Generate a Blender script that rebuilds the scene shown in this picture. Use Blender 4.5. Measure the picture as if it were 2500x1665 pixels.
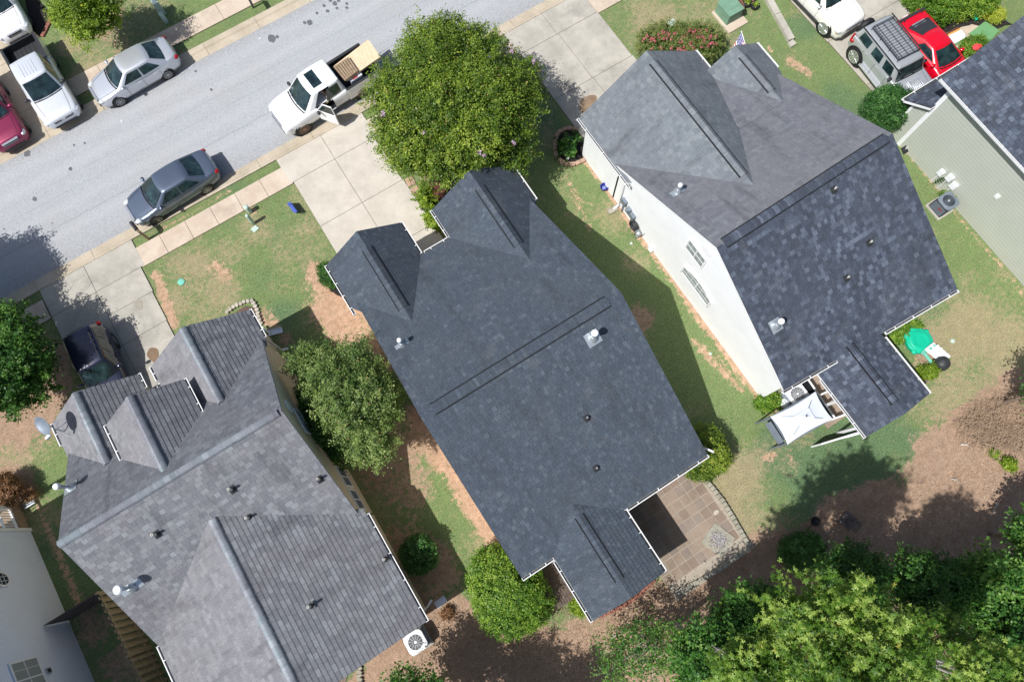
import bpy, math, random
import numpy as np
from mathutils import Vector, Matrix, Euler

for o in list(bpy.data.objects):
    bpy.data.objects.remove(o, do_unlink=True)
scene = bpy.context.scene
COL = scene.collection
R_ = math.radians
rnd = random.Random(7)

# ------------------------------------------------------------------ camera (drone, 31 m up, pitched 75 deg down)
CAM_H, FPX, ROT = 31.0, 1667.0, R_(32.2)
_n = np.array([1285 - 1250, -(1270 - 832.5), -FPX]); _n /= np.linalg.norm(_n)
_up = -_n
_xc = np.array([1., 0, 0]) - _up * _up[0]; _xc /= np.linalg.norm(_xc)
_yc = np.cross(_up, _xc)
_Rz = np.array([[math.cos(ROT), math.sin(ROT), 0], [-math.sin(ROT), math.cos(ROT), 0], [0, 0, 1]])
RM = _Rz @ np.stack([_xc, _yc, _up])          # camera axes -> street-aligned world (x along street, y toward street)
cd = bpy.data.cameras.new('camera')
cam = bpy.data.objects.new('camera', cd); COL.objects.link(cam)
cd.sensor_width = 36.0; cd.lens = FPX / 2500 * 36.0; cd.clip_start = 0.5; cd.clip_end = 3000
mw = Matrix([list(RM[i]) + [0] for i in range(3)] + [[0, 0, 0, 1]]); mw.translation = Vector((0, 0, CAM_H))
cam.matrix_world = mw
scene.camera = cam

def P(x, y, z=0.0):
    """survey point: where the sight line through photo position x,y meets height z"""
    d = RM @ np.array([x - 1250, -(y - 832.5), -FPX])
    s = (z - CAM_H) / d[2]
    return Vector((d[0] * s, d[1] * s, z))

# ------------------------------------------------------------------ light
SUN_EL, SUN_AZ = 57.0, 182.5                    # azimuth (math angle) the light comes FROM
sv = Vector((math.cos(R_(SUN_AZ)) * math.cos(R_(SUN_EL)), math.sin(R_(SUN_AZ)) * math.cos(R_(SUN_EL)), math.sin(R_(SUN_EL))))
w = bpy.data.worlds.new("World"); scene.world = w; w.use_nodes = True
wn = w.node_tree; bg = wn.nodes['Background']
sky = wn.nodes.new('ShaderNodeTexSky'); sky.sky_type = 'NISHITA'; sky.sun_disc = False
sky.sun_elevation = R_(SUN_EL); sky.sun_rotation = R_(90 - SUN_AZ); sky.air_density = 1.0; sky.dust_density = 2.0
wn.links.new(sky.outputs[0], bg.inputs[0]); bg.inputs[1].default_value = 0.085
ld = bpy.data.lights.new('sun', 'SUN'); ld.energy = 4.5; ld.angle = R_(0.55); ld.color = (1.0, 0.975, 0.94)
so = bpy.data.objects.new('sun', ld); COL.objects.link(so); so.rotation_euler = sv.to_track_quat('Z', 'Y').to_euler()
so.location = (-20, 0, 60)
scene.view_settings.view_transform = 'Standard'; scene.view_settings.look = 'None'
scene.view_settings.exposure = 0.25; scene.view_settings.gamma = 1.0
scene.cycles.max_bounces = 6; scene.cycles.diffuse_bounces = 3; scene.cycles.glossy_bounces = 3
scene.cycles.transmission_bounces = 4; scene.cycles.transparent_max_bounces = 6
scene.cycles.use_denoising = True

# ------------------------------------------------------------------ materials
def srgb(r, g, b):
    f = lambda c: (c / 255 / 12.92) if c / 255 <= 0.04045 else ((c / 255 + 0.055) / 1.055) ** 2.4
    return (f(r), f(g), f(b), 1)

class NT:
    def __init__(s, name):
        s.m = bpy.data.materials.new(name); s.m.use_nodes = True; s.t = s.m.node_tree
        s.b = s.t.nodes['Principled BSDF']
    def n(s, typ, **kw):
        nd = s.t.nodes.new(typ)
        for k, v in kw.items():
            if k in ('operation', 'blend_type', 'data_type', 'attribute_name', 'feature', 'wave_type', 'bands_direction', 'noise_dimensions', 'offset', 'offset_frequency', 'squash', 'interpolation_type', 'clamp', 'wave_profile', 'rings_direction'):
                setattr(nd, k, v)
            else:
                key = int(k[1:]) if k[0] == 'i' and k[1:].isdigit() else k.replace('_', ' ')
                s.set(nd.inputs[key], v)
        return nd
    def set(s, inp, v):
        if isinstance(v, bpy.types.NodeSocket): s.t.links.new(v, inp)
        elif isinstance(v, bpy.types.Node): s.t.links.new(v.outputs[0], inp)
        else: inp.default_value = v
    def mix(s, f, a, b, bt='MIX'):
        nd = s.t.nodes.new('ShaderNodeMix'); nd.data_type = 'RGBA'; nd.blend_type = bt; nd.clamp_factor = True
        s.set(nd.inputs[0], f); s.set(nd.inputs[6], a); s.set(nd.inputs[7], b)
        return nd.outputs[2]
    def math(s, op, a, b=0.0, c=0.0):
        nd = s.t.nodes.new('ShaderNodeMath'); nd.operation = op
        s.set(nd.inputs[0], a); s.set(nd.inputs[1], b); s.set(nd.inputs[2], c)
        return nd.outputs[0]
    def noise(s, scale, detail=3, rough=0.55, vec=None, dist=0.0):
        nd = s.n('ShaderNodeTexNoise', Scale=scale, Detail=detail, Roughness=rough, Distortion=dist)
        if vec is not None: s.set(nd.inputs['Vector'], vec)
        return nd.outputs[0]
    def obj(s):
        return s.n('ShaderNodeTexCoord').outputs['Object']
    def pos(s):
        return s.n('ShaderNodeNewGeometry').outputs['Position']
    def step(s, v, lo, hi):
        nd = s.t.nodes.new('ShaderNodeMapRange'); nd.interpolation_type = 'SMOOTHSTEP'
        s.set(nd.inputs[0], v); nd.inputs[1].default_value = lo; nd.inputs[2].default_value = hi
        return nd.outputs[0]
    def ramp(s, v, stops, interp='LINEAR'):
        nd = s.t.nodes.new('ShaderNodeValToRGB'); cr = nd.color_ramp; cr.interpolation = interp
        while len(cr.elements) < len(stops): cr.elements.new(0.5)
        for e, (p, c) in zip(cr.elements, stops): e.position = p; e.color = c
        s.set(nd.inputs[0], v); return nd.outputs[0]
    def bump(s, h, strength=0.3, dist=0.02):
        nd = s.n('ShaderNodeBump', Strength=strength, Distance=dist, Height=h)
        s.t.links.new(nd.outputs[0], s.b.inputs['Normal'])
    def out(s, col=None, rough=0.8, metal=0.0, spec=0.3, **kw):
        if col is not None: s.set(s.b.inputs['Base Color'], col)
        s.set(s.b.inputs['Roughness'], rough); s.set(s.b.inputs['Metallic'], metal)
        s.set(s.b.inputs['Specular IOR Level'], spec)
        for k, v in kw.items(): s.set(s.b.inputs[k.replace('_', ' ')], v)
        return s.m

def plain(name, col, rough=0.6, metal=0.0, spec=0.4, var=0.12, scale=6.0, **kw):
    t = NT(name); n = t.noise(scale, 4, 0.6, t.pos())
    d = tuple(c * (1 - var) for c in col[:3]) + (1,); l = tuple(min(1, c * (1 + var)) for c in col[:3]) + (1,)
    c = t.ramp(n, [(0.3, d), (0.7, l)])
    return t.out(c, rough, metal, spec, **kw)

def shingle(name, stops, row, wid, tint, mot=0.5, line=0.5):
    t = NT(name)
    uv = t.n('ShaderNodeUVMap').outputs[0]
    br = t.n('ShaderNodeTexBrick', Scale=1.0, Color1=(0, 0, 0, 1), Color2=(1, 1, 1, 1), Mortar=(0.5, 0.5, 0.5, 1))
    br.inputs['Mortar Size'].default_value = 0.004; br.inputs['Brick Width'].default_value = wid
    br.inputs['Row Height'].default_value = row; br.inputs['Bias'].default_value = 0.0
    br.offset = 0.37; br.offset_frequency = 2; br.squash = 0.72; br.squash_frequency = 3
    t.set(br.inputs['Vector'], uv)
    c = t.ramp(br.outputs['Color'], stops, 'LINEAR')
    g = t.noise(0.35, 4, 0.6, t.pos()); c = t.mix(t.math('MULTIPLY', t.step(g, .35, .7), mot), c, tint); g2 = t.noise(.9, 5, .7, t.pos(), .8); c = t.mix(t.math('MULTIPLY', t.step(g2, .52, .74), .22), c, (.2, .21, .215, 1)); c = t.mix(t.math('MULTIPLY', t.step(g2, .46, .3), .20), c, (.035, .04, .045, 1))
    sp = t.noise(26, 3, 0.8, t.pos()); c = t.mix(t.step(sp, .3, .75), t.mix(0.30, c, (0.01, 0.01, 0.012, 1)), t.mix(0.08, c, (.6, .6, .62, 1)))
    c = t.mix(t.math('MULTIPLY', br.outputs['Fac'], line), c, (0.015, 0.016, 0.02, 1))
    st = t.noise(1.3, 4, .7, t.n('ShaderNodeMapping', Vector=uv, Scale=(1.0, .18, 1)).outputs[0])
    c = t.mix(t.math('MULTIPLY', t.step(st, .48, .72), .38), c, (.03, .032, .036, 1))
    t.bump(sp, 0.35, 0.01)
    return t.out(c, 0.95, 0, 0.18)

def siding(name, col, lap=0.11, dirt=(.3, .27, .2, 1), damt=0.15):
    t = NT(name); p = t.pos(); z = t.n('ShaderNodeSeparateXYZ', Vector=p).outputs[2]
    fr = t.math('FRACT', t.math('DIVIDE', z, lap))
    ln = t.step(fr, 0.0, 0.16)
    c = t.mix(ln, tuple(x * 0.55 for x in col[:3]) + (1,), t.ramp(t.noise(1.2, 4, .6, p), [(.35, col), (.75, tuple(x * .93 for x in col[:3]) + (1,))]))
    low = t.math('MULTIPLY', t.step(t.math('ADD', z, t.math('MULTIPLY', t.noise(2.5, 4, .7, p), .5)), .95, .25), damt * 2)
    c = t.mix(low, c, dirt)
    t.bump(fr, 0.5, 0.012)
    return t.out(c, 0.55, 0, .35)

def foliage(name, dark, mid, light, accent=None, trans=0.25):
    t = NT(name)
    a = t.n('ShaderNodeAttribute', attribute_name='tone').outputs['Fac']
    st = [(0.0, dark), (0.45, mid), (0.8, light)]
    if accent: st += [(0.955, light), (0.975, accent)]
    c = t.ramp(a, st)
    t.out(c, 0.5, 0, 0.35)
    tr = t.n('ShaderNodeBsdfTranslucent', Color=t.mix(0.35, c, (0.3, 0.5, 0.02, 1)))
    ms = t.n('ShaderNodeMixShader', i0=trans)
    t.t.links.new(t.b.outputs[0], ms.inputs[1]); t.t.links.new(tr.outputs[0], ms.inputs[2])
    t.t.links.new(ms.outputs[0], t.t.nodes['Material Output'].inputs[0])
    return t.m

def car_paint(name, col, metal=0.0, rough=0.32, coat=0.7):
    t = NT(name); n = t.noise(3, 4, .6, t.obj())
    c = t.mix(t.math('MULTIPLY', t.step(n, .4, .8), .12), col, tuple(x * .7 for x in col[:3]) + (1,))
    return t.out(c, rough, metal, 0.5, Coat_Weight=coat, Coat_Roughness=0.08)

M = {}
M['white'] = plain('white_trim', srgb(228, 230, 232), .45, var=.04)
M['white_metal'] = plain('white_metal', srgb(225, 228, 232), .4, var=.05)
M['galv'] = plain('galvanised', srgb(186, 194, 200), .35, .6, var=.08)
M['black'] = plain('black_rubber', (.012, .012, .014, 1), .6)
M['dark'] = plain('dark_plastic', (.03, .032, .036, 1), .5)
M['trough'] = plain('gutter_trough', (.05, .05, .048, 1), .8, var=.5, scale=12)
M['chrome'] = plain('chrome', (.72, .73, .75, 1), .25, .75, var=.03)
M['alloy'] = plain('alloy', (.35, .36, .38, 1), .3, .9)
t = NT('tinted_glass'); cN = t.noise(2.2, 3, .6, t.obj())
M['glass'] = t.out(t.ramp(cN, [(.35, (.006, .013, .016, 1)), (.62, (.02, .045, .05, 1)), (.75, (.05, .085, .085, 1))]), .06, 0, .6, Coat_Weight=.3)
M['pane'] = NT('window_glass').out((.03, .04, .05, 1), .05, 0, .8)
t = NT('grey_blinds'); z = t.n('ShaderNodeSeparateXYZ', Vector=t.pos()).outputs[2]
M['blinds'] = t.out(t.mix(t.step(t.math('FRACT', t.math('DIVIDE', z, .06)), .2, .5), (.16, .19, .19, 1), (.34, .38, .37, 1)), .3, 0, .5)  # grey slat stripes repeated up the window height
M['wood'] = plain('weathered_wood', srgb(150, 130, 108), .85, var=.25, scale=9)
M['fence_wood'] = plain('fence_wood', srgb(140, 130, 110), .85, var=.25, scale=9)
M['dark_wood'] = plain('dark_wood', (.045, .035, .03, 1), .8, var=.4, scale=7)
M['bark'] = plain('bark', srgb(128, 112, 98), .95, var=.35, scale=12)
M['pale_bark'] = plain('pale_bark', srgb(185, 178, 168), .9, var=.2, scale=12)
M['stone'] = plain('field_stone', srgb(176, 168, 155), .9, var=.25, scale=4)
M['block'] = plain('retaining_block', srgb(150, 146, 132), .9, var=.22, scale=3)
M['brick'] = plain('red_brick', srgb(138, 92, 78), .9, var=.25, scale=8)
M['tan_brick'] = plain('tan_block', srgb(170, 142, 122), .9, var=.2, scale=6)
M['red_lens'] = plain('red_lens', (.35, .01, .012, 1), .15, var=.05)
M['lamp_lens'] = plain('lamp_lens', (.6, .62, .65, 1), .1, .2, var=.1, scale=18)
M['amber'] = plain('amber_lens', (.75, .3, .03, 1), .2)
M['utility'] = plain('utility_green', srgb(176, 196, 184), .6, var=.06)
M['box_green'] = plain('transformer_green', srgb(112, 146, 124), .6, var=.12, scale=3)
M['cyan'] = plain('cyan_plastic', srgb(110, 185, 165), .6)
M['fabric_white'] = plain('white_canvas', srgb(214, 220, 230), .75, var=.04, scale=2)
M['grey_metal'] = plain('grey_metal', srgb(120, 130, 142), .5, .3)
M['pvc'] = plain('pipe_pvc', srgb(200, 198, 190), .5)
M['dark_wood'] = plain('dark_wood', (.12, .1, .095, 1), .8, var=.4, scale=7)
# ------------------------------------------------------------------ object helpers
def wm(o):
    m = Matrix.LocRotScale(o.location, o.rotation_euler, o.scale)
    return wm(o.parent) @ m if o.parent else m

def tag(o, label=None, cat=None, group=None, kind=None):
    if label: o['label'] = label
    if cat: o['category'] = cat
    if group: o['group'] = group
    if kind: o['kind'] = kind
    return o

def thing(name, label, cat, loc=(0, 0, 0), rz=0.0, group=None):
    o = bpy.data.objects.new(name, None); COL.objects.link(o)
    o.empty_display_size = .3; o.location = loc; o.rotation_euler = (0, 0, rz)
    return tag(o, label, cat, group)

def fast_mesh(name, V, F4, mats, tone=None):
    me = bpy.data.meshes.new(name); nv, nf = len(V), len(F4); k = F4.shape[1]
    me.vertices.add(nv); me.vertices.foreach_set('co', np.ascontiguousarray(V, dtype=np.float32).ravel())
    me.loops.add(nf * k); me.loops.foreach_set('vertex_index', np.ascontiguousarray(F4, dtype=np.int32).ravel())
    me.polygons.add(nf); me.polygons.foreach_set('loop_start', np.arange(0, nf * k, k, dtype=np.int32))
    me.polygons.foreach_set('loop_total', np.full(nf, k, dtype=np.int32))
    me.update(calc_edges=True)
    if tone is not None:
        a = me.attributes.new('tone', 'FLOAT', 'POINT'); a.data.foreach_set('value', np.ascontiguousarray(tone, dtype=np.float32))
    for m in mats: me.materials.append(m)
    return me

class MB:
    def __init__(s, world=True): s.v = []; s.f = []; s.mi = []; s.uv = {}; s.world = world; s.T = None
    def pt(s, p):
        p = Vector(p)
        if s.T is not None: p = s.T @ p
        s.v.append(p); return len(s.v) - 1
    def poly(s, pts, mi=0, uv=None):
        ids = [s.pt(p) for p in pts]; s.f.append(ids); s.mi.append(mi)
        if uv: s.uv[len(s.f) - 1] = uv
        return s
    def prism(s, poly, z0, z1, mi=0):
        n = len(poly); a = [s.pt((p[0], p[1], z0)) for p in poly]; b = [s.pt((p[0], p[1], z1)) for p in poly]
        s.f.append(a[::-1]); s.f.append(b); s.mi += [mi, mi]
        for i in range(n):
            j = (i + 1) % n; s.f.append([a[i], a[j], b[j], b[i]]); s.mi.append(mi)
        return s
    def box(s, c, size, rz=0.0, mi=0, taper=1.0):
        x, y, z = size[0] / 2, size[1] / 2, size[2] / 2; co, si = math.cos(rz), math.sin(rz); ids = []
        for dz in (-1, 1):
            k = taper if dz > 0 else 1
            for dx, dy in ((-1, -1), (1, -1), (1, 1), (-1, 1)):
                a, b = dx * x * k, dy * y * k
                ids.append(s.pt((c[0] + a * co - b * si, c[1] + a * si + b * co, c[2] + dz * z)))
        for q in ((3, 2, 1, 0), (4, 5, 6, 7), (0, 1, 5, 4), (1, 2, 6, 5), (2, 3, 7, 6), (3, 0, 4, 7)):
            s.f.append([ids[i] for i in q]); s.mi.append(mi)
        return s
    def bar(s, a, b, wd, ht, mi=0, upv=(0, 0, 1)):
        a, b = Vector(a), Vector(b); d = (b - a).normalized(); u = Vector(upv)
        sd = d.cross(u)
        if sd.length < 1e-4: sd = d.cross(Vector((1, 0, 0)))
        sd.normalize(); u = sd.cross(d).normalized(); ids = []
        for p in (a, b):
            for i, j in ((-1, -1), (1, -1), (1, 1), (-1, 1)): ids.append(s.pt(p + sd * (i * wd / 2) + u * (j * ht / 2)))
        for q in ((3, 2, 1, 0), (4, 5, 6, 7), (0, 1, 5, 4), (1, 2, 6, 5), (2, 3, 7, 6), (3, 0, 4, 7)):
            s.f.append([ids[i] for i in q]); s.mi.append(mi)
        return s
    def tube(s, pts, rad, n=8, mi=0, cap=True):
        pts = [Vector(p) for p in pts]; rs = rad if isinstance(rad, (list, tuple)) else [rad] * len(pts); rings = []
        for i, p in enumerate(pts):
            d = (pts[min(i + 1, len(pts) - 1)] - pts[max(i - 1, 0)]).normalized()
            u = d.cross(Vector((0, 0, 1)) if abs(d.z) < .95 else Vector((1, 0, 0))).normalized(); v = d.cross(u)
            rings.append([s.pt(p + (u * math.cos(2 * math.pi * k / n) + v * math.sin(2 * math.pi * k / n)) * rs[i]) for k in range(n)])
        for a, b in zip(rings, rings[1:]):
            for k in range(n):
                s.f.append([a[k], a[(k + 1) % n], b[(k + 1) % n], b[k]]); s.mi.append(mi)
        if cap: s.f.append(rings[0][::-1]); s.f.append(rings[-1]); s.mi += [mi, mi]
        return s
    def lathe(s, c, prof, n=20, mi=0, axis='z', sx=1.0):
        rings = []
        for r, h in prof:
            ring = []
            for k in range(n):
                a = 2 * math.pi * k / n; x, y = r * math.cos(a) * sx, r * math.sin(a)
                p = (x, y, h) if axis == 'z' else ((x, h, y) if axis == 'y' else (h, x, y))
                ring.append(s.pt((c[0] + p[0], c[1] + p[1], c[2] + p[2])))
            rings.append(ring)
        for a, b in zip(rings, rings[1:]):
            for k in range(n):
                s.f.append([a[k], a[(k + 1) % n], b[(k + 1) % n], b[k]]); s.mi.append(mi)
        s.f.append(rings[0][::-1]); s.f.append(rings[-1]); s.mi += [mi, mi]
        return s
    def ell(s, c, r, n=12, mi=0, rough=0.0):
        prof = []; m = n // 2
        rings = []
        for i in range(1, m):
            th = math.pi * i / m; ring = []
            for k in range(n):
                a = 2 * math.pi * k / n; q = 1 + (rnd.uniform(-rough, rough) if rough else 0)
                ring.append(s.pt((c[0] + r[0] * math.sin(th) * math.cos(a) * q, c[1] + r[1] * math.sin(th) * math.sin(a) * q, c[2] - r[2] * math.cos(th) * q)))
            rings.append(ring)
        lo = s.pt((c[0], c[1], c[2] - r[2])); hi = s.pt((c[0], c[1], c[2] + r[2]))
        for k in range(n):
            s.f.append([lo, rings[0][(k + 1) % n], rings[0][k]]); s.f.append([hi, rings[-1][k], rings[-1][(k + 1) % n]]); s.mi += [mi, mi]
        for a, b in zip(rings, rings[1:]):
            for k in range(n):
                s.f.append([a[k], a[(k + 1) % n], b[(k + 1) % n], b[k]]); s.mi.append(mi)
        return s
    def grid(s, fn, nu, nv, mi=0):
        ids = [[s.pt(fn(i / nu, j / nv)) for j in range(nv + 1)] for i in range(nu + 1)]
        for i in range(nu):
            for j in range(nv):
                s.f.append([ids[i][j], ids[i + 1][j], ids[i + 1][j + 1], ids[i][j + 1]]); s.mi.append(mi)
        return s
    def build(s, name, mats, parent=None, smooth=False, local=False, bevel=0.0, label=None):
        if not isinstance(mats, (list, tuple)): mats = [mats]
        V = s.v
        if parent is not None and not local:
            inv = wm(parent).inverted(); V = [inv @ p for p in V]
        me = bpy.data.meshes.new(name); me.from_pydata([tuple(p) for p in V], [], s.f)
        for m in mats: me.materials.append(m)
        if len(mats) > 1: me.polygons.foreach_set('material_index', s.mi)
        if s.uv:
            ul = me.uv_layers.new(name='UVMap')
            for fi, uvs in s.uv.items():
                for li, q in zip(me.polygons[fi].loop_indices, uvs): ul.data[li].uv = q
        if smooth: me.polygons.foreach_set('use_smooth', [True] * len(me.polygons))
        o = bpy.data.objects.new(name, me); COL.objects.link(o)
        if parent is not None: o.parent = parent
        if bevel:
            b = o.modifiers.new('bevel', 'BEVEL'); b.width = bevel; b.segments = 2; b.limit_method = 'ANGLE'
        if label: o['label'] = label
        return o

def copy_tree(o, parent=None):
    c = o.copy(); COL.objects.link(c); c.parent = parent
    for ch in [x for x in bpy.data.objects if x.parent == o]: copy_tree(ch, c)
    return c

# ------------------------------------------------------------------ ground
def ground():
    rng = np.random.default_rng(3)
    ax = np.concatenate([[-900, -300, -120, -60, -40], np.arange(-27, 40.01, 0.2), [55, 80, 150, 400, 900]])
    ay = np.concatenate([[-900, -300, -120, -50, -25], np.arange(-13, 42.01, 0.2), [50, 70, 120, 300, 900]])
    X, Y = np.meshgrid(ax, ay, indexing='ij'); nx, ny = X.shape
    def nz(sc, seed):   # value noise
        r = np.random.default_rng(seed).random((256, 256)); gx, gy = X * sc + 1000, Y * sc + 1000
        ix, iy = np.floor(gx).astype(int), np.floor(gy).astype(int); fx, fy = gx - ix, gy - iy
        fx = fx * fx * (3 - 2 * fx); fy = fy * fy * (3 - 2 * fy)
        g = lambda a, b: r[a % 256, b % 256]
        return (g(ix, iy) * (1 - fx) + g(ix + 1, iy) * fx) * (1 - fy) + (g(ix, iy + 1) * (1 - fx) + g(ix + 1, iy + 1) * fx) * fy
    n1 = nz(.35, 1) * .5 + nz(.9, 2) * .3 + nz(2.2, 5) * .2; n2 = nz(.6, 3) * .6 + nz(1.7, 4) * .4
    A = {k: np.zeros_like(X) for k in ('clay', 'dry', 'soil', 'lush')}
    def blob(k, x, y, r, s=1.0, e=1.0):
        p = P(x, y); rr = r / 46.0
        d = np.sqrt((X - p.x) ** 2 + ((Y - p.y) * e) ** 2) / rr
        A[k] = np.maximum(A[k], s * np.clip(1.35 - d + (n2 - .5) * .9, 0, 1))
    def line(k, a, b, r, s=1.0):
        p, q = P(*a), P(*b); d = np.array([q.x - p.x, q.y - p.y]); L2 = (d ** 2).sum()
        t = np.clip(((X - p.x) * d[0] + (Y - p.y) * d[1]) / L2, 0, 1)
        dd = np.hypot(X - p.x - t * d[0], Y - p.y - t * d[1]) / (r / 46.0)
        A[k] = np.maximum(A[k], s * np.clip(1.35 - dd + (n2 - .5) * .9, 0, 1))
    A['dry'] += np.clip((n1 - .5) * 1.7 + .10, 0, .5); A['lush'] += np.clip((n2 - .45) * 1.2, 0, .5)
    # red clay strips and patches
    for a, b, r, s in [((765, 655), (800, 700), 26, .9), ((800, 690), (870, 790), 50, 1), ((780, 760), (850, 830), 42, .95), ((1010, 1010), (1085, 1120), 34, 1), ((1085, 1120), (1200, 1290), 30, .95),
                       ((1000, 1060), (1020, 1100), 20, .8), ((378, 670), (395, 700), 16, .8), ((392, 710), (425, 790), 15, .95), ((1425, 385), (1600, 620), 13, .85), ((1600, 620), (1850, 965), 17, .85),
                       ((530, 650), (555, 670), 22, .75), ((960, 1040), (1000, 1020), 40, .6), ((1060, 1450), (1100, 1400), 26, .8), ((1065, 1500), (1190, 1560), 60, .8), ((640, 770), (680, 800), 20, .7),
                       ((880, 780), (950, 900), 22, .9), ((1500, 750), (1620, 1010), 14, .8), ((1580, 960), (1600, 1010), 22, .8), ((75, 1190), (230, 1560), 9, .7), ((2030, 115), (2120, 60), 1, .1), ((1930, 150), (1975, 180), 15, .75),
                       ((2195, 350), (2500, 720), 7, .6), ((1375, 440), (1440, 500), 9, .4), ((350, 110), (620, 0), 7, .55), ((560, 465), (400, 560), 8, .5), ((600, 500), (620, 515), 12, .6), ((1385, 440), (1440, 560), 9, .6),
                       ((2270, 400), (2290, 430), 14, .6), ((1876, 120), (1880, 124), 8, .9), ((2110, 870), (2200, 900), 4, .1), ((1868, 1115), (1888, 1112), 10, .8), ((2085, 1005), (2100, 1000), 10, .8), ((1925, 1110), (1935, 1135), 10, .5), ((2240, 880), (2260, 900), 26, .5),
                       ((30, 330), (75, 360), 1, .1), ((170, 130), (190, 160), 12, .3), ((900, 420), (905, 470), 16, .4), ((1690, 830), (1810, 950), 12, .75), ((1010, 1270), (1050, 1350), 22, .45), ((1150, 1235), (1190, 1290), 20, .7)]:
        line('clay', a, b, r, s)
    for x, y, r, s in [(470, 640, 80, .75), (540, 700, 70, .7), (430, 740, 60, .7), (620, 560, 50, .6), (760, 560, 50, .6), (2400, 830, 170, .8), (2330, 960, 120, .7), (1800, 1170, 90, .85), (1770, 1270, 90, .9), (1900, 1290, 60, .6), (1600, 60, 110, .7), (1700, 40, 90, .55), (1490, 520, 60, .6), (1560, 640, 40, .6),
                       (230, 180, 70, .95), (170, 110, 50, .8), (560, 620, 60, .6), (430, 600, 90, .45), (470, 690, 60, .6), (500, 760, 70, .55), (740, 480, 60, .5), (700, 600, 60, .45), (40, 1120, 70, .7), (110, 1100, 40, .5),
                       (1900, 1010, 40, .7), (1960, 1060, 40, .5), (2480, 620, 90, .6), (1400, 520, 40, .4), (1380, 430, 40, .5), (900, 1180, 120, .5), (2000, 950, 20, .3), (1560, 860, 60, .4), (2330, 740, 60, .5), (1180, 1330, 50, .6), (1070, 1600, 90, .6), (1240, 60, 0.1, 0.1)]:
        blob('dry', x, y, r, s)
    for x, y, r, s in [(1960, 1130, 130, 1), (2080, 1150, 150, 1), (2140, 1020, 90, .8), (2000, 1200, 110, 1), (2200, 1080, 70, .8), (2050, 250, 100, .7), (1960, 60, 60, .7), (1330, 290, 60, .9), (1460, 200, 50, .8), (350, 60, 90, .6),
                       (330, 1300, 200, .9), (460, 1560, 90, 1), (700, 780, 60, .8), (2280, 760, 40, .6), (570, 450, 60, .6), (150, 1300, 80, .8), (960, 1580, 60, .8), (1620, 640, 60, .5), (660, 440, 60, .4), (2250, 520, 60, .5), (640, 680, 60, .5), (180, 170, 40, .5), (430, 100, 40, .6), (2050, 930, 50, .5)]:
        blob('lush', x, y, r, s)
    # woodland soil / leaf litter at the back, beds and bare shade under trees
    poly = [P(*q) for q in [(1010, 1470), (1120, 1440), (1330, 1530), (1560, 1440), (1800, 1330), (1870, 1290), (2010, 1245), (2190, 1160), (2270, 1040), (2380, 960), (2480, 900), (3300, 700), (3600, 2600), (300, 2600), (700, 1900)]]
    px = np.array([p.x for p in poly]); py = np.array([p.y for p in poly]); ins = np.zeros(X.shape, bool); dmin = np.full(X.shape, 1e9)
    for i in range(len(px)):
        j = (i + 1) % len(px); x0, y0, x1, y1 = px[i], py[i], px[j], py[j]
        c = ((y0 > Y) != (y1 > Y)) & (X < (x1 - x0) * (Y - y0) / (y1 - y0 + 1e-12) + x0); ins ^= c
        L2 = (x1 - x0) ** 2 + (y1 - y0) ** 2; t = np.clip(((X - x0) * (x1 - x0) + (Y - y0) * (y1 - y0)) / L2, 0, 1)
        dmin = np.minimum(dmin, np.hypot(X - x0 - t * (x1 - x0), Y - y0 - t * (y1 - y0)))
    sd = np.where(ins, dmin, -dmin)
    A['soil'] = np.maximum(A['soil'], np.clip(.5 + sd * .8 + (n2 - .5) * 1.2, 0, 1))
    for x, y, r, s in [(960, 1100, 90, .8), (930, 1030, 60, .8), (1000, 1180, 70, .6), (1050, 1380, 70, .9), (980, 1340, 60, .7), (60, 1000, 120, .85), (100, 900, 90, .85), (0, 1200, 80, .9), (260, 60, 70, .6), (290, 110, 50, .5), (1080, 400, 70, .9), (230, 1530, 60, .6), (300, 1620, 60, .6),
                       (700, 820, 30, .8), (700, 880, 30, .8), (1560, 780, 40, .7), (1620, 980, 30, .7), (1900, 1000, 10, .4), (2290, 870, 30, .5), (1070, 500, 40, .9), (660, 810, 20, .5), (1010, 1460, 50, .9), (130, 730, 30, .7), (2360, 90, 20, .6)]:
        blob('soil', x, y, r, s)
    V = np.stack([X, Y, np.zeros_like(X)], -1).reshape(-1, 3)
    idx = np.arange(nx * ny).reshape(nx, ny)
    F = np.stack([idx[:-1, :-1], idx[1:, :-1], idx[1:, 1:], idx[:-1, 1:]], -1).reshape(-1, 4)
    t = NT('lawn_and_soil'); p = t.pos()
    me = fast_mesh('ground', V, F, [t.m])
    for k, a in A.items():
        at = me.attributes.new(k, 'FLOAT', 'POINT'); at.data.foreach_set('value', a.reshape(-1).astype(np.float32))
    o = bpy.data.objects.new('ground', me); COL.objects.link(o); tag(o, kind='structure')
    at = lambda k: t.n('ShaderNodeAttribute', attribute_name=k).outputs['Fac']
    fine = t.noise(22, 5, .75, p); mid = t.noise(4.5, 5, .7, p); big = t.noise(.8, 4, .6, p); vf = t.noise(55, 2, .6, p); tx = t.noise(15, 3, .7, p); tuft = t.noise(2.6, 5, .8, p)
    g = t.ramp(fine, [(.32, srgb(58, 92, 30)), (.5, srgb(92, 130, 46)), (.68, srgb(140, 168, 76))])
    g = t.mix(t.step(mid, .38, .68), g, t.mix(.5, g, srgb(128, 132, 62)))
    lu = t.ramp(fine, [(.32, srgb(38, 78, 32)), (.5, srgb(62, 112, 50)), (.7, srgb(96, 146, 74))])
    g = t.mix(t.step(t.math('ADD', at('lush'), t.math('MULTIPLY', t.math('SUBTRACT', mid, .5), .9)), .25, .85), g, lu)
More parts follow.
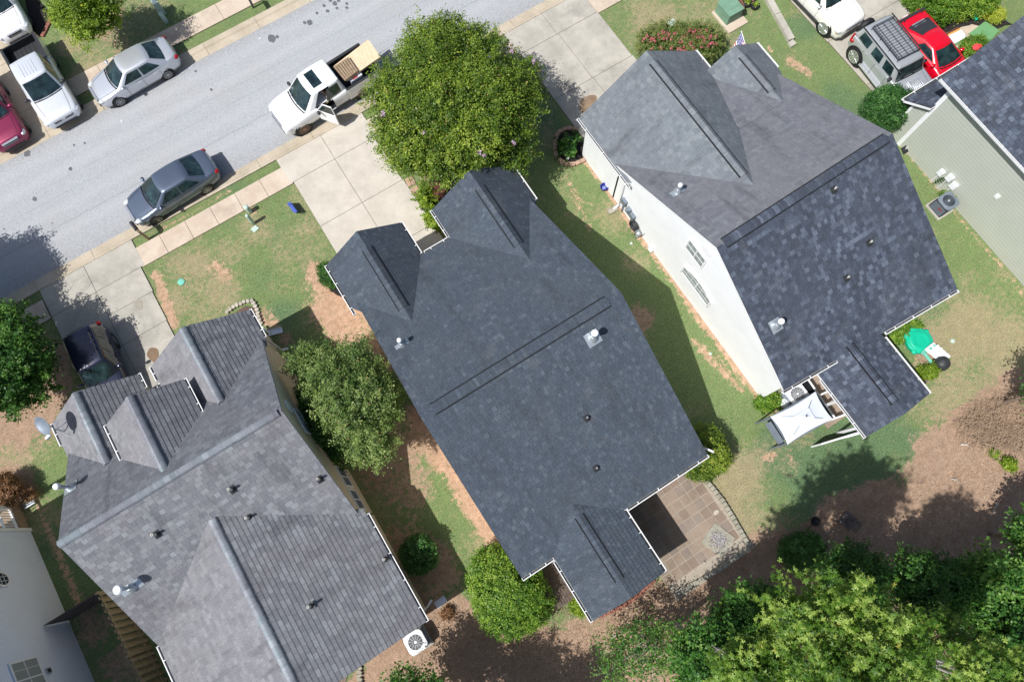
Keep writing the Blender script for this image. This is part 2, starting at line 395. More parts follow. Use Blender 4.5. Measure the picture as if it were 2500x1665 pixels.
    dr = t.ramp(fine, [(.3, srgb(112, 96, 60)), (.5, srgb(176, 156, 114)), (.7, srgb(212, 192, 152))])
    g = t.mix(t.math('MULTIPLY', t.step(t.math('ADD', at('dry'), t.math('ADD', t.math('MULTIPLY', t.math('SUBTRACT', mid, .5), 1.5), t.math('MULTIPLY', t.math('SUBTRACT', fine, .5), .8))), .25, .8), .85), g, dr)
    cl = t.ramp(t.math('ADD', t.math('MULTIPLY', fine, .5), t.math('MULTIPLY', mid, .5)), [(.34, srgb(160, 108, 80)), (.5, srgb(210, 164, 130)), (.66, srgb(230, 194, 164))])
    g = t.mix(t.step(t.math('ADD', at('clay'), t.math('ADD', t.math('MULTIPLY', t.math('SUBTRACT', mid, .5), 2.2), t.math('MULTIPLY', t.math('SUBTRACT', fine, .5), 1.6))), .36, .76), g, cl)
    sl = t.ramp(t.math('ADD', t.math('MULTIPLY', fine, .65), t.math('MULTIPLY', mid, .35)), [(.33, srgb(112, 80, 60)), (.46, srgb(166, 128, 102)), (.56, srgb(192, 156, 128)), (.68, srgb(220, 194, 168))])
    sl = t.mix(t.step(big, .5, .7), sl, t.mix(.35, sl, srgb(150, 100, 66)))
    g = t.mix(t.step(t.math('ADD', at('soil'), t.math('ADD', t.math('MULTIPLY', t.math('SUBTRACT', mid, .5), 1.2), t.math('MULTIPLY', t.math('SUBTRACT', fine, .5), .9))), .4, .66), g, sl)
    g = t.mix(t.step(tx, .34, .66), t.mix(.22, g, (.01, .012, .004, 1)), t.mix(.12, g, (.9, .85, .6, 1)))
    g = t.mix(t.step(tuft, .40, .66), t.mix(.20, g, (.02, .025, .008, 1)), g)
    g = t.mix(t.step(vf, .35, .7), t.mix(.28, g, (0, 0, 0, 1)), t.mix(.10, g, (1, 1, 1, 1)))
    t.bump(t.math('ADD', fine, t.math('MULTIPLY', vf, .6)), .7, .025)
    t.out(g, .95, 0, .1)
    return ax, ay, A
GRID = ground()

def concrete(name, a, b, stain=.35, joint=None):
    t = NT(name); p = t.pos()
    n = t.noise(.9, 5, .65, p); f = t.noise(30, 3, .7, p); st = t.noise(.55, 5, .7, p, .6)
    c = t.ramp(n, [(.35, a), (.65, b)])
    c = t.mix(t.math('MULTIPLY', t.step(st, .5, .72), stain), c, tuple(x * .62 for x in a[:3]) + (1,))
    c = t.mix(t.step(f, .3, .7), t.mix(.10, c, (0, 0, 0, 1)), t.mix(.04, c, (1, 1, 1, 1)))
    t.bump(f, .25, .008)
    return t.out(c, .9, 0, .2)
M['conc'] = concrete('broom_concrete', srgb(182, 175, 163), srgb(198, 191, 179), .3)
M['conc_old'] = concrete('old_concrete', srgb(160, 156, 146), srgb(182, 177, 166), .6)
M['kerb'] = concrete('kerb_concrete', srgb(172, 160, 140), srgb(190, 178, 158), .45)
M['walk'] = concrete('sidewalk_concrete', srgb(186, 168, 150), srgb(202, 188, 170), .45)
M['joint'] = plain('joint_dirt', srgb(104, 96, 78), .95, var=.3, scale=9)
t = NT('asphalt'); p = t.pos(); f = t.noise(38, 3, .75, p); b = t.noise(.35, 4, .6, p); m = t.noise(7, 4, .7, p)
c = t.ramp(f, [(.3, srgb(118, 121, 127)), (.5, srgb(160, 163, 167)), (.68, srgb(198, 200, 202))])
c = t.mix(t.math('MULTIPLY', t.step(b, .4, .7), .25), c, srgb(158, 156, 152))
c = t.mix(t.math('MULTIPLY', t.step(m, .45, .7), .12), c, srgb(110, 112, 118))
yv = t.n('ShaderNodeSeparateXYZ', Vector=p).outputs[1]
wob = t.math('ADD', yv, t.math('MULTIPLY', t.math('SUBTRACT', t.noise(1.1, 4, .7, p), .5), .22))
for y0, a_ in ((24.35, .35), (25.9, .22), (26.7, .18)):   # healed paving seams
    c = t.mix(t.math('MULTIPLY', t.step(t.math('ABSOLUTE', t.math('SUBTRACT', wob, y0)), .035, .0), a_), c, srgb(70, 90, 100))
st = t.noise(1.9, 2, .5, t.n('ShaderNodeMapping', Vector=p, Location=(3, 7, 0)).outputs[0])
c = t.mix(t.math('MULTIPLY', t.step(st, .80, .82), .6), c, srgb(78, 78, 82))
for y0, a_ in ((23.9, .10), (25.2, .08), (27.2, .10), (28.3, .07)):
    c = t.mix(t.math('MULTIPLY', t.step(t.math('ABSOLUTE', t.math('SUBTRACT', wob, y0)), .45, .0), a_), c, srgb(206, 206, 206))
edge = t.math('ADD', t.step(yv, 23.3, 22.3), t.step(yv, 28.5, 29.2))
c = t.mix(t.math('MULTIPLY', edge, t.math('MULTIPLY', t.step(m, .3, .7), .28)), c, srgb(110, 100, 88))
t.bump(f, .5, .02); M['asphalt'] = t.out(c, .92, 0, .2)

def struct(name, mb, mat, parent=None):
    o = mb.build(name, mat, parent); 
    if parent is None: o['kind'] = 'structure'
    return o

struct('road', MB().prism([(-80, 22.3), (90, 22.3), (90, 29.2), (-80, 29.2)], -.2, .006), M['asphalt'])
# kerb and gutter, near side and far side, in 3 m pours
def slabs(name, rects, z, mat, gap=.022, base=True, th=.06):
    mb = MB()
    for x0, y0, x1, y1 in rects:
        mb.box(((x0 + x1) / 2, (y0 + y1) / 2, z - th / 2), (abs(x1 - x0) - gap, abs(y1 - y0) - gap, th))
    if base:
        X0 = min(r[0] for r in rects); X1 = max(r[2] for r in rects)
        for x0, y0, x1, y1 in rects: mb.box(((x0 + x1) / 2, (y0 + y1) / 2, z - .02 - th / 2), (abs(x1 - x0) + .002, abs(y1 - y0) + .002, th), mi=1)
    return struct(name, mb, [mat, M['joint']])
def kerb(name, y0, y1, side, x0=-30, x1=45, drops=()):
    mb = MB(); x = x0
    while x < x1:
        e = x + 3.05; yr = y0; yb = y1
        hk = .03
        s = 1 if yb > yr else -1
        prof = [(yr, .012), (yr + s * .42, .02), (yr + s * .50, .05 + hk), (yb, .055 + hk), (yb, -.1), (yr, -.1)]
        a = [mb.pt((x + .008, q[0], q[1])) for q in prof]; b = [mb.pt((e - .008, q[0], q[1])) for q in prof]
        for i in range(6):
            j = (i + 1) % 6; mb.f.append([a[i], b[i], b[j], a[j]] if s > 0 else [a[j], b[j], b[i], a[i]]); mb.mi.append(0)
        mb.f += [a, b[::-1]]; mb.mi += [0, 0]
        x = e
    mb.box(((x0 + x1) / 2, (y0 + y1) / 2, -.02), (x1 - x0, abs(y1 - y0) - .01, .04), mi=1)
    struct(name, mb, [M['kerb'], M['joint']])
kerb('near_kerb', 22.3, 21.68, -1, -38.7); kerb('far_kerb', 29.2, 30.0, 1, -38.0)
# sidewalks
r = []
for a, b in ((-9.42, -1.1), (3.72, 12.45), (17.3, 26.3), (-38, -14.25)):
    n = max(1, round((b - a) / 1.35)); r += [(a + (b - a) * i / n, 20.05, a + (b - a) * (i + 1) / n, 21.17) for i in range(n)]
slabs('near_sidewalk', r, .05, M['walk'])
r = [(-8.5 + 1.75 * i, 30.75, -8.5 + 1.75 * (i + 1), 31.93) for i in range(24)]
slabs('far_sidewalk', r, .05, M['walk'])
# driveways
slabs('driveway_left', [(-14.2, 20.1, -11.87, 21.7), (-11.87, 20.1, -9.3, 21.7), (-14.2, 16.95, -11.87, 20.1), (-11.87, 18.65, -9.5, 20.1), (-11.87, 16.95, -9.55, 18.65), (-14.2, 12.2, -11.87, 16.95), (-11.87, 13.9, -9.58, 16.95), (-11.87, 12.0, -9.6, 13.9)], .055, M['conc_old'])
slabs('driveway_centre', [(-1.25, 20.1, 1.31, 21.7), (1.31, 20.1, 3.74, 21.7), (-1.07, 17.23, 1.3, 20.1), (1.3, 17.23, 3.62, 20.1), (-1.07, 14.35, 1.3, 17.23), (1.3, 14.35, 3.66, 17.23), (-1.07, 11.5, 1.3, 14.35), (1.3, 12.65, 3.72, 14.35), (1.3, 11.4, 5.2, 12.65)], .055, M['conc'])
slabs('driveway_right', [(12.4, 20.15, 14.78, 21.7), (14.78, 20.15, 17.3, 21.7), (12.5, 16.91, 14.85, 20.15), (14.85, 16.91, 17.35, 20.15), (12.5, 13.6, 14.9, 16.91), (14.9, 13.6, 17.4, 16.91), (12.3, 12.6, 17.4, 13.6)], .055, M['conc_old'])
slabs('driveway_far_right', [(26.35, 15.2, 28.9, 21.7), (28.9, 15.2, 31.4, 21.7), (26.35, 12.0, 28.9, 15.2), (28.9, 12.0, 31.2, 15.2), (26.4, 8.9, 28.9, 12.0), (28.9, 8.9, 31.1, 12.0), (26.4, 6.2, 31.0, 8.9)], .055, M['conc_old'])
slabs('driveway_across', [(-11.7, 30.0, -8.45, 31.4), (-15.5, 30.0, -11.7, 31.4), (-11.7, 31.4, -8.6, 34.7), (-15.5, 31.4, -11.7, 34.7), (-11.7, 34.7, -8.85, 39), (-15.5, 34.7, -11.7, 39)], .055, M['kerb'])
q = P(377, 868); struct('oil_stain', MB().prism([(q.x + .26 * math.cos(a) * (1 + .2 * math.sin(3 * a)), q.y + .42 * math.sin(a)) for a in [i * .35 for i in range(18)]], .056, .0605), plain('oil_soaked_concrete', srgb(120, 98, 76), .7, var=.2))
q = P(340, 745); struct('old_stain', MB().prism([(q.x + .2 * math.cos(a) * (1 + .2 * math.sin(3 * a)), q.y + .3 * math.sin(a)) for a in [i * .35 for i in range(18)]], .056, .0605), concrete('grey_stain', srgb(150, 144, 130), srgb(166, 160, 146), .3))
q = P(1436, 255); struct('rust_stain', MB().prism([(q.x + .55 * math.cos(a) * (1 + .25 * math.sin(2 * a)), q.y + .42 * math.sin(a)) for a in [i * .35 for i in range(18)]], .056, .0605), plain('rusty_concrete', srgb(132, 112, 92), .8, var=.25, scale=2))
# tarry spots on the road surface
mb = MB()
for x, y, s in [(663, 95, .28), (677, 91, .12), (756, 56, .2), (744, 57, .12), (818, 10, .16), (807, 3, .12), (827, 3, .12), (791, 15, .11), (800, 28, .12), (774, 33, .1), (823, 21, .1), (847, 10, .1), (847, 20, .1), (66, 375, .22), (172, 413, .12), (207, 350, .08), (181, 355, .08), (85, 486, .14), (478, 175, .08), (516, 220, .1)]:
    p = P(x, y); n = 11
    mb.prism([(p.x + s * (.8 + .35 * rnd.random()) * math.cos(i * 2 * math.pi / n) * .8, p.y + s * (.8 + .35 * rnd.random()) * math.sin(i * 2 * math.pi / n)) for i in range(n)], .004, .0105)
struct('tar_spots', mb, plain('tar_spot', srgb(98, 99, 104), .9, var=.3, scale=14))
# ------------------------------------------------------------------ houses
def S(*c): return srgb(*c)
ROW = .185
M['sh_centre'] = shingle('shingle_slate_blue', [(0, S(59, 70, 83)), (.4, S(63, 75, 89)), (.75, S(68, 80, 94)), (.93, S(75, 87, 100)), (1, S(86, 98, 110))], ROW, .19, S(68, 77, 87), .5, .7)
M['sh_wr'] = shingle('shingle_blue_black', [(0, S(50, 58, 73)), (.35, S(58, 67, 84)), (.62, S(68, 78, 95)), (.82, S(80, 91, 108)), (1, S(101, 112, 129))], ROW, .23, S(68, 75, 88), .35, .6)
M['sh_wf'] = shingle('shingle_worn_grey', [(0, S(104, 107, 115)), (.5, S(112, 115, 123)), (1, S(121, 125, 131))], ROW, .3, S(116, 116, 122), .6, .45)
M['sh_wg'] = shingle('shingle_grey_green', [(0, S(105, 113, 120)), (.5, S(114, 122, 129)), (1, S(127, 134, 139))], ROW, .26, S(112, 115, 123), .5, .3)
M['sh_l'] = shingle('shingle_three_tab_grey', [(0, S(112, 115, 122)), (.35, S(121, 124, 130)), (.65, S(130, 132, 137)), (1, S(145, 150, 155))], ROW, .30, S(128, 124, 129), .5, .75)
M['sh_lg'] = shingle('shingle_grey_mauve', [(0, S(119, 120, 127)), (.5, S(129, 130, 135)), (1, S(141, 142, 147))], ROW, .30, S(129, 126, 130), .5, .3)
M['sh_lf'] = shingle('shingle_three_tab_dark', [(0, S(92, 96, 104)), (.5, S(103, 107, 115)), (1, S(119, 124, 131))], ROW, .30, S(108, 107, 113), .5, .6)
M['cap_l'] = shingle('ridge_cap_weathered', [(0, S(136, 150, 156)), (.5, S(150, 158, 166)), (1, S(168, 176, 184))], .3, 1.2, S(126, 126, 136), .9, .25)
M['slot'] = plain('vent_slot', (.008, .009, .011, 1), .9)
M['fascia_dark'] = plain('grey_fascia', srgb(180, 182, 186), .6)  # light grey colour for eave and rake boards

def slope(mb, A, B, C, D, t=.016, row=ROW):
    """shingled roof slope: eave A-B, top D-C; each course a strip whose butt edge stands t proud"""
    A, B, C, D = map(Vector, (A, B, C, D)); ex = (B - A).normalized(); up = ((D - A) - ex * (D - A).dot(ex)); h = up.length; up.normalize()
    n = ex.cross(up).normalized()
    if n.z < 0: n = -n; flip = True
    else: flip = False
    k = max(1, int(math.ceil(h / row))); U0 = rnd.uniform(0, 30); V0 = math.floor(rnd.uniform(0, 40)) * row
    for i in range(k):
        s0, s1 = i * row / h, min(1.0, (i + 1) * row / h)
        a, b = A.lerp(D, s0), B.lerp(C, s0); c, d = B.lerp(C, s1), A.lerp(D, s1)
        lo = n * t; q = [a + lo, b + lo, c + n * .002, d + n * .002]
        f = lambda p: ((p - A).dot(ex) + U0, (p - A).dot(up) + V0 + .0005)
        uv = [(f(a)[0], V0 + i * row + .001), (f(b)[0], V0 + i * row + .001), (f(c)[0], V0 + (i + 1) * row - .001), (f(d)[0], V0 + (i + 1) * row - .001)]
        if flip: q, uv = q[::-1], uv[::-1]
        mb.poly(q, 0, uv)
        r = [a + lo, a - n * .01, b - n * .01, b + lo]; ruv = [(f(a)[0], V0 + i * row)] * 4
        mb.poly(r if not flip else r[::-1], 1, ruv)
    # side closers
    for p, q in ((A, D), (B, C)): mb.poly([p + n * .0, p + n * t, q + n * .002, q - n * .02], 1, [(0, 0)] * 4)
    return n

def slab_under(mb, pts, n, th=.12, off=.045):
    top = [Vector(p) - n * off for p in pts]; bot = [p - Vector((0, 0, th)) for p in top]; m = len(pts)
    mb.poly(top); mb.poly(bot[::-1])
    for i in range(m): j = (i + 1) % m; mb.poly([top[i], bot[i], bot[j], top[j]])

def gutter(parent, a, b, out, name='gutter', hang=1.05, endcap=True):
    a, b, out = Vector(a), Vector(b), Vector(out).normalized(); mb = MB(); L = (b - a).length; d = (b - a).normalized(); z = Vector((0, 0, 1)); w_, h_ = .125, .10
    prof = [(0, -.02), (0, -h_), (w_ * .8, -h_), (w_, .0), (w_ - .03, .0), (w_ - .035, -h_ + .03), (.012, -h_ + .03), (.012, -.02)]
    mi = [0, 0, 0, 0, 0, 1, 0, 0]
    for i in range(8):
        j = (i + 1) % 8; p, q = prof[i], prof[j]
        mb.poly([a + out * p[0] + z * p[1], b + out * p[0] + z * p[1], b + out * q[0] + z * q[1], a + out * q[0] + z * q[1]], mi[i])
    for e in (a, b): mb.box(e + out * (w_ / 2) - z * h_ / 2, (.02 + abs(out.x) * w_, .02 + abs(out.y) * w_, h_))
    k = max(1, int(L / hang))
    for i in range(k):
        p = a + d * (L * (i + .5) / k); mb.bar(p, p + out * w_, .03, .02)
    return mb.build(name, [M['white'], M['trough']], parent)

def ridge_strip(parent, a, b, hw, pz, slot=True, mat=None, name='ridge_vent', h=.035, dz=(0, 0)):
    """low two-sided vent cap lying along a ridge from a to b; pz = drop per metre each side (left,right)"""
    a, b = Vector(a), Vector(b); d = (b - a).normalized(); sd = d.cross(Vector((0, 0, 1))).normalized(); up = Vector((0, 0, 1)); mb = MB(); L = (b - a).length
    n = max(1, int(L / .3))
    for i in range(n):
        p, q = a + d * (L * i / n), a + d * (L * (i + 1) / n); hh = h + .012
        for s_, sl in ((1, pz[1]), (-1, pz[0])):
            e0 = p + sd * (s_ * hw) - up * (hw * sl - h); e1 = q + sd * (s_ * hw) - up * (hw * sl - h - .010)
            r0, r1 = p + up * h, q + up * hh
            u0 = i * 1.31
            pts = [r0, e0, e1, r1]; uv = [(u0, 0), (u0, hw), (u0 + .3, hw), (u0 + .3, 0)]
            if s_ > 0: mb.poly(pts[::-1], 0, uv[::-1])
            else: mb.poly(pts, 0, uv)
            mb.poly([e0, e1, e1 - up * (h + .02), e0 - up * (h + .02)], 1, [(0, 0)] * 4)
    for e in (a, b):
        mb.poly([e + up * h, e + sd * hw - up * (hw * pz[1] - h), e + sd * hw - up * (hw * pz[1]), e - sd * hw - up * (hw * pz[0]), e - sd * hw - up * (hw * pz[0] - h)], 1, [(0, 0)] * 5)
    if slot:
        for s_, sl in ((1, pz[1]), (-1, pz[0])):
            o0 = sd * (s_ * (hw + .03)) - up * ((hw + .03) * sl - .022)
            mb.bar(a + o0, b + o0, .042, .02, 1)
            for k_ in range(len(mb.f)): 
                pass
    for fi in range(len(mb.f)):
        if fi not in mb.uv: mb.uv[fi] = [(0, 0)] * len(mb.f[fi])
    return mb.build(name, [mat or M['sh_centre'], M['slot']], parent)

def barrel_cap(parent, a, b, r, mat, pz):
    """old swollen ridge cap: rolled shingles lapped along the ridge, slightly irregular"""
    a, b = Vector(a), Vector(b); d = (b - a).normalized(); sd = d.cross(Vector((0, 0, 1))).normalized(); up = Vector((0, 0, 1)); L = (b - a).length; n = int(L / .22); m = 8; mb = MB(); rr = random.Random(int(L * 100))
    for i in range(n):
        p, q = a + d * (L * i / n), a + d * (L * (i + 1) / n); w0 = r * (1 + rr.uniform(-.04, .04)); u0 = i * 1.37; ring = []
        for P0, g in ((p, .018), (q, .0)):
            row = []
            for k in range(m + 1):
                th = math.pi * k / m; x = -math.cos(th) * w0; sl = pz[0] if x < 0 else pz[1]
                row.append(P0 + sd * x + up * (math.sin(th) * r * .5 + g - abs(x) * sl * .85 - .01))
            ring.append(row)
        for k in range(m):
            mb.poly([ring[0][k + 1], ring[0][k], ring[1][k], ring[1][k + 1]], 0, [(u0, k * .05), (u0, k * .05), (u0 + .22, k * .05), (u0 + .22, k * .05)])
    for P0 in (a, b): mb.poly([P0 + sd * (-math.cos(math.pi * k / m) * r) + up * (math.sin(math.pi * k / m) * r * .62 - abs(math.cos(math.pi * k / m) * r) * .6) for k in range(m + 1)], 1, [(0, 0)] * (m + 1))
    return mb.build('ridge_cap', [mat, M['slot']], parent)

def wallbox(mb, x0, y0, x1, y1, z0, z1): mb.prism([(x0, y0), (x1, y0), (x1, y1), (x0, y1)], z0, z1)
def gable_x(mb, y0, y1, yr, z, zr, x, th=.02):  # gable triangle in plane x
    a = [(x - th, y0, z), (x - th, y1, z), (x - th, yr, zr)]; b = [(x + th, q[1], q[2]) for q in a]; mb.poly(a); mb.poly(b[::-1])
    for i in range(3): j = (i + 1) % 3; mb.poly([a[i], b[i], b[j], a[j]])
def gable_y(mb, x0, x1, xr, z, zr, y, th=.02):
    a = [(x0, y - th, z), (x1, y - th, z), (xr, y - th, zr)]; b = [(q[0], y + th, q[2]) for q in a]; mb.poly(a); mb.poly(b[::-1])
    for i in range(3): j = (i + 1) % 3; mb.poly([a[i], b[i], b[j], a[j]])

def roof_part(name, mb, mats, house): return mb.build(name, mats, house)

def gable_roof_y(house, x0, x1, xr, ye, yb, ze, zr, mL, mR, fas, yv=None, t=.016, name='roof'):
    """small gable roof whose ridge runs along y. ye = open end, yb = end buried in the main roof"""
    mb = MB(); y0, y1 = min(ye, yb), max(ye, yb); front = ye > yb
    e0, e1 = (yv, y1) if front else (y0, yv)
    n1 = slope(mb, (x0, e1, ze), (x0, e0, ze), (xr, y0, zr), (xr, y1, zr), t)
    o = roof_part(name, mb, [mL, M['slot']], house)
    mb2 = MB(); n2 = slope(mb2, (x1, e0, ze), (x1, e1, ze), (xr, y1, zr), (xr, y0, zr), t)
    mb2.build('roof_slope', [mR, M['slot']], o)
    f = MB(); slab_under(f, [(x0, e0, ze), (x0, e1, ze), (xr, y1, zr), (xr, y0, zr)], n1); slab_under(f, [(x1, e0, ze), (x1, e1, ze), (xr, y1, zr), (xr, y0, zr)], n2)
    f.build('fascia', fas, o); return o

def main_roof(house, x0, x1, y0, y1, yr, z0, z1, zr, mF, mB, fas, t=.016):
    (a0, a1), (r0, r1) = (y0 if isinstance(y0, tuple) else (y0, y0)), (yr if isinstance(yr, tuple) else (yr, yr))
    mb = MB(); n1 = slope(mb, (x1, y1, z1), (x0, y1, z1), (x0, r0, zr), (x1, r1, zr), t); o = roof_part('roof', mb, [mF, M['slot']], house)
    mb = MB(); n2 = slope(mb, (x0, a0, z0), (x1, a1, z0), (x1, r1, zr), (x0, r0, zr), t); mb.build('roof_slope', [mB, M['slot']], o)
    f = MB(); slab_under(f, [(x0, a0, z0), (x1, a1, z0), (x1, r1, zr), (x0, r0, zr)], n2); slab_under(f, [(x0, y1, z1), (x1, y1, z1), (x1, r1, zr), (x0, r0, zr)], n1)
    f.build('fascia', fas, o); return o

def boot(parent, x, y, z, slp, h=.28, pale=False, r=.04):
    """plumbing vent: square flashing, rubber boot, pipe"""
    mb = MB(); s = .13
    mb.poly([(x - s, y - s, z - s * slp * -1 * -1 + .03 if 0 else z + (-s) * slp + .03), (x + s, y - s, z - s * slp + .03), (x + s, y + s, z + s * slp + .03), (x - s, y + s, z + s * slp + .03)], 0)
    mb.poly([(x - s, y - s, z - s * slp + .005), (x - s, y + s, z + s * slp + .005), (x + s, y + s, z + s * slp + .005), (x + s, y - s, z - s * slp + .005)], 0)
    mb.lathe((x, y, z), [(.11, -.02), (.10, .05), (.065, .12), (.05, .14)], 14, 0)
    o = mb.build('vent_pipe', M['dark'], parent)
    MB().lathe((x, y, z), [(r, .1), (r, h), (r * .62, h), (r * .62, h - .08)], 12).build('pipe', M['pvc'] if pale else M['galv'], o)
    return o

def flue(parent, base, slp, h=.75, cap=.13, plate=(.5, .5), dirn=0, up=1):
    """gas flue: sheet metal flashing and cone, pipe, round cap"""
    x, y, z = base; mb = MB(); s, q = plate[0] / 2, plate[1] / 2; co, si = math.cos(dirn), math.sin(dirn)
    mb.poly([(x + a, y + b, z + b * slp + .03) for a, b in ((-s, -q), (s, -q), (s, q), (-s, q))])
    mb.poly([(x + a, y + b, z + b * slp + .002) for a, b in ((-s, -q), (-s, q), (s, q), (s, -q))])
    mb.lathe((x, y, z), [(.2, -.05), (.17, .1), (.09, .26)], 16)
    o = mb.build('flue_vent', M['galv'], parent)
    mb = MB().lathe((x, y, z), [(.075, .1), (.075, h), (.06, h)], 14); mb.lathe((x, y, z), [(.1, h - .12), (.1, h - .02)], 14)
    mb.build('pipe', M['galv'], o)
    MB().lathe((x, y, z), [(cap, h), (cap, h + .07), (cap * .8, h + .12), (cap * .3, h + .15)], 18).build('cap', M['white'], o)
    return o

def downspout(parent, top, base, out, mat=None):
    top, base, out = Vector(top), Vector(base), Vector(out); mb = MB()
    mb.bar(top, (base.x, base.y, top.z - .25), .07, .09); mb.bar((base.x, base.y, top.z - .22), (base.x, base.y, base.z + .18), .07, .09, upv=(1, 0, 0)); mb.bar((base.x, base.y, base.z + .2), base + out * .28 + Vector((0, 0, .1)), .09, .07)
    return mb.build('downspout', mat or M['white'], parent)

def window(parent, c, ax, wd, ht, cols, rows, glass, arch=False, th=.05, nrm=1):
    """ax: 'x' -> wall plane x=const facing nrm; wd along y. c = centre"""
    fr = MB(); x, y, z = c; f = .07
    pane = MB()
    def at(u, v, d): return (x + nrm * d, y + u, z + v) if ax == 'x' else (x + u, y + nrm * d, z + v)
    def slabq(m, u0, u1, v0, v1, d0, d1):
        p = [at(u, v, d) for d in (d0, d1) for u, v in ((u0, v0), (u1, v0), (u1, v1), (u0, v1))]; ids = [m.pt(q) for q in p]
        for q in ((0, 1, 2, 3), (7, 6, 5, 4), (0, 4, 5, 1), (1, 5, 6, 2), (2, 6, 7, 3), (3, 7, 4, 0)): m.f.append([ids[i] for i in q]); m.mi.append(0)
    W2, H2 = wd / 2, ht / 2
    if arch:
        n = 14; top = [(-W2 + wd * i / n, H2 - .35 + .35 * (1 - (2 * i / n - 1) ** 2)) for i in range(n + 1)]
        pane.poly([at(-W2, -H2, .03), at(W2, -H2, .03)] + [at(u, v, .03) for u, v in top[::-1]])
        for a, b in zip(top, top[1:]): fr.bar(at(a[0], a[1], th / 2), at(b[0], b[1], th / 2), th + .02, f)
        slabq(fr, -W2, -W2 + f, -H2, H2 - .35, .02, th); slabq(fr, W2 - f, W2, -H2, H2 - .35, .02, th)
    else:
        slabq(pane, -W2 + f, W2 - f, -H2 + f, H2 - f, .01, .028)
        slabq(fr, -W2, -W2 + f, -H2, H2, 0, th); slabq(fr, W2 - f, W2, -H2, H2, 0, th); slabq(fr, -W2 + f, W2 - f, H2 - f, H2, 0, th)
    slabq(fr, -W2 + f if not arch else -W2, W2 - f if not arch else W2, -H2, -H2 + f, 0.001, th)
    for i in range(1, cols):
        u = -W2 + wd * i / cols; tk = .045 if cols % 2 == 0 and i == cols // 2 else .014; slabq(fr, u - tk / 2, u + tk / 2, -H2 + f, H2 - (f if not arch else .12), .02, th - .008)
    for i in range(1, rows):
        v = -H2 + ht * i / rows; tk = .03 if rows == 2 else .014; slabq(fr, -W2 + f, W2 - f, v - tk / 2, v + tk / 2, .02, th - .011)
    o = fr.build('window', M['white'], parent); pane.build('pane', glass, o); return o

# ---------- centre house
hC = thing('house', 'low house with slate blue shingle roof in the middle, open gables at front and rear', 'house', (3.2, 5.2, 0))
wC = siding('tan_siding', srgb(214, 205, 188))
zE, zR, yR = 2.9, 6.1, 5.18
mb = MB(); wallbox(mb, -1.0, -1.35, 7.35, 11.6, 0, 2.85); wallbox(mb, -1.35, 11.0, 1.9, 13.55, 0, 2.85); wallbox(mb, 4.0, 11.0, 7.55, 13.4, 0, 2.85); wallbox(mb, .45, -4.3, 3.25, -1.3, 0, 2.85)
gable_x(mb, -1.6, 11.9, yR, 2.86, 6.0, -.98); gable_x(mb, -1.6, 11.9, yR, 2.86, 6.0, 7.33)
gable_y(mb, -1.35, 1.9, .27, 2.8, 4.05, 13.53); gable_y(mb, 4.0, 7.55, 5.75, 2.8, 4.15, 13.38); gable_y(mb, .45, 3.25, 1.85, 2.8, 3.4, -4.28)
mb.build('wall', wC, hC)
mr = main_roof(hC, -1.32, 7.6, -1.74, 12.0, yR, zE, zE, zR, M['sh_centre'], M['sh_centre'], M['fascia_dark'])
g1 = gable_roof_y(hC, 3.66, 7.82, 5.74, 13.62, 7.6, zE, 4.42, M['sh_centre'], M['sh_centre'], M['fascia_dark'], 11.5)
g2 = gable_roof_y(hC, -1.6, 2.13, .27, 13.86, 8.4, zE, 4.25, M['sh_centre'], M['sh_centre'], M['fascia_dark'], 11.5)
g3 = gable_roof_y(hC, .16, 3.5, 1.83, -4.5, 0.3, zE, 3.52, M['sh_centre'], M['sh_centre'], M['fascia_dark'], -1.4)
sm = (zR - zE) / (12.0 - yR); sb = (zR - zE) / (yR + 1.74)
ridge_strip(mr, (-.8, yR, zR), (7.0, yR, zR), .2, (sm, sb), mat=M['sh_centre'])
ridge_strip(g1, (5.74, 12.75, 4.42), (5.74, 9.6, 4.42), .2, (.75, .75), mat=M['sh_centre'])
ridge_strip(g2, (.27, 13.0, 4.25), (.27, 9.85, 4.25), .2, (.7, .7), mat=M['sh_centre'])
ridge_strip(g3, (1.83, -.95, 3.52), (1.83, -3.75, 3.52), .16, (.38, .38), mat=M['sh_centre'])
gutter(hC, (7.82, 13.6, zE), (7.82, 11.55, zE), (1, 0, 0)); gutter(hC, (3.66, 13.62, zE), (3.66, 12.1, zE), (-1, 0, 0), hang=.6); gutter(hC, (2.13, 13.86, zE), (2.13, 12.1, zE), (1, 0, 0), hang=.6)
gutter(hC, (2.35, 12.0, zE), (3.66, 12.0, zE), (0, 1, 0), hang=.6); gutter(hC, (-1.6, 13.86, zE), (-1.6, 11.2, zE), (-1, 0, 0), hang=.6)
gutter(hC, (3.65, -1.74, zE), (7.6, -1.74, zE), (0, -1, 0), hang=.9); gutter(hC, (-1.32, -1.74, zE), (.12, -1.74, zE), (0, -1, 0), hang=.7)
gutter(hC, (3.5, -1.76, zE), (3.5, -4.5, zE), (1, 0, 0), hang=.55); gutter(hC, (.16, -1.9, zE), (.16, -4.5, zE), (-1, 0, 0), hang=.7)
zf = lambda y: zR - sm * (y - yR) if y > yR else zR - sb * (yR - y)
p = P(985, 845, 4.3); flue(mr, (p.x, p.y, zf(p.y)), -sm, .6, .10, (.62, .2))
p = P(1447, 828, 5.6); flue(mr, (p.x, p.y, zf(p.y)), sb, .75, .14, (.6, .5))
for q in ((1431, 1024), (1459, 1141)):
    p = P(q[0], q[1], 4.3); boot(mr, p.x, p.y, zf(p.y), sb, .26)
downspout(hC, (7.9, -1.8, 2.8), (7.75, -1.5, 0), (.5, -1, 0))

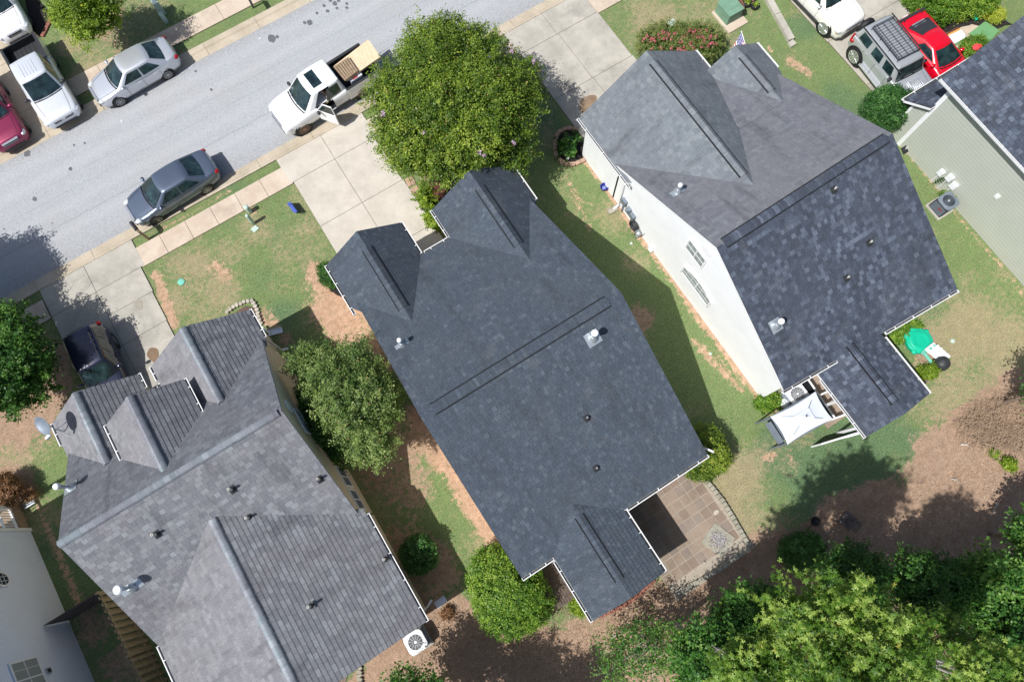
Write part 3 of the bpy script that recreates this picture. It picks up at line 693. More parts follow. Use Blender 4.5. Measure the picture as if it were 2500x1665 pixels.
# ---------- left (grey three-tab) house
hL = thing('house', 'grey three tab shingle house with tan wall, three front gables and a satellite dish', 'house', (-10, 7, 0))
wL = plain('tan_stucco_siding', srgb(206, 194, 170), .8, var=.06)
zE, zR, yR = 2.9, 6.08, 8.15
mb = MB(); wallbox(mb, -14.3, 3.9, -5.58, 12.2, 0, 2.85); wallbox(mb, -10.0, -.85, -5.57, 3.8, 0, 2.86); wallbox(mb, -14.2, -.85, -10, 4.0, 0, 2.85); wallbox(mb, -9.9, 12.0, -5.75, 13.5, 0, 2.85); wallbox(mb, -14.4, 12.0, -10.95, 13.5, 0, 2.85); wallbox(mb, -11.8, 9.0, -8.85, 11.55, 3, 4.45)
gable_x(mb, 3.8, 12.3, yR, 2.86, 6.0, -5.60); gable_x(mb, 3.9, 12.2, yR, 2.8, 5.85, -14.28); gable_y(mb, -9.9, -5.75, -7.78, 2.8, 4.35, 13.48); gable_y(mb, -14.4, -10.95, -12.7, 2.8, 4.1, 13.48); gable_y(mb, -11.8, -8.85, -10.33, 4.4, 5.45, 11.53); gable_y(mb, -14.2, -5.62, -9.9, 2.8, 4.7, -.83)
mb.build('wall', wL, hL)
T = .016
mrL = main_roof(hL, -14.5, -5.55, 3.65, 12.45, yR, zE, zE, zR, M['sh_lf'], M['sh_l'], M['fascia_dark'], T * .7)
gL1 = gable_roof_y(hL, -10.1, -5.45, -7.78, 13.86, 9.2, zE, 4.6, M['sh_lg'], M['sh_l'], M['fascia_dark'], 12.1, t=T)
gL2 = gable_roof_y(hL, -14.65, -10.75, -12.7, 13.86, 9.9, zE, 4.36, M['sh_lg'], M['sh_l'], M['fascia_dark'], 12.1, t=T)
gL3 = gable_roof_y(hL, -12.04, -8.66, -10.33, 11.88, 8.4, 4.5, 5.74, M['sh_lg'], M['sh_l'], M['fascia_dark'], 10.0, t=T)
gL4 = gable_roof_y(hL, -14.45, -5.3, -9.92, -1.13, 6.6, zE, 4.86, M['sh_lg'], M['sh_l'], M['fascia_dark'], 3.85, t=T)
mb = MB(); slope(mb, (-10.1, 13.08, 2.44), (-10.75, 13.08, 2.44), (-10.75, 12.3, 3.0), (-10.1, 12.3, 3.0), .02); mb.build('roof_slope', [M['sh_l'], M['slot']], mrL)
barrel_cap(mrL, (-14.5, yR, zR), (-5.7, yR, zR), .155, M['cap_l'], (.6, .6))
barrel_cap(gL1, (-7.78, 13.8, 4.6), (-7.78, 10.2, 4.6), .165, M['cap_l'], (.5, .5)); barrel_cap(gL2, (-12.7, 13.8, 4.36), (-12.7, 10.5, 4.36), .165, M['cap_l'], (.5, .5))
barrel_cap(gL3, (-10.33, 11.85, 5.74), (-10.33, 8.55, 5.74), .165, M['cap_l'], (.5, .5)); barrel_cap(gL4, (-9.92, -1.13, 4.86), (-9.92, 6.3, 4.86), .165, M['cap_l'], (.3, .3))
slL = (zR - zE) / (12.45 - yR); sbL = (zR - zE) / (yR - 3.65)
for ab in [((-5.45, 13.86, zE), (-5.45, 12.4, zE), (1, 0, 0)), ((-10.1, 13.86, zE), (-10.1, 13.15, zE), (-1, 0, 0)), ((-10.75, 13.86, zE), (-10.75, 13.15, zE), (1, 0, 0)), ((-14.65, 13.86, zE), (-14.65, 12.8, zE), (-1, 0, 0)),
           ((-8.66, 11.88, 4.5), (-8.66, 10.3, 4.5), (1, 0, 0)), ((-12.04, 11.88, 4.5), (-12.04, 10.3, 4.5), (-1, 0, 0)), ((-5.3, 3.6, zE), (-5.3, -1.13, zE), (1, 0, 0)), ((-14.45, 3.6, zE), (-14.45, -1.13, zE), (-1, 0, 0))]:
    gutter(hL, *ab, hang=.6 if abs(ab[0][1] - ab[1][1]) < 2 else .95)
gutter(hL, (-10.62, 13.08, 2.46), (-10.23, 13.08, 2.46), (0, 1, 0))
zb = lambda y: zR - slL * (y - yR) if y > yR else zR - sbL * (yR - y)
p = P(178, 1190, 4.3); flue(mrL, (p.x, p.y, zb(p.y)), -slL, .8, .13, (.5, .45))
p = P(340, 1430, 3.9); flue(mrL, (p.x, p.y, zb(p.y)), sbL, .85, .17, (.85, .3))
for q in ((577, 1196), (598, 1264), (396, 1304), (771, 1168)):
    p = P(q[0], q[1], 4.8); boot(mrL, p.x, p.y, zb(p.y), sbL, .42, True, .05)
for q in ((764, 1477), (928, 1368)):
    p = P(q[0], q[1], 4.0); zz = 4.86 - (p.x + 9.92) * (1.96 / 4.62); boot(gL4, p.x, p.y, zz, 0, .42, True, .05)
window(hL, (-5.58, 8.05, 3.75), 'x', 1.15, .75, 2, 2, M['pane']); window(hL, (-5.58, 5.6, 1.75), 'x', 1.0, 1.2, 2, 4, M['pane']); window(hL, (-5.58, 4.5, 1.75), 'x', 1.0, 1.2, 2, 4, M['pane']); window(hL, (-5.575, 2.7, 1.9), 'x', 1.5, .5, 2, 1, M['pane'])
mb = MB().lathe((-5.57, 8.6, 4.65), [(.3, 0), (.3, .04), (.24, .05)], 18, axis='x'); mb.build('gable_vent', M['white'], hL)
downspout(hL, (-5.4, 12.5, 2.8), (-5.55, 12.6, .0), (1, -.2, 0)); downspout(hL, (-5.25, -1.0, 2.8), (-5.45, -.75, .0), (1, .5, 0))

# ---------- white-walled house
hW = thing('house', 'white sided house with worn grey front roof and patchy blue black rear roof', 'house', (16, 5, 0))
wW = siding('white_siding', (.90, .925, .95, 1), damt=.02)
zE, zR, yR = 2.9, 5.98, 4.8
mb = MB(); wallbox(mb, 11.93, -1.17, 20.5, 10.8, 0, 2.85); wallbox(mb, 11.93, 10.7, 18.2, 13.5, 0, 2.85); wallbox(mb, 18.2, 10.7, 20.9, 12.4, 0, 2.5); wallbox(mb, 14.7, -4.3, 16.7, -1.2, 0, 2.4)
gable_x(mb, -1.2, 11.0, 4.73, 2.86, 5.9, 11.92); gable_x(mb, -1.5, 11.0, yR, 2.86, 5.9, 20.48); gable_y(mb, 11.93, 18.2, 15.07, 2.8, 5.0, 13.48); gable_y(mb, 18.2, 20.9, 19.45, 2.6, 3.7, 12.38); gable_y(mb, 13.8, 16.7, 15.2, 2.5, 3.0, -4.28)
mb.build('wall', wW, hW)
MB().box((13.85, -4.25, 1.25), (.12, .12, 2.5)).box((13.85, -2.9, 1.25), (.12, .12, 2.5)).build('porch_post', M['white'], hW)
mrW = main_roof(hW, 11.82, 20.75, (-1.30, -1.78), 11.15, (4.72, 4.88), zE, zE, zR, M['sh_wf'], M['sh_wr'], M['white'], .012)
gW1 = gable_roof_y(hW, 11.76, 18.39, 15.07, 13.92, 6.0, zE, 5.26, M['sh_wg'], M['sh_wg'], M['white'], 10.0, t=.012)
gW2 = gable_roof_y(hW, 17.83, 21.07, 19.45, 12.68, 8.9, zE, 3.9, M['sh_wg'], M['sh_wg'], M['white'], 10.8, t=.012)
gW3 = gable_roof_y(hW, 13.6, 16.95, 15.2, -4.65, .2, 2.55, 3.2, M['sh_wr'], M['sh_wr'], M['white'], -1.3)
sW = (zR - zE) / (11.15 - yR); sWb = (zR - zE) / (yR + 1.62)
mb = MB(); slope(mb, (19.3, 12.6, 2.95), (17.5, 12.6, 2.95), (17.0, 9.1, 3.93), (19.45, 9.1, 3.93), .012); mb.build('roof_slope', [M['sh_wf'], M['slot']], mrW)
ridge_strip(mrW, (12.2, 4.727, zR), (20.5, 4.877, zR), .19, (sW, sWb), mat=M['sh_wr'])
ridge_strip(gW1, (15.07, 13.35, 5.26), (15.07, 6.85, 5.26), .17, (.71, .71), mat=M['sh_wg']); ridge_strip(gW2, (19.45, 12.1, 3.9), (19.45, 9.9, 3.9), .17, (.62, .62), mat=M['sh_wg']); ridge_strip(gW3, (15.2, -1.2, 3.2), (15.2, -4.1, 3.2), .15, (.4, .4), mat=M['sh_wr'])
gutter(hW, (11.76, 13.92, zE), (11.76, 9.75, zE), (-1, 0, 0), hang=1.2); gutter(hW, (18.39, 13.92, zE), (18.39, 12.8, zE), (1, 0, 0)); gutter(hW, (21.07, 12.68, zE), (21.07, 11.1, zE), (1, 0, 0))
gutter(hW, (16.95, -1.585, zE), (20.75, -1.78, zE), (0, -1, 0), hang=.95); gutter(hW, (11.75, -1.30, zE), (14.45, -1.44, zE), (0, -1, 0), hang=.8)
gutter(hW, (16.95, -1.8, 2.55), (16.95, -4.65, 2.55), (1, 0, 0)); gutter(hW, (13.6, -1.8, 2.55), (13.6, -4.65, 2.55), (-1, 0, 0))
zw = lambda y: zR - sW * (y - yR) if y > yR else zR - sWb * (yR - y)
p = P(1653, 470, 4.4); flue(mrW, (p.x, p.y, zw(p.y)), -sW, .55, .1, (.6, .3))
p = P(1888, 800, 3.9); flue(mrW, (p.x, p.y, zw(p.y)), sWb, .6, .13, (.5, .5))
for q in ((2012, 490), (2130, 588), (2083, 668), (2182, 393)):
    p = P(q[0], q[1], 4.8); boot(mrW, p.x, p.y, zw(p.y), sWb, .24, True)
window(hW, (11.885, 5.35, 3.95), 'x', 1.2, .95, 4, 2, M['blinds'], nrm=-1); window(hW, (11.90, 4.5, 2.0), 'x', 2.05, .95, 6, 3, M['blinds'], arch=True, nrm=-1)
MB().lathe((11.89, 5.0, 4.95), [(.27, 0), (.27, -.03), (.22, -.04)], 20, axis='x').build('gable_vent', M['white'], hW)
downspout(hW, (11.68, 10.0, 2.82), (11.86, 10.2, 0), (-1, -.1, 0))

# ---------- sage green two-storey house
hG = thing('house', 'two storey house with pale sage green siding and dark shingles at right edge', 'house', (29, 0, 0))
wG = siding('sage_siding', srgb(184, 189, 179), .19, damt=.05)
mb = MB(); wallbox(mb, 25.6, -8, 37, 5.5, 0, 4.75); wallbox(mb, 25.55, 5.4, 37, 6.25, 0, 2.4); wallbox(mb, 29.5, 5.4, 37, 6.05, 2.4, 4.6); mb.poly([(25.56, 5.4, 2.4), (25.56, 6.25, 2.4), (25.56, 5.4, 3.2)]); mb.poly([(25.552, 6.25, 2.4), (25.552, 5.4, 2.4), (25.552, 5.4, 3.2)]); mb.build('wall', wG, hG)
mb = MB(); n_ = slope(mb, (25.2, 6.02, 4.85), (25.2, -8.3, 4.85), (31.4, -8.3, 9.0), (31.4, 6.02, 9.0)); oG = mb.build('roof', [M['sh_wr'], M['slot']], hG)
f = MB(); slab_under(f, [(25.2, -8.3, 4.85), (25.2, 6.02, 4.85), (31.4, 6.02, 9.0), (31.4, -8.3, 9.0)], n_); f.build('fascia', M['white'], oG)
mb = MB(); n_ = slope(mb, (37.6, 6.02, 4.85), (37.6, -8.3, 4.85), (31.4, -8.3, 9.0), (31.4, 6.02, 9.0)); mb.build('roof_slope', [M['sh_wr'], M['slot']], oG)
mb = MB(); n_ = slope(mb, (34, 6.62, 2.5), (25.25, 6.62, 2.5), (25.25, 5.45, 3.35), (34, 5.45, 3.35)); oP = mb.build('roof', [M['sh_wr'], M['slot']], hG, label='low front porch roof')
f = MB(); slab_under(f, [(34, 6.62, 2.5), (25.25, 6.62, 2.5), (25.25, 5.45, 3.35), (34, 5.45, 3.35)], n_); f.build('fascia', M['white'], oP)
gutter(hG, (25.2, 6.02, 4.85), (25.2, -8.3, 4.85), (-1, 0, 0), hang=1.1); gutter(hG, (25.25, 6.62, 2.5), (32, 6.62, 2.5), (0, 1, 0), hang=1.3)
MB().box((25.58, 5.42, 2.35), (.1, .2, 4.7)).box((25.54, 6.2, 1.2), (.06, .12, 2.4)).build('corner_board', M['white'], hG)
p = P(2440, 476, 2.4); MB().box((25.57, p.y, 2.4), (.06, .2, .22)).build('wall_vent', M['white'], hG)
mb = MB()
for dx, z_, s_ in ((0, .9, .26), (.45, 1.1, .3), (.85, .95, .3)): mb.box((25.53, 3.0 - dx, z_), (.16, s_, s_ * 1.2)); mb.tube([(25.52, 3.0 - dx, .05), (25.52, 3.0 - dx, z_)], .025)
mb.build('meter_box', M['white_metal'], hG)

# ---------- blue-white house at lower left
hB = thing('house', 'tall pale blue sided house wall with octagon window at lower left corner', 'house', (-23, 6, 0))
wB = siding('pale_blue_siding', (.74, .82, .97, 1), .12, damt=.03)
mb = MB(); wallbox(mb, -28, -8, -18.85, 11.4, 0, 5.9); gable_x(mb, -8, 11.4, 1.7, 5.85, 8.6, -18.87); mb.build('wall', wB, hB)
mb = MB(); slope(mb, (-18.6, 11.9, 5.75), (-28.5, 11.9, 5.75), (-28.5, 1.7, 8.9), (-18.6, 1.7, 8.9)); oB = mb.build('roof', [M['sh_l'], M['slot']], hB)
mb = MB(); slope(mb, (-28.5, -8.5, 5.75), (-18.6, -8.5, 5.75), (-18.6, 1.7, 8.9), (-28.5, 1.7, 8.9)); mb.build('roof_slope', [M['sh_l'], M['slot']], oB)
MB().box((-18.83, 11.38, 2.95), (.12, .14, 5.9)).build('corner_board', M['white'], hB)
# octagon window, double window, small wall lamp
q = P(5, 1415, 2.6); 
def on_wall(px, py, X):   # z where the sight line meets the plane x = X
    d = RM @ np.array([px - 1250, -(py - 832.5), -FPX]); s = X / d[0]; return Vector((X, d[1] * s, CAM_H + d[2] * s))
q = on_wall(3, 1414, -18.83); fr = MB(); pn = MB(); r1, r2 = .36, .28
oc = lambda r, d: [(q.x + d, q.y + r * math.cos(R_(22.5 + 45 * i)), q.z + r * 1.25 * math.sin(R_(22.5 + 45 * i))) for i in range(8)]
A1, A2 = oc(r1, .05), oc(r2, .05)
for i in range(8): j = (i + 1) % 8; fr.poly([A1[i], A1[j], A2[j], A2[i]]); fr.poly([A1[i], oc(r1, 0)[i], oc(r1, 0)[j], A1[j]])
for k in (-1, 1): fr.bar((q.x + .045, q.y + k * .09, q.z - .32), (q.x + .045, q.y + k * .09, q.z + .32), .015, .015); fr.bar((q.x + .045, q.y - .27, q.z + k * .1), (q.x + .045, q.y + .27, q.z + k * .1), .015, .015)
pn.poly(oc(r2, .02)); ow = fr.build('window', M['white'], hB); pn.build('pane', M['pane'], ow)
q = on_wall(72, 1655, -18.83); window(hB, (-18.83, q.y, q.z), 'x', 1.5, 1.5, 4, 2, M['blinds'])
q = on_wall(119, 1636, -18.8); MB().box(q, (.05, .22, .26)).box(q + Vector((.03, 0, 0)), (.03, .13, .16), mi=1).build('wall_vent', [M['galv'], M['dark']], hB)
# front porch of that house: deck, post, railing with balusters, beam
mb = MB(); mb.box((-21.5, 12.0, .25), (5.3, 1.3, .5)); mb.build('porch_deck', M['wood'], hB)
mb = MB(); mb.box((-18.95, 12.55, 2.6), (.14, .14, 4.3)); mb.box((-22, 12.55, 4.75), (6.2, .16, .2)); mb.build('porch_post', M['white'], hB)
mb = MB(); mb.bar((-18.95, 12.5, 1.35), (-18.95, 11.45, 1.35), .09, .06); mb.bar((-18.95, 12.5, .6), (-18.95, 11.45, .6), .08, .06)
for i in range(8): mb.bar((-18.95, 12.4 - i * .125, .6), (-18.95, 12.4 - i * .125, 1.35), .035, .035, upv=(1, 0, 0))
mb.build('railing', M['white'], hB)
# ------------------------------------------------------------------ vehicles
def interp(tab, x):
    if x <= tab[0][0]: return tab[0][1]
    for (a, va), (b, vb) in zip(tab, tab[1:]):
        if x <= b: return va + (vb - va) * (x - a) / (b - a)
    return tab[-1][1]

def body_loft(L, W, top, plan, zb, x0=0.0, x1=1.0, hole=None, crown=.035, box=0.0, n=40):
    """x runs 0 (nose) .. 1 (tail) ; car nose at +L/2"""
    mb = MB(); fr = sorted(set([x0, x1] + [x0 + (x1 - x0) * i / n for i in range(n + 1)] + [q for q in (.006, .018, .035, .965, .982, .994) if x0 < q < x1])); rings = []
    for f in fr:
        zt = interp(top, f); hw = interp(plan, f) * W / 2; x = L / 2 - f * L; z0 = zb + (.12 if f < .02 or f > .98 else 0)
        H = zt - z0; e = .05 if not box else .025
        half = [(0, z0), (.80 * hw, z0), (.94 * hw, z0 + .08 * H), (.99 * hw, z0 + .28 * H), (hw, z0 + .5 * H), ((.985 + .01 * box) * hw, z0 + .74 * H), ((.955 + .03 * box) * hw, zt - e - .03), ((.90 + .06 * box) * hw, zt - .012), ((.80 + .1 * box) * hw, zt + crown * .25), (.45 * hw, zt + crown * .8), (0, zt + crown)]
        ring = [(x, y, z) for y, z in half] + [(x, -y, z) for y, z in half[-2:0:-1]]
        rings.append([mb.pt(p) for p in ring])
    m = len(rings[0])
    for i in range(len(rings) - 1):
        f = (fr[i] + fr[i + 1]) / 2
        for k in range(m):
            if hole and hole[0] < f < hole[1] and 2 <= k <= 7: continue
            a, b = rings[i], rings[i + 1]; mb.f.append([a[k], a[(k + 1) % m], b[(k + 1) % m], b[k]]); mb.mi.append(0)
    mb.f.append(rings[0][::-1]); mb.f.append(rings[-1]); mb.mi += [0, 0]
    return mb

def cabin_fns(s):
    xa0, xa1, xb1, xb0 = s['cab']          # windshield base, roof front, roof rear, rear glass base (x from nose, m)
    L = s['L']; z0f, z0r, zr = s['zbelt'], s.get('zbeltr', s['zbelt']), s['zroof']; wb, wr = s['wb'] / 2, s['wr'] / 2; bw, br = s.get('bow', .14), s.get('bowr', .10)
    X = lambda x: L / 2 - x
    def front(h, v):
        y = v * (wb + (wr - wb) * h) * .97; x = X(xa0 + (xa1 - xa0) * h) + bw * (1 - v * v) * (1 - .45 * h); return Vector((x, y, z0f + (zr - z0f) * h + .02 * (1 - v * v) * h))
    def rear(h, v):
        y = v * (wb + (wr - wb) * h) * .97; x = X(xb0 + (xb1 - xb0) * h) - br * (1 - v * v) * (1 - .3 * h); return Vector((x, y, z0r + (zr - z0r) * h + .02 * (1 - v * v) * h))
    def side(h, t, sg):
        f, r = front(h, sg), rear(h, sg); p = f.lerp(r, t); bulge = .05 * math.sin(math.pi * t) * (1 - .3 * h); p.y += sg * (bulge + .012); return p
    return front, rear, side

def build_car(s, loc, ang, name, label, cat, group=None):
    root = thing(name, label, cat, loc, ang, group); L, W = s['L'], s['W']; pm = s['paint']; box = s.get('box', 0)
    s.setdefault('zroof', s['H']); g = s.get('ground', .2)
    hole = None; X = lambda x: L / 2 - x
    if s.get('open_door'): hole = (s['open_door'][0] / L, s['open_door'][1] / L)
    cabend = s.get('body_end', 1.0)
    mb = body_loft(L, W, s['top'], s['plan'], g, 0, cabend, hole, box=box)
    body = mb.build('body', pm, root, True, True)
    front, rear, side = cabin_fns(s)
    # cabin shell
    cb = MB(); hs = [-.08, 0, .2, .4, .6, .8, .93, 1.0]; rings = []; nv, ns = 8, 10
    for h in hs:
        ring = [front(h, -1 + 2 * i / nv) for i in range(nv)] + [side(h, i / ns, 1) for i in range(ns)] + [rear(h, 1 - 2 * i / nv) for i in range(nv)] + [side(h, 1 - i / ns, -1) for i in range(ns)]
        rings.append([cb.pt(p) for p in ring])
    m = len(rings[0])
    for i in range(len(rings) - 1):
        for k in range(m):
            if hole and nv <= k < nv + ns:
                xx = cb.v[rings[1][k]].x; f = (X(0) - xx) / L
                if hole[0] - .02 < f < hole[1] - .03: continue
            cb.f.append([rings[i][k], rings[i][(k + 1) % m], rings[i + 1][(k + 1) % m], rings[i + 1][k]]); cb.mi.append(0)
    top = [cb.v[i] for i in rings[-1]]; c = sum(top, Vector()) / m; prev = rings[-1]
    for q, dz in ((.94, .022), (.8, .045), (.55, .062), (.25, .07)):
        cur = [cb.pt(c + (p - c) * q + Vector((0, 0, dz + (c.z - p.z) * 0))) for p in top]
        for k in range(m): cb.f.append([prev[k], prev[(k + 1) % m], cur[(k + 1) % m], cur[k]]); cb.mi.append(0)
        prev = cur
    cb.f.append(prev); cb.mi.append(0)
    roof = cb.build('roof', s.get('roof_paint', pm), root, True, True)
    # glass
    def pane(fn, h0, h1, a0, a1, off, nm, par, mat=M['glass'], nn=8):
        p = MB(); mid = fn(.5 * (h0 + h1), .5 * (a0 + a1)); 
        def F(u, v):
            q = fn(h0 + (h1 - h0) * u, a0 + (a1 - a0) * v); return q + off
        p.grid(F, 5, nn); 
        a, b, c_ = p.v[0], p.v[1], p.v[nn + 1]
        nrm = (b - a).cross(c_ - a)
        if nrm.dot(off) < 0: p.f = [f[::-1] for f in p.f]
        return p.build(nm, mat, par, True, True)
    gm = s.get('glass', M['glass'])
    pane(lambda h, v: front(h, v), .06, .93, -.9, .9, Vector((.022, 0, .014)), 'windshield', root, gm)
    pane(lambda h, v: rear(h, v), .12, .9, -.86, .86, Vector((-.022, 0, .012)), 'rear_window', root, s.get('rglass', gm))
    for sg in (1, -1):
        for t0, t1 in s.get('side', ((.1, .47), (.51, .86))):
            if hole and sg == 1 and t0 < .3: continue
            pane(lambda h, t: side(h, t, sg), .1, .86, t0, t1, Vector((0, sg * .014, .004)), 'side_window', root, gm)
    cw = MB(); cw.tube([front(.0, -.9 + 1.8 * i / 8) + Vector((.05, 0, .012)) for i in range(9)], .03, 6)
    for k in (-.62, .08): cw.tube([front(.01, k) + Vector((.05, 0, .03)), front(.2, k + .42) + Vector((.035, 0, .03))], .009, 4)
    cw.build('wiper', M['black'], root, False, True)
    # wheels
    r, tw = s.get('r', .33), s.get('tw', .22)
    for xa in s['axles']:
        for sg in (1, -1):
            yo = sg * (W / 2 * s.get('wy', .985)); x = X(xa)
            ar = MB(); ar.lathe((x, yo - sg * .03, r * 1.0), [(r * 1.2, 0), (r * 1.2, sg * .022)] if sg > 0 else [(r * 1.2, sg * .022), (r * 1.2, 0)], 24, axis='y'); ar.build('wheel_arch', M['black'], root, False, True)
            a, b = yo - sg * tw, yo + sg * .012
            wl = MB(); y0, y1 = min(a, b), max(a, b); wl.lathe((x, 0, r), [(r * .7, y0), (r * .95, y0 + .01), (r, y0 + .05), (r, y1 - .05), (r * .95, y1 - .006), (r * .72, y1)], 24, axis='y'); wo = wl.build('wheel', M['black'], root, True, True)
            rm = MB(); rr = r * s.get('rim', .68); yo2 = b + sg * .004
            rm.lathe((x, 0, r), [(rr, yo2 - sg * .01), (rr, yo2)] if sg > 0 else [(rr, yo2), (rr, yo2 - sg * .01)], 24, axis='y', mi=1)
            for k in range(s.get('spokes', 7)):
                th = 2 * math.pi * k / s.get('spokes', 7) + .3; d = Vector((math.cos(th), 0, math.sin(th))); ctr = Vector((x, yo2 + sg * .008, r)); rm.bar(ctr + d * .04, ctr + d * rr * .97, rr * 1.5 / s.get('spokes', 7), .014, upv=(0, 1, 0))
            rm.lathe((x, 0, r), [(rr, yo2 - .004), (rr, yo2 + sg * .012), (rr * .9, yo2 + sg * .012), (rr * .9, yo2 - .004)], 24, axis='y'); rm.lathe((x, 0, r), [(.06, yo2), (.06, yo2 + sg * .015), (.02, yo2 + sg * .016)], 12, axis='y')
            rm.build('rim', [s.get('rimmat', M['alloy']), M['dark']], wo, False, True)
    # lights, grille, mirrors, handles, plates, seams
    zf = interp(s['top'], .0) ; zt = interp(s['top'], 1.0)
    hl = s.get('head', (.12, .36, .10)); zh = s.get('zhead', .62); pw = interp(s['plan'], .02) * W / 2; tl = s.get('tail', (.1, .3, .14)); ztl = s.get('ztail', .82); pr = interp(s['plan'], .98) * W / 2
    for sg in (1, -1):
        MB().ell((X(.03 * L + s.get('hx', .10)), sg * (pw - hl[1] * .12), zh), (hl[0] + .1, hl[1] * .42, hl[2] * .8), 14).build('headlight', s.get('headmat', M['lamp_lens']), root, True, True)
        if not s.get('notail'): MB().ell((X(.972 * L - s.get('tx', 0)), sg * (pr - tl[1] * .12), ztl), (tl[0] + .05, tl[1] * .42, tl[2] * .8), 14).build('taillight', M['red_lens'], root, True, True)
        q = side(.12, .045, sg); mo = MB().ell((q.x, sg * (abs(q.y) + .15), q.z + .05), (.09, .14, .085), 12); mo.bar((q.x, sg * (abs(q.y) - .02), q.z - .02), (q.x, sg * (abs(q.y) + .1), q.z), .05, .04)
        if not (hole and sg == 1): mo.build('mirror', s.get('mirror', pm), root, True, True)
        hd = MB(); sm_ = MB()
        for hx in s.get('handles', ()): hd.box((X(hx), sg * (W / 2 * .985), s['zbelt'] - .14), (.2, .05, .035))
        for dx in s.get('doors', ()): 
            for z0_, z1_ in ((g + .15, s['zbelt'] - .12),): sm_.box((X(dx), sg * (W / 2 * .992), (z0_ + z1_) / 2), (.014, .02, z1_ - z0_))
        if s.get('handles') and not (hole and sg == 1): hd.build('door_handle', s.get('handlemat', pm), root, False, True)
        if s.get('doors'): sm_.build('door_seam', M['dark'], root, False, True)
    gr = s.get('grille', (.0, .9, .12)); MB().box((X(.012 * L), 0, zh - .04), (.1, gr[1], gr[2]), mi=0).box((X(.010 * L), 0, zh - .04 + gr[2] / 2), (.115, gr[1] + .04, .03), mi=1).box((X(.010 * L), 0, zh - .05), (.112, gr[1], .02), mi=1).box((X(.004 * L), 0, g + .16), (.1, W * .6, .1)).build('grille', [M['dark'], M['chrome']], root, False, True)
    MB().box((X(L - .01), 0, .62), (.03, .32, .14)).build('license_plate', M['white'], root, False, True)
    # hood panel lines
    hp = MB()
    if s.get('hood_lines', True):
        for sg in (1, -1):
            pts = []
            for i in range(6):
                x = .16 + (s['cab'][0] - .1) * i / 5 * .95; f = x / L; zt_ = interp(s['top'], f); hw = interp(s['plan'], f) * W / 2 * (.66 + .1 * i / 5); pts.append((X(x), sg * hw, zt_ + .036 * .55 + .004))
            hp.tube(pts, .007, 4)
        hp.build('hood_seam', M['dark'], root, False, True)
    return root

def paint(nm, *c, **k): return car_paint(nm, srgb(*c), **k)
M['p_silver'] = paint('silver_paint', 205, 209, 216, metal=.55, rough=.34); M['p_white'] = paint('white_paint', 238, 240, 243); M['p_pearl'] = paint('pearl_paint', 236, 235, 228)
M['p_maroon'] = paint('maroon_paint', 140, 45, 80, metal=.35, rough=.3); M['p_slate'] = paint('slate_paint', 104, 116, 134, metal=.6, rough=.28); M['p_navy'] = paint('navy_paint', 46, 50, 72, metal=.3, rough=.25)
M['p_red'] = paint('red_paint', 205, 4, 36); M['p_truck'] = paint('silver_truck_paint', 218, 222, 228, metal=.35, rough=.35); M['p_hum'] = paint('warm_silver_paint', 186, 190, 194, metal=.45, rough=.35)

SEDAN = dict(L=4.7, W=1.83, H=1.45, top=[(0, .48), (.01, .58), (.03, .66), (.08, .76), (.2, .88), (.27, .95), (.32, .98), (.6, .99), (.78, 1.0), (.84, 1.03), (.93, 1.03), (.98, 1.0), (.992, .9), (1, .62)],
             plan=[(0, .48), (.01, .66), (.03, .8), (.07, .91), (.15, .98), (.3, 1), (.75, 1), (.88, .96), (.95, .89), (.985, .76), (1, .58)], cab=(1.28, 2.02, 3.35, 4.12), zbelt=.95, zbeltr=1.0, wb=1.66, wr=1.2, axles=(.92, 3.7), r=.33,
             handles=(2.35, 3.25), doors=(1.62, 2.55, 3.5), zhead=.66, ztail=.86, spokes=9, rimmat=M['alloy'])
def spec(base, **k): d = dict(base); d.update(k); return d

# silver sedan on the far side, dark sedan on the near side, both nose to the left
build_car(spec(SEDAN, paint=M['p_silver']), (-5.15, 29.85, .0), R_(182.5), 'sedan', 'silver sedan parked against the far kerb of the street', 'car')
build_car(spec(SEDAN, paint=M['p_slate'], L=4.75), (-6.28, 22.72, 0), R_(183.5), 'sedan', 'slate blue sedan parked at the near kerb beside the grass strip', 'car')

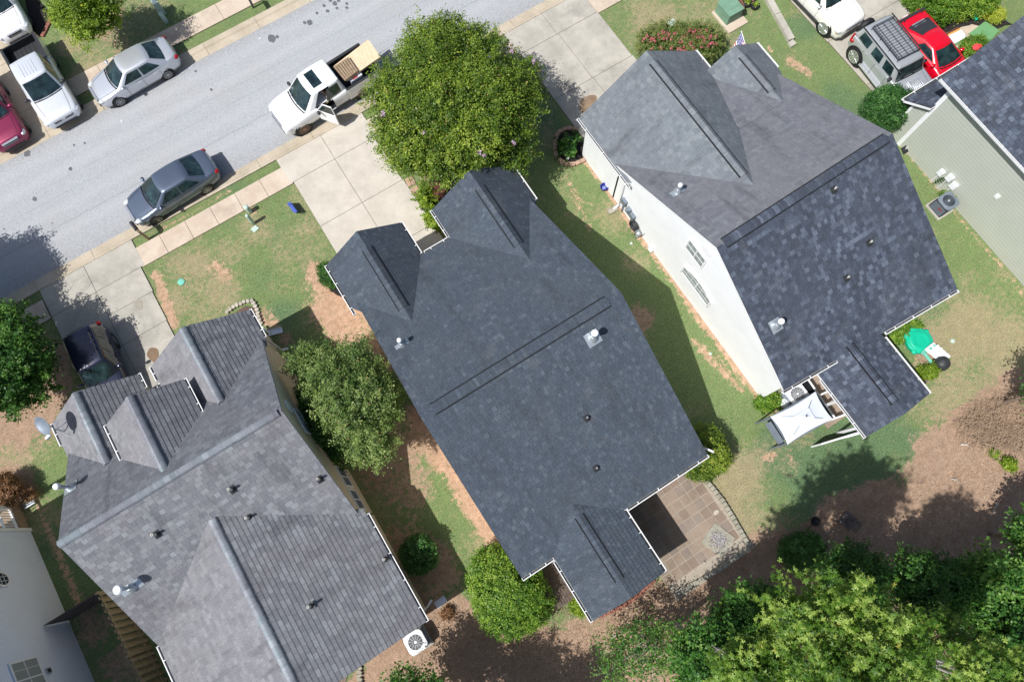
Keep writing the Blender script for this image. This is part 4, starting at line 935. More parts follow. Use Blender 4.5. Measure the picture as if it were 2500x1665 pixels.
TRUCK = dict(L=5.6, W=1.96, H=1.82, top=[(0, .62), (.008, .8), (.03, .92), (.08, .99), (.2, 1.06), (.27, 1.1), (.33, 1.12), (1, 1.14)], plan=[(0, .72), (.01, .84), (.03, .9), (.07, .96), (.14, 1), (1, 1)], cab=(1.45, 2.1, 3.42, 3.6), zbelt=1.1, wb=1.74, wr=1.44,
             axles=(1.0, 4.4), r=.39, body_end=.64, notail=True, grille=(0, 1.0, .2), zhead=.8, handles=(2.7, 3.5), doors=(1.85, 2.78), side=((.1, .47), (.52, .9)), ground=.36, box=.6, bow=.12, bowr=.02, head=(.1, .4, .12))
def pickup_bed(root, s, mat, liner, gate=True):
    L, W = s['L'], s['W']; x0, x1 = L / 2 - s['body_end'] * L, -L / 2; zt, zf = 1.16, .72; mb = MB(); c = (x0 + x1) / 2; l = x0 - x1
    for sg in (1, -1):
        mb.box((c, sg * (W / 2 - .06), (zt + .42) / 2), (l, .12, zt - .42)); mb.box((c, sg * (W / 2 - .02), .72), (l, .05, .5))
    mb.box((x0 - .03, 0, .8), (.05, W - .2, .68)); mb.box((c, 0, zf - .05), (l, W - .2, .06))
    if gate: mb.box((x1 + .03, 0, .82), (.06, W - .1, .62))
    bed = mb.build('bed', mat, root, False, True, .02)
    ln = MB(); ln.box((c, 0, zf), (l - .06, W - .28, .02))
    for i in range(7): ln.box((c, -W / 2 + .28 + i * (W - .56) / 6, zf + .018), (l - .12, .09, .02))
    for sg in (1, -1): ln.box((c, sg * (W / 2 - .135), (zf + zt) / 2), (l - .06, .03, zt - zf)); ln.box((c, sg * (W / 2 - .07), zt + .01), (l, .13, .02))
    ln.box((x0 - .07, 0, (zf + zt) / 2), (.03, W - .26, zt - zf)); ln.box((x1 + .07, 0, (zf + zt) / 2), (.03, W - .26, zt - zf)); ln.box((x1 + .04, 0, zt - .02), (.08, W - .2, .02))
    ln.build('bed_liner', liner, root, False, True)
    MB().box((x1 - .08, 0, .5), (.16, W - .1, .16)).build('rear_bumper', M['chrome'], root, False, True, .02)
    for sg in (1, -1): MB().box((x1 + .02, sg * (W / 2 - .07), .92), (.1, .15, .34)).build('taillight', M['red_lens'], root, False, True, .01)

s = spec(TRUCK, paint=M['p_truck'], L=5.3, axles=(1.0, 4.1), body_end=.66, mirror=M['dark'])
tk = build_car(s, (-9.38, 31.75, .02), R_(-88), 'pickup_truck', 'silver pickup truck with empty black bed in the driveway across the street', 'pickup truck'); pickup_bed(tk, s, M['p_truck'], M['dark'])
mb = MB()
for i in range(5): mb.box((.0, -.32 + .16 * i, 1.9), (.85, .02, .012))
mb.build('roof_ribs', M['p_truck'], tk, False, True)
MB().box((2.63, 0, .79), (.03, .22, .13)).build('emblem', M['chrome'], tk, False, True, .02)

# white crew-cab pickup, driver door open, sheets of plywood in the bed
s = spec(TRUCK, paint=M['p_white'], L=5.72, W=2.02, H=1.92, axles=(.9, 4.45), body_end=.648, cab=(1.38, 2.12, 3.58, 3.7), zbelt=1.18, top=[(0, .7), (.008, .9), (.03, 1.02), (.08, 1.08), (.2, 1.14), (.27, 1.18), (1, 1.2)], zhead=.88, r=.42, open_door=(1.9, 2.85), mirror=M['dark'], doors=(2.88,), handles=(3.5,), side=((.1, .44), (.5, .9)), rimmat=plain('bronze_rim', srgb(140, 120, 104), .35, .5), spokes=12, wb=1.8, wr=1.46)
PX, PY, PA = 2.66, 23.32, R_(184.5)
wt = build_car(s, (PX, PY, 0), PA, 'pickup_truck', 'white crew cab pickup with its driver door open and plywood in the bed', 'pickup truck'); pickup_bed(wt, s, M['p_white'], M['dark'], gate=False)
mb = MB().grid(lambda u, v: Vector((.62 - 1.0 + .62 * u + .1, -.5 + 1.0 * v, 1.925 + .07 + .008 * math.sin(math.pi * v))), 4, 6); mb.f = [f if (Vector(mb.v[f[1]]) - mb.v[f[0]]).cross(mb.v[f[2]] - mb.v[f[1]]).z > 0 else f[::-1] for f in mb.f]
sr = MB().box((.28, 0, 1.994), (.5, .98, .02)); sr.build('sunroof', M['glass'], wt, False, True, .008)
it = MB(); it.box((.3, 0, .62), (2.4, 1.7, .06)); it.box((1.15, 0, .9), (.3, 1.7, .5), mi=0); it.build('cab_floor', M['dark'], wt, False, True)
for yy in (.42, -.42):
    st = MB(); st.box((.15, yy, .86), (.55, .5, .16)); st.box((-.16, yy, 1.18), (.14, .5, .62)); st.box((-.18, yy, 1.55), (.1, .26, .18)); st.build('seat', M['dark'], wt, False, True, .03)
# open door hinged at its front edge
hx, hy = 2.86 - 1.92, 1.0; da = R_(58)
dv = Vector((-math.cos(da), math.sin(da), 0)); H0 = Vector((hx, hy, 0))
dm = MB(); e1 = H0 + dv * 1.02
dm.bar(H0 + Vector((0, 0, .82)), e1 + Vector((0, 0, .82)), .07, .74); dm.bar(H0 + Vector((0, 0, 1.19)) + dv * .02, H0 + dv * .55 + Vector((0, 0, 1.74)) - Vector((.0, .14, 0)), .05, .05); dm.bar(H0 + dv * .55 + Vector((0, -.14, 1.74)), e1 + Vector((0, -.14, 1.74)), .05, .05); dm.bar(e1 + Vector((0, 0, 1.19)), e1 + Vector((0, -.14, 1.74)), .05, .05)
do = dm.build('open_door', M['p_white'], wt, False, True, .01)
q = [H0 + dv * .06 + Vector((0, 0, 1.2)), e1 - dv * .03 + Vector((0, 0, 1.2)), e1 - dv * .03 + Vector((0, -.13, 1.71)), H0 + dv * .56 + Vector((0, -.13, 1.71))]
MB().poly(q).poly([p + Vector((.006, .006, 0)) for p in q[::-1]]).build('pane', M['glass'], do, False, True)
MB().box(H0 + dv * .5 + Vector((-.05, -.05, .8)), (.5, .06, .4), math.pi - da).build('door_panel', M['dark'], do, False, True); MB().ell(H0 + dv * .12 + Vector((.1, .16, 1.26)), (.09, .13, .1), 10).build('mirror', M['dark'], do, True, True)
MB().box(e1 - dv * .14 + Vector((.04, .03, 1.02)), (.2, .03, .035), math.pi - da).build('door_handle', M['p_white'], do, False, True)
# load in the bed: OSB sheet, slatted pallet, bags
def M_osb():
    t = NT('osb_sheet'); v = t.n('ShaderNodeTexVoronoi', Scale=14.0, Randomness=1.0); t.set(v.inputs['Vector'], t.n('ShaderNodeMapping', Vector=t.obj(), Scale=(1, .5, 1)).outputs[0])
    return t.out(t.mix(.6, t.ramp(t.n('ShaderNodeSeparateXYZ', Vector=v.outputs['Color']).outputs[0], [(0, srgb(188, 164, 130)), (1, srgb(226, 206, 176))]), srgb(212, 194, 164)), .85, 0, .2)
M['osb'] = M_osb(); WT = Matrix.Translation((PX, PY, 0)) @ Matrix.Rotation(PA, 4, 'Z')
a, b, c, d = P(899, 97, 1.45), P(929, 139, 1.35), P(846, 197, 1.38), P(812, 164, 1.42)
def sheet(nm, label, pts, th, mat, cat, up=0):
    mb = MB(); t_ = [Vector(p) + Vector((0, 0, up)) for p in pts]; bt = [p - Vector((0, 0, th)) for p in t_]; n = len(t_); mb.poly(t_[::-1]); mb.poly(bt)
    for i in range(n): j = (i + 1) % n; mb.poly([t_[i], t_[j], bt[j], bt[i]])
    o = mb.build(nm, mat); tag(o, label, cat); return o
sheet('plywood_sheet', 'pale plywood sheets lying skewed across the white pickup bed and over its side', [a, b, c, d], .1, M['osb'], 'plywood')
pl = thing('pallet', 'weathered slatted pallet on the plywood behind the pickup cab', 'pallet', tuple(P(843, 168, 1.5)), R_(2)); ex = (P(876, 175, 1.5) - P(840, 197, 1.5)); 
for i in range(7):
    u = i / 6; s0 = P(816 + 33 * u, 163 - 22 * u, 1.52); s1 = P(844 + 28 * u, 197 - 22 * u, 1.5); MB().bar(s0, s1, .095, .03).build('slat', M['wood'], pl)
mb = MB().bar(P(818, 164, 1.47), P(850, 143, 1.47), .08, .06).bar(P(842, 194, 1.45), P(870, 176, 1.45), .08, .06); mb.build('runner', M['wood'], pl)
mb = MB().box(tuple(P(868, 190, 1.12)), (.7, .3, .22), .1); mb.box(tuple(P(866, 189, 1.24)), (.3, .18, .03), .1, mi=1); o = mb.build('cement_bag', [M['fabric_white'], plain('red_print', srgb(190, 90, 90), .7)], None, False, False, .03); tag(o, 'white bag with red print wedged beside the plywood in the pickup bed', 'bag')

# maroon, white SUVs (left edge), navy SUV
SUV = dict(L=4.75, W=1.88, H=1.75, top=[(0, .6), (.008, .76), (.03, .88), (.1, .98), (.22, 1.04), (.28, 1.08), (.9, 1.1), (.985, 1.06), (.994, 1.0), (1, .7)], plan=[(0, .64), (.01, .78), (.03, .87), (.08, .95), (.16, 1), (.9, 1), (.97, .95), (1, .84)], cab=(1.35, 2.0, 4.2, 4.62), zbelt=1.06, wb=1.72, wr=1.4,
           axles=(.92, 3.65), r=.36, grille=(0, .7, .18), zhead=.78, ztail=1.0, side=((.08, .32), (.35, .62), (.66, .92)), handles=(2.4, 3.3), doors=(1.7, 2.6, 3.5), ground=.26, bow=.12, bowr=.08)
build_car(spec(SUV, paint=M['p_maroon'], grille=(0, .8, .2), headmat=M['chrome']), (-12.2, 31.7, .02), R_(-87), 'sport_utility_vehicle', 'maroon SUV parked nose to the street at the left edge', 'car')
build_car(spec(SUV, paint=M['p_white'], L=4.9), (-9.6, 37.75, .02), R_(-88), 'sport_utility_vehicle', 'white SUV nosed up behind the silver pickup in the top left corner', 'car')
nv = build_car(spec(SUV, paint=M['p_navy'], L=4.2, W=1.74, H=1.68, cab=(1.45, 2.08, 3.85, 4.1), axles=(.85, 3.3), handles=(2.3, 3.0), doors=(1.7, 2.5, 3.2), wb=1.62, wr=1.3), (-12.85, 16.0, .055), R_(-92), 'sport_utility_vehicle', 'dark navy SUV in the left driveway facing the garage in tree shade', 'car')
mb = MB()
for yy in (-.62, .62): mb.tube([(.0, yy * .9, 1.72), (-.1, yy * .9, 1.8), (-1.5, yy * .9, 1.8), (-1.6, yy * .9, 1.72)], .022, 6)
mb.build('roof_rail', M['dark'], nv, False, True)
# pearl white luxury SUV, top right
cs = spec(SUV, paint=M['p_pearl'], L=5.1, W=1.96, H=1.86, axles=(.95, 3.95), r=.43, rim=.76, spokes=14, rimmat=M['chrome'], grille=(0, .95, .26), zhead=.82, zbelt=1.12, cab=(1.5, 2.05, 4.6, 5.0), top=[(0, .66), (.006, .88), (.03, 1.0), (.1, 1.07), (.24, 1.12), (.3, 1.15), (1, 1.15)], box=.6, headmat=M['lamp_lens'], mirror=M['chrome'], side=((.07, .3), (.34, .6), (.64, .92)), head=(.1, .5, .16))
cad = build_car(cs, (27.22, 14.25, .055), R_(-87.5), 'sport_utility_vehicle', 'pearl white SUV with chrome wheels, cut by the top edge on the right driveway', 'car')
for sg in (1, -1): MB().box((2.33, sg * .86, .8), (.1, .12, .2)).build('turn_signal', M['amber'], cad, False, True, .02); MB().bar((1.1, sg * .98, .48), (-1.3, sg * .98, .48), .16, .05).build('running_board', M['dark'], cad, False, True)
MB().box((2.5, 0, .82), (.03, .09, .09)).build('emblem', M['amber'], cad, False, True)
# boxy silver off-roader with roof rack and spare wheel
hs_ = spec(SUV, paint=M['p_hum'], L=4.5, W=1.96, H=1.9, zroof=1.88, axles=(.85, 3.75), r=.47, tw=.3, rim=.74, spokes=10, rimmat=M['chrome'], wy=1.03, cab=(1.3, 1.58, 4.3, 4.42), zbelt=1.32, wb=1.86, wr=1.6, top=[(0, .75), (.006, 1.05), (.03, 1.16), (.1, 1.22), (.28, 1.28), (.3, 1.3), (1, 1.3)], plan=[(0, .9), (.02, .96), (.06, 1), (1, 1)], box=1, bow=.05, bowr=.02, side=((.07, .28), (.36, .58), (.68, .92)), ground=.4, head=(.03, .2, .1), mirror=M['dark'], zhead=.98, grille=(0, 1.4, .2))
hu = build_car(hs_, (27.42, 8.85, .055), R_(-94), 'off_road_vehicle', 'boxy silver off-roader with black roof rack and big chrome wheels on the right driveway', 'car')
rk = MB()
zt = 2.08; x0, x1, yw = .35, -1.75, .62
for z_ in (zt, zt + .12):
    rk.tube([(x0, -yw, z_), (x0, yw, z_)], .018, 6); rk.tube([(x1, -yw, z_), (x1, yw, z_)], .018, 6); rk.tube([(x0, -yw, z_), (x1, -yw, z_)], .018, 6); rk.tube([(x0, yw, z_), (x1, yw, z_)], .018, 6)
for i in range(15): x = x0 + (x1 - x0) * i / 14; rk.tube([(x, -yw, zt), (x, yw, zt)], .011, 5)
for i in range(3): y = -.35 + .35 * i; rk.tube([(x0, y, zt), (x1, y, zt)], .012, 5)
for x in (x0, -.35, -1.05, x1):
    for y in (-yw, yw): rk.tube([(x, y, 1.93), (x, y, zt + .12)], .016, 5)
rk.build('roof_rack', M['dark'], hu, False, True)
mb = MB(); mb.lathe((-2.42, .0, 1.12), [(.3, -.12), (.43, -.12), (.46, -.06), (.46, .08), (.42, .12), (.2, .12)], 24, axis='x'); sp = mb.build('spare_wheel', M['black'], hu, True, True)
for sg in (1, -1):
    MB().bar((1.0, sg * 1.02, .5), (-1.0, sg * 1.02, .5), .18, .06).build('running_board', M['chrome'], hu, False, True); MB().bar((.95, sg * .84, 1.94), (-2.05, sg * .84, 1.94), .05, .03).build('roof_trim', M['dark'], hu, False, True)
    MB().box((-2.2, sg * .93, 1.2), (.1, .12, .3)).build('taillight', M['red_lens'], hu, False, True, .01)
mb = MB()
for i in range(7): mb.box((1.55, -.3 + .1 * i, 1.34), (.5, .03, .03))
mb.build('hood_vent', M['chrome'], hu, False, True)
# red sports coupe
rc = spec(SEDAN, paint=M['p_red'], L=4.7, W=1.88, H=1.24, zroof=1.2, r=.33, rim=.74, top=[(0, .42), (.02, .52), (.08, .64), (.2, .78), (.28, .85), (.33, .88), (.7, .92), (.8, .96), (.95, .96), (1, .6)], plan=[(0, .5), (.02, .7), (.06, .88), (.14, .97), (.25, 1), (.7, 1), (.8, 1), (.93, .93), (.985, .8), (1, .62)], cab=(1.35, 2.2, 3.0, 4.0), zbelt=.86, zbeltr=.96, wb=1.6, wr=1.12, side=((.12, .62),), handles=(2.7,), doors=(1.7, 2.95), axles=(.9, 3.5), ground=.14, zhead=.55, ztail=.78, tail=(.06, .3, .1), rimmat=M['chrome'], spokes=10, head=(.12, .3, .08), rglass=M['dark'])
rd = build_car(rc, (30.0, 8.45, .055), R_(-92), 'sports_car', 'bright red sports coupe beside the silver off-roader', 'car')
mb = MB(); mb.bar((-2.08, -.8, 1.03), (-2.08, .8, 1.03), .14, .03); mb.box((-1.98, -.55, 1.0), (.08, .04, .12)); mb.box((-1.98, .55, 1.0), (.08, .04, .12)); mb.build('rear_spoiler', M['dark'], rd, False, True)
mb = MB()
for i in range(5): mb.bar((-.95 - .16 * i, -.3 - .02 * i, 1.13 - .028 * i), (-.95 - .16 * i, .3 + .02 * i, 1.13 - .028 * i), .06, .012)
mb.build('rear_louvre', M['galv'], rd, False, True)

# driver sitting in the open white pickup
def person_seated(loc, ang):
    V = [(0, 0, 1.02), (0, 0, 1.18), (0.02, 0, 1.38), (.03, 0, 1.47), (.05, 0, 1.56),
         (.05, .10, .99), (.30, .16, 1.02), (.42, .30, .70), (.50, .34, .66), (.05, -.10, .99), (.42, -.12, 1.02), (.52, -.14, .72), (.62, -.14, .68),
         (.02, .18, 1.37), (.12, .27, 1.16), (.33, .16, 1.16), (.02, -.18, 1.37), (.14, -.25, 1.16), (.36, -.12, 1.2)]
    R = [.15, .15, .14, .055, .06, .09, .075, .05, .035, .09, .075, .05, .035, .06, .045, .032, .06, .045, .032]
    E = [(0, 1), (1, 2), (2, 3), (3, 4), (0, 5), (5, 6), (6, 7), (7, 8), (0, 9), (9, 10), (10, 11), (11, 12), (2, 13), (13, 14), (14, 15), (2, 16), (16, 17), (17, 18)]
    me = bpy.data.meshes.new('body'); me.from_pydata(V, E, []); o = bpy.data.objects.new('person', me); COL.objects.link(o); o.location = loc; o.rotation_euler = (0, 0, ang)
    sk = o.modifiers.new('skin', 'SKIN'); 
    for i, r in enumerate(R): me.skin_vertices[0].data[i].radius = (r, r)
    me.skin_vertices[0].data[0].use_root = True
    sb_ = o.modifiers.new('sub', 'SUBSURF'); sb_.levels = 1; sb_.render_levels = 2
    t = NT('person_skin_and_clothes'); z = t.n('ShaderNodeSeparateXYZ', Vector=t.obj()).outputs
    c = t.mix(t.step(z[2], 1.44, 1.46), t.mix(t.step(z[2], 1.08, 1.09), srgb(150, 134, 104), srgb(176, 168, 150)), srgb(196, 150, 122))
    c = t.mix(t.math('MULTIPLY', t.step(z[0], .24, .26), t.step(z[2], 1.1, 1.12)), c, srgb(196, 150, 122)); me.materials.append(t.out(c, .8, 0, .2))
    h = MB().ell((.06, 0, 1.66), (.10, .08, .12), 14); h.ell((.155, 0, 1.65), (.02, .014, .02), 8); h.ell((.06, .08, 1.65), (.02, .01, .03), 8); h.ell((.06, -.08, 1.65), (.02, .01, .03), 8)
    h.build('head', plain('skin', srgb(200, 156, 130), .6, var=.05), o, True, True); MB().ell((.035, 0, 1.70), (.105, .088, .105), 12).build('hair', plain('brown_hair', srgb(60, 44, 34), .8), o, True, True)
    for sg in (.16, -.12):
        f = MB(); hx0, hz0 = (.33, 1.16) if sg > 0 else (.36, 1.2)
        f.ell((hx0 + .05, sg, hz0), (.045, .04, .018), 8)
        for k in range(4): f.tube([(hx0 + .08, sg - .03 + .02 * k, hz0), (hx0 + .12 - .005 * abs(k - 1.5), sg - .03 + .02 * k, hz0 - .01), (hx0 + .125, sg - .03 + .02 * k, hz0 - .035)], [.009, .008, .006], 6)
        f.tube([(hx0 + .04, sg + .035, hz0), (hx0 + .07, sg + .055, hz0 - .01)], [.01, .008], 6); f.build('hand', plain('skin_hand', srgb(200, 156, 130), .6, var=.05), o, True, True)
    tag(o, 'person in tan clothes sitting at the wheel of the white pickup with the open door', 'person'); return o
pp = WT @ Vector((.12, .62, -.06)); person_seated(pp, PA)
# ------------------------------------------------------------------ vegetation
GR = srgb
M['f_crape'] = foliage('crape_foliage', GR(40, 66, 16), GR(94, 122, 34), GR(152, 168, 62), GR(158, 122, 84), .25)
M['f_olive'] = foliage('olive_foliage', GR(50, 76, 34), GR(96, 122, 58), GR(148, 164, 96), GR(160, 116, 90), .25)
M['f_deep'] = foliage('deep_green_foliage', GR(26, 62, 26), GR(54, 98, 36), GR(96, 136, 54), None, .25)
M['f_hedge'] = foliage('bright_hedge_foliage', GR(48, 86, 20), GR(92, 130, 32), GR(146, 172, 66), GR(196, 196, 150), .22)
M['f_gloss'] = foliage('glossy_foliage', GR(26, 62, 24), GR(48, 94, 36), GR(100, 142, 74), None, .2)
M['f_sweet'] = foliage('star_leaf_foliage', GR(40, 74, 18), GR(90, 126, 40), GR(156, 178, 84), GR(170, 168, 80), .3)
M['f_wood'] = foliage('woodland_foliage', GR(36, 76, 28), GR(64, 112, 42), GR(112, 150, 66), GR(150, 170, 60), .3)
M['f_yellow'] = foliage('yellow_green_foliage', GR(120, 140, 30), GR(172, 186, 60), GR(214, 216, 100), None, .3)
M['f_rose'] = foliage('rose_foliage', GR(66, 88, 40), GR(104, 122, 58), GR(140, 140, 84), None, .25)
M['f_rust'] = foliage('rusty_foliage', GR(90, 62, 40), GR(140, 100, 70), GR(170, 130, 92), None, .2)
M['f_lime'] = foliage('lime_foliage', GR(64, 92, 20), GR(116, 144, 34), GR(166, 186, 66), GR(226, 206, 40), .3)
M['petal'] = foliage('rose_petals', GR(160, 64, 80), GR(196, 96, 110), GR(216, 140, 144), None, .3)
M['twig'] = plain('dry_twigs', srgb(164, 142, 120), .9, var=.3, scale=8)

def leaves_mesh(name, C, Nrm, size, tone, mat, rng, star=False):
    """C: leaf centres, Nrm: approx normals; each leaf a folded diamond (or a 5-point star of slim diamonds)"""
    n = len(C); Nrm = Nrm / np.linalg.norm(Nrm, axis=1, keepdims=True)
    r = rng.normal(size=(n, 3)); a = np.cross(Nrm, r); a /= np.linalg.norm(a, axis=1, keepdims=True); b = np.cross(Nrm, a)
    s = size * rng.uniform(.7, 1.3, (n, 1))
    if not star:
        V = np.stack([C - a * s * .5, C + b * s * .28 - Nrm * s * .06, C + a * s * .5 - Nrm * s * .08, C - b * s * .28 - Nrm * s * .06], 1).reshape(-1, 3)
        F = np.arange(n * 4).reshape(n, 4); T = np.repeat(tone, 4)
    else:
        Vs, Ts = [], []
        for k in range(5):
            th = (k - 2) * 1.05; d = a * math.cos(th) + b * math.sin(th); e = -a * math.sin(th) + b * math.cos(th); L = s * (.62 if k == 2 else .52)
            Vs.append(np.stack([C, C + d * L * .5 + e * s * .12, C + d * L - Nrm * s * .1, C + d * L * .5 - e * s * .12], 1)); Ts.append(np.repeat(tone, 4).reshape(n, 4))
        V = np.concatenate(Vs, 1).reshape(-1, 3); T = np.concatenate(Ts, 1).reshape(-1); F = np.arange(n * 20).reshape(n * 5, 4)
    return fast_mesh(name, V, F, [mat], T)

def crown(lobes, nclump, per, cs, leaf, mat, seed, star=False, name='crown', low=-.25, dens_in=.18, lump=.12, sq=1.0, spray=0.0, fill=6.0):
    rng = np.random.default_rng(seed); lobes = np.array(lobes, float); area = (lobes[:, 3] ** 2); area /= area.sum()
    m = int(nclump * 2.2); li = rng.choice(len(lobes), m, p=area); d = rng.normal(size=(m, 3)); d /= np.linalg.norm(d, axis=1, keepdims=True); ok = d[:, 2] > low; li, d = li[ok], d[ok]
    rad = lobes[li, 3:4] * (rng.uniform(1 - lump, 1 + lump, (len(d), 1))); inner = rng.random((len(d), 1)) < dens_in; rad = np.where(inner, rad * rng.uniform(.35, .85, rad.shape), rad)
    c = lobes[li, :3] + d * rad * np.array([1, 1, sq])
    keep = np.ones(len(c), bool)
    for j, L in enumerate(lobes):
        q = (c - L[:3]) / np.array([1, 1, sq]); keep &= (li == j) | (np.linalg.norm(q, axis=1) > L[3] * .82) | (rng.random(len(c)) < .1)
    c, d, li = c[keep][:nclump], d[keep][:nclump], li[keep][:nclump]; n = len(c)
    ct = np.clip(.45 + rng.normal(0, .17, n) + rng.normal(0, .10, len(lobes))[li], .02, .9); csz = cs * rng.uniform(.6, 1.4, n)
    off = rng.normal(size=(n, per, 3)) * csz[:, None, None] * .5 * np.array([1, 1, .6])
    if spray > 0:   # shoots that push outward
        k = rng.random(n) < .35; ln = rng.random((n, per, 1)) * spray; sd = d + rng.normal(0, .35, d.shape) + [0, 0, .25]; off[k] = off[k] * .45 + (sd[:, None, :] * ln)[k]
    C = (c[:, None, :] + off).reshape(-1, 3); N = (d[:, None, :] * .55 + np.array([0, 0, .75]) + rng.normal(size=(n, per, 3)) * .55).reshape(-1, 3)
    tone = np.clip(np.repeat(ct, per) + rng.normal(0, .14, n * per), 0, .95); tone[rng.random(len(tone)) < .006] = 1.0
    sz = np.full((len(C), 1), leaf)
    if fill > 0:   # larger inner leaves close the crown so that the ground does not show through everywhere
        k = int(nclump * fill); li = rng.choice(len(lobes), k, p=area); d2 = rng.normal(size=(k, 3)); d2 /= np.linalg.norm(d2, axis=1, keepdims=True); d2[:, 2] = np.abs(d2[:, 2]) * .9 - .15
        C2 = lobes[li, :3] + d2 * lobes[li, 3:4] * rng.uniform(.55, .86, (k, 1)) * np.array([1, 1, sq]); N2 = rng.normal(size=(k, 3)) * .5 + [0, 0, 1]
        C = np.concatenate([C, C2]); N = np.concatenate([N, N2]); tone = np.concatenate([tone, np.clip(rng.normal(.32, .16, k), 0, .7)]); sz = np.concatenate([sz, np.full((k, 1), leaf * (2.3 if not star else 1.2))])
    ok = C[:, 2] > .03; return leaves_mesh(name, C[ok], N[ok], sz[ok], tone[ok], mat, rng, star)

def trunk_mesh(base, top, r, limbs, seed, lr=.35):
    rr = random.Random(seed); mb = MB(); b, t = Vector(base), Vector(top); mid = b.lerp(t, .5) + Vector((rr.uniform(-.15, .15), rr.uniform(-.15, .15), 0))
    mb.tube([b - Vector((0, 0, .1)), b + Vector((0, 0, .25)), mid, t], [r * 1.35, r, r * .8, r * .5], 10)
    for L in limbs:
        e = Vector(L); s = b.lerp(t, rr.uniform(.45, .9)); m_ = s.lerp(e, .5) + Vector((rr.uniform(-.2, .2), rr.uniform(-.2, .2), rr.uniform(0, .35)))
        mb.tube([s, m_, e], [r * .5, r * .33, r * .1], 7)
        for _ in range(3):
            e2 = m_.lerp(e, rr.uniform(.2, .9)); mb.tube([e2, e2 + Vector((rr.uniform(-.8, .8), rr.uniform(-.8, .8), rr.uniform(.1, .7)))], [r * .16, r * .05], 5)
    return mb

def tree(name, label, cat, base, H, lobes, mat, nclump, per, cs, leaf, seed, trunk_r=.14, group=None, bark='bark', multi=1, **k):
    base = Vector(base); o = thing(name, label, cat, tuple(base), 0, group)
    L = [(x - base.x, y - base.y, z - base.z, r) for x, y, z, r in lobes]
    me = crown(L, nclump, per, cs, leaf, mat, seed, **k); c = bpy.data.objects.new('crown', me); COL.objects.link(c); c.parent = o
    cx = sum(l[0] * l[3] for l in L) / sum(l[3] for l in L); cy = sum(l[1] * l[3] for l in L) / sum(l[3] for l in L); rr = random.Random(seed)
    mb = MB()
    for i in range(multi):
        ang = 2 * math.pi * i / multi; bx, by = (.18 * math.cos(ang), .18 * math.sin(ang)) if multi > 1 else (0, 0)
        tp = Vector((cx + bx * 4, cy + by * 4, H * .62))
        t_ = trunk_mesh((bx, by, 0), tp, trunk_r, [(l[0] * .9, l[1] * .9, l[2] + l[3] * .3) for l in (rr.sample(L, min(len(L), 5)))], seed + i); o0 = len(mb.v); mb.v += t_.v; mb.f += [[q + o0 for q in f] for f in t_.f]; mb.mi += t_.mi
    mb.build('trunk', M[bark], o, True, True); return o

def lobeset(outline, z, r, n, seed, zj=.5, inner=4, zc=None, jr=.25):
    """lobes filling a plan outline (photo positions seen at height z)"""
    rr = random.Random(seed); pts = [P(x, y, z) for x, y in outline]; c = sum(pts, Vector()) / len(pts); out = []
    for i in range(n):
        t_ = i / n * len(pts); a, b = pts[int(t_)], pts[(int(t_) + 1) % len(pts)]; p = a.lerp(b, t_ - int(t_)); d = (c - p); q = p + d.normalized() * min(r * .95 + .32, d.length * .8)
        out.append((q.x, q.y, z + rr.uniform(-zj, zj) - .3, r * rr.uniform(1 - jr, 1 + jr * .5)))
    for i in range(inner):
        a = rr.choice(pts); q = c.lerp(a, rr.uniform(0, .5)); out.append((q.x, q.y, z + rr.uniform(.2, .9) * zj * 1.5, r * rr.uniform(.95, 1.3)))
    out.append((c.x, c.y, z + .2, r * 1.3)); return out, c

def bush(name, label, cat, outline, ztop, mat, seed, dens=1.0, leaf=.06, group=None, cs=.14, flat=None, stem=True, lump=.08, **k):
    """rounded shrub whose outline at mid height follows the photo"""
    zm = ztop * .5; pts = [P(x, y, zm) for x, y in outline]; c = sum(pts, Vector()) / len(pts); R = sum((p - c).length for p in pts) / len(pts); rr = random.Random(seed); lobes = []
    r = min(R * .62, ztop * .55); n = max(5, int(2 * math.pi * R / r * 1.1))
    for i in range(n):
        t_ = i / n * len(pts); a, b = pts[int(t_)], pts[(int(t_) + 1) % len(pts)]; p = a.lerp(b, t_ - int(t_)); q = p + (c - p).normalized() * r * 1.02; lobes.append((q.x, q.y, zm * rr.uniform(.85, 1.1), r * rr.uniform(.9, 1.08)))
    for i in range(max(2, n // 2)):
        a = rr.choice(pts); q = c.lerp(a, rr.uniform(0, .55)); lobes.append((q.x, q.y, ztop - r * .95, r))
    lobes.append((c.x, c.y, max(ztop - r * 1.0, .1), r * 1.05))
    o = thing(name, label, cat, (c.x, c.y, 0), 0, group); L = [(x - c.x, y - c.y, z, q) for x, y, z, q in lobes]
    A = R * R * math.pi + 2 * math.pi * R * ztop * .7
    me = crown(L, int(A * 85 * dens), 26, cs, leaf, mat, seed, lump=lump, low=-.6, **k); co = bpy.data.objects.new('foliage', me); COL.objects.link(co); co.parent = o
    if stem:
        mb = MB()
        for i in range(5): a = i * 1.26; mb.tube([(.05 * math.cos(a), .05 * math.sin(a), 0), (R * .45 * math.cos(a), R * .45 * math.sin(a), ztop * .6)], [.03, .01], 6)
        mb.build('stem', M['bark'], o, False, True)
    return o

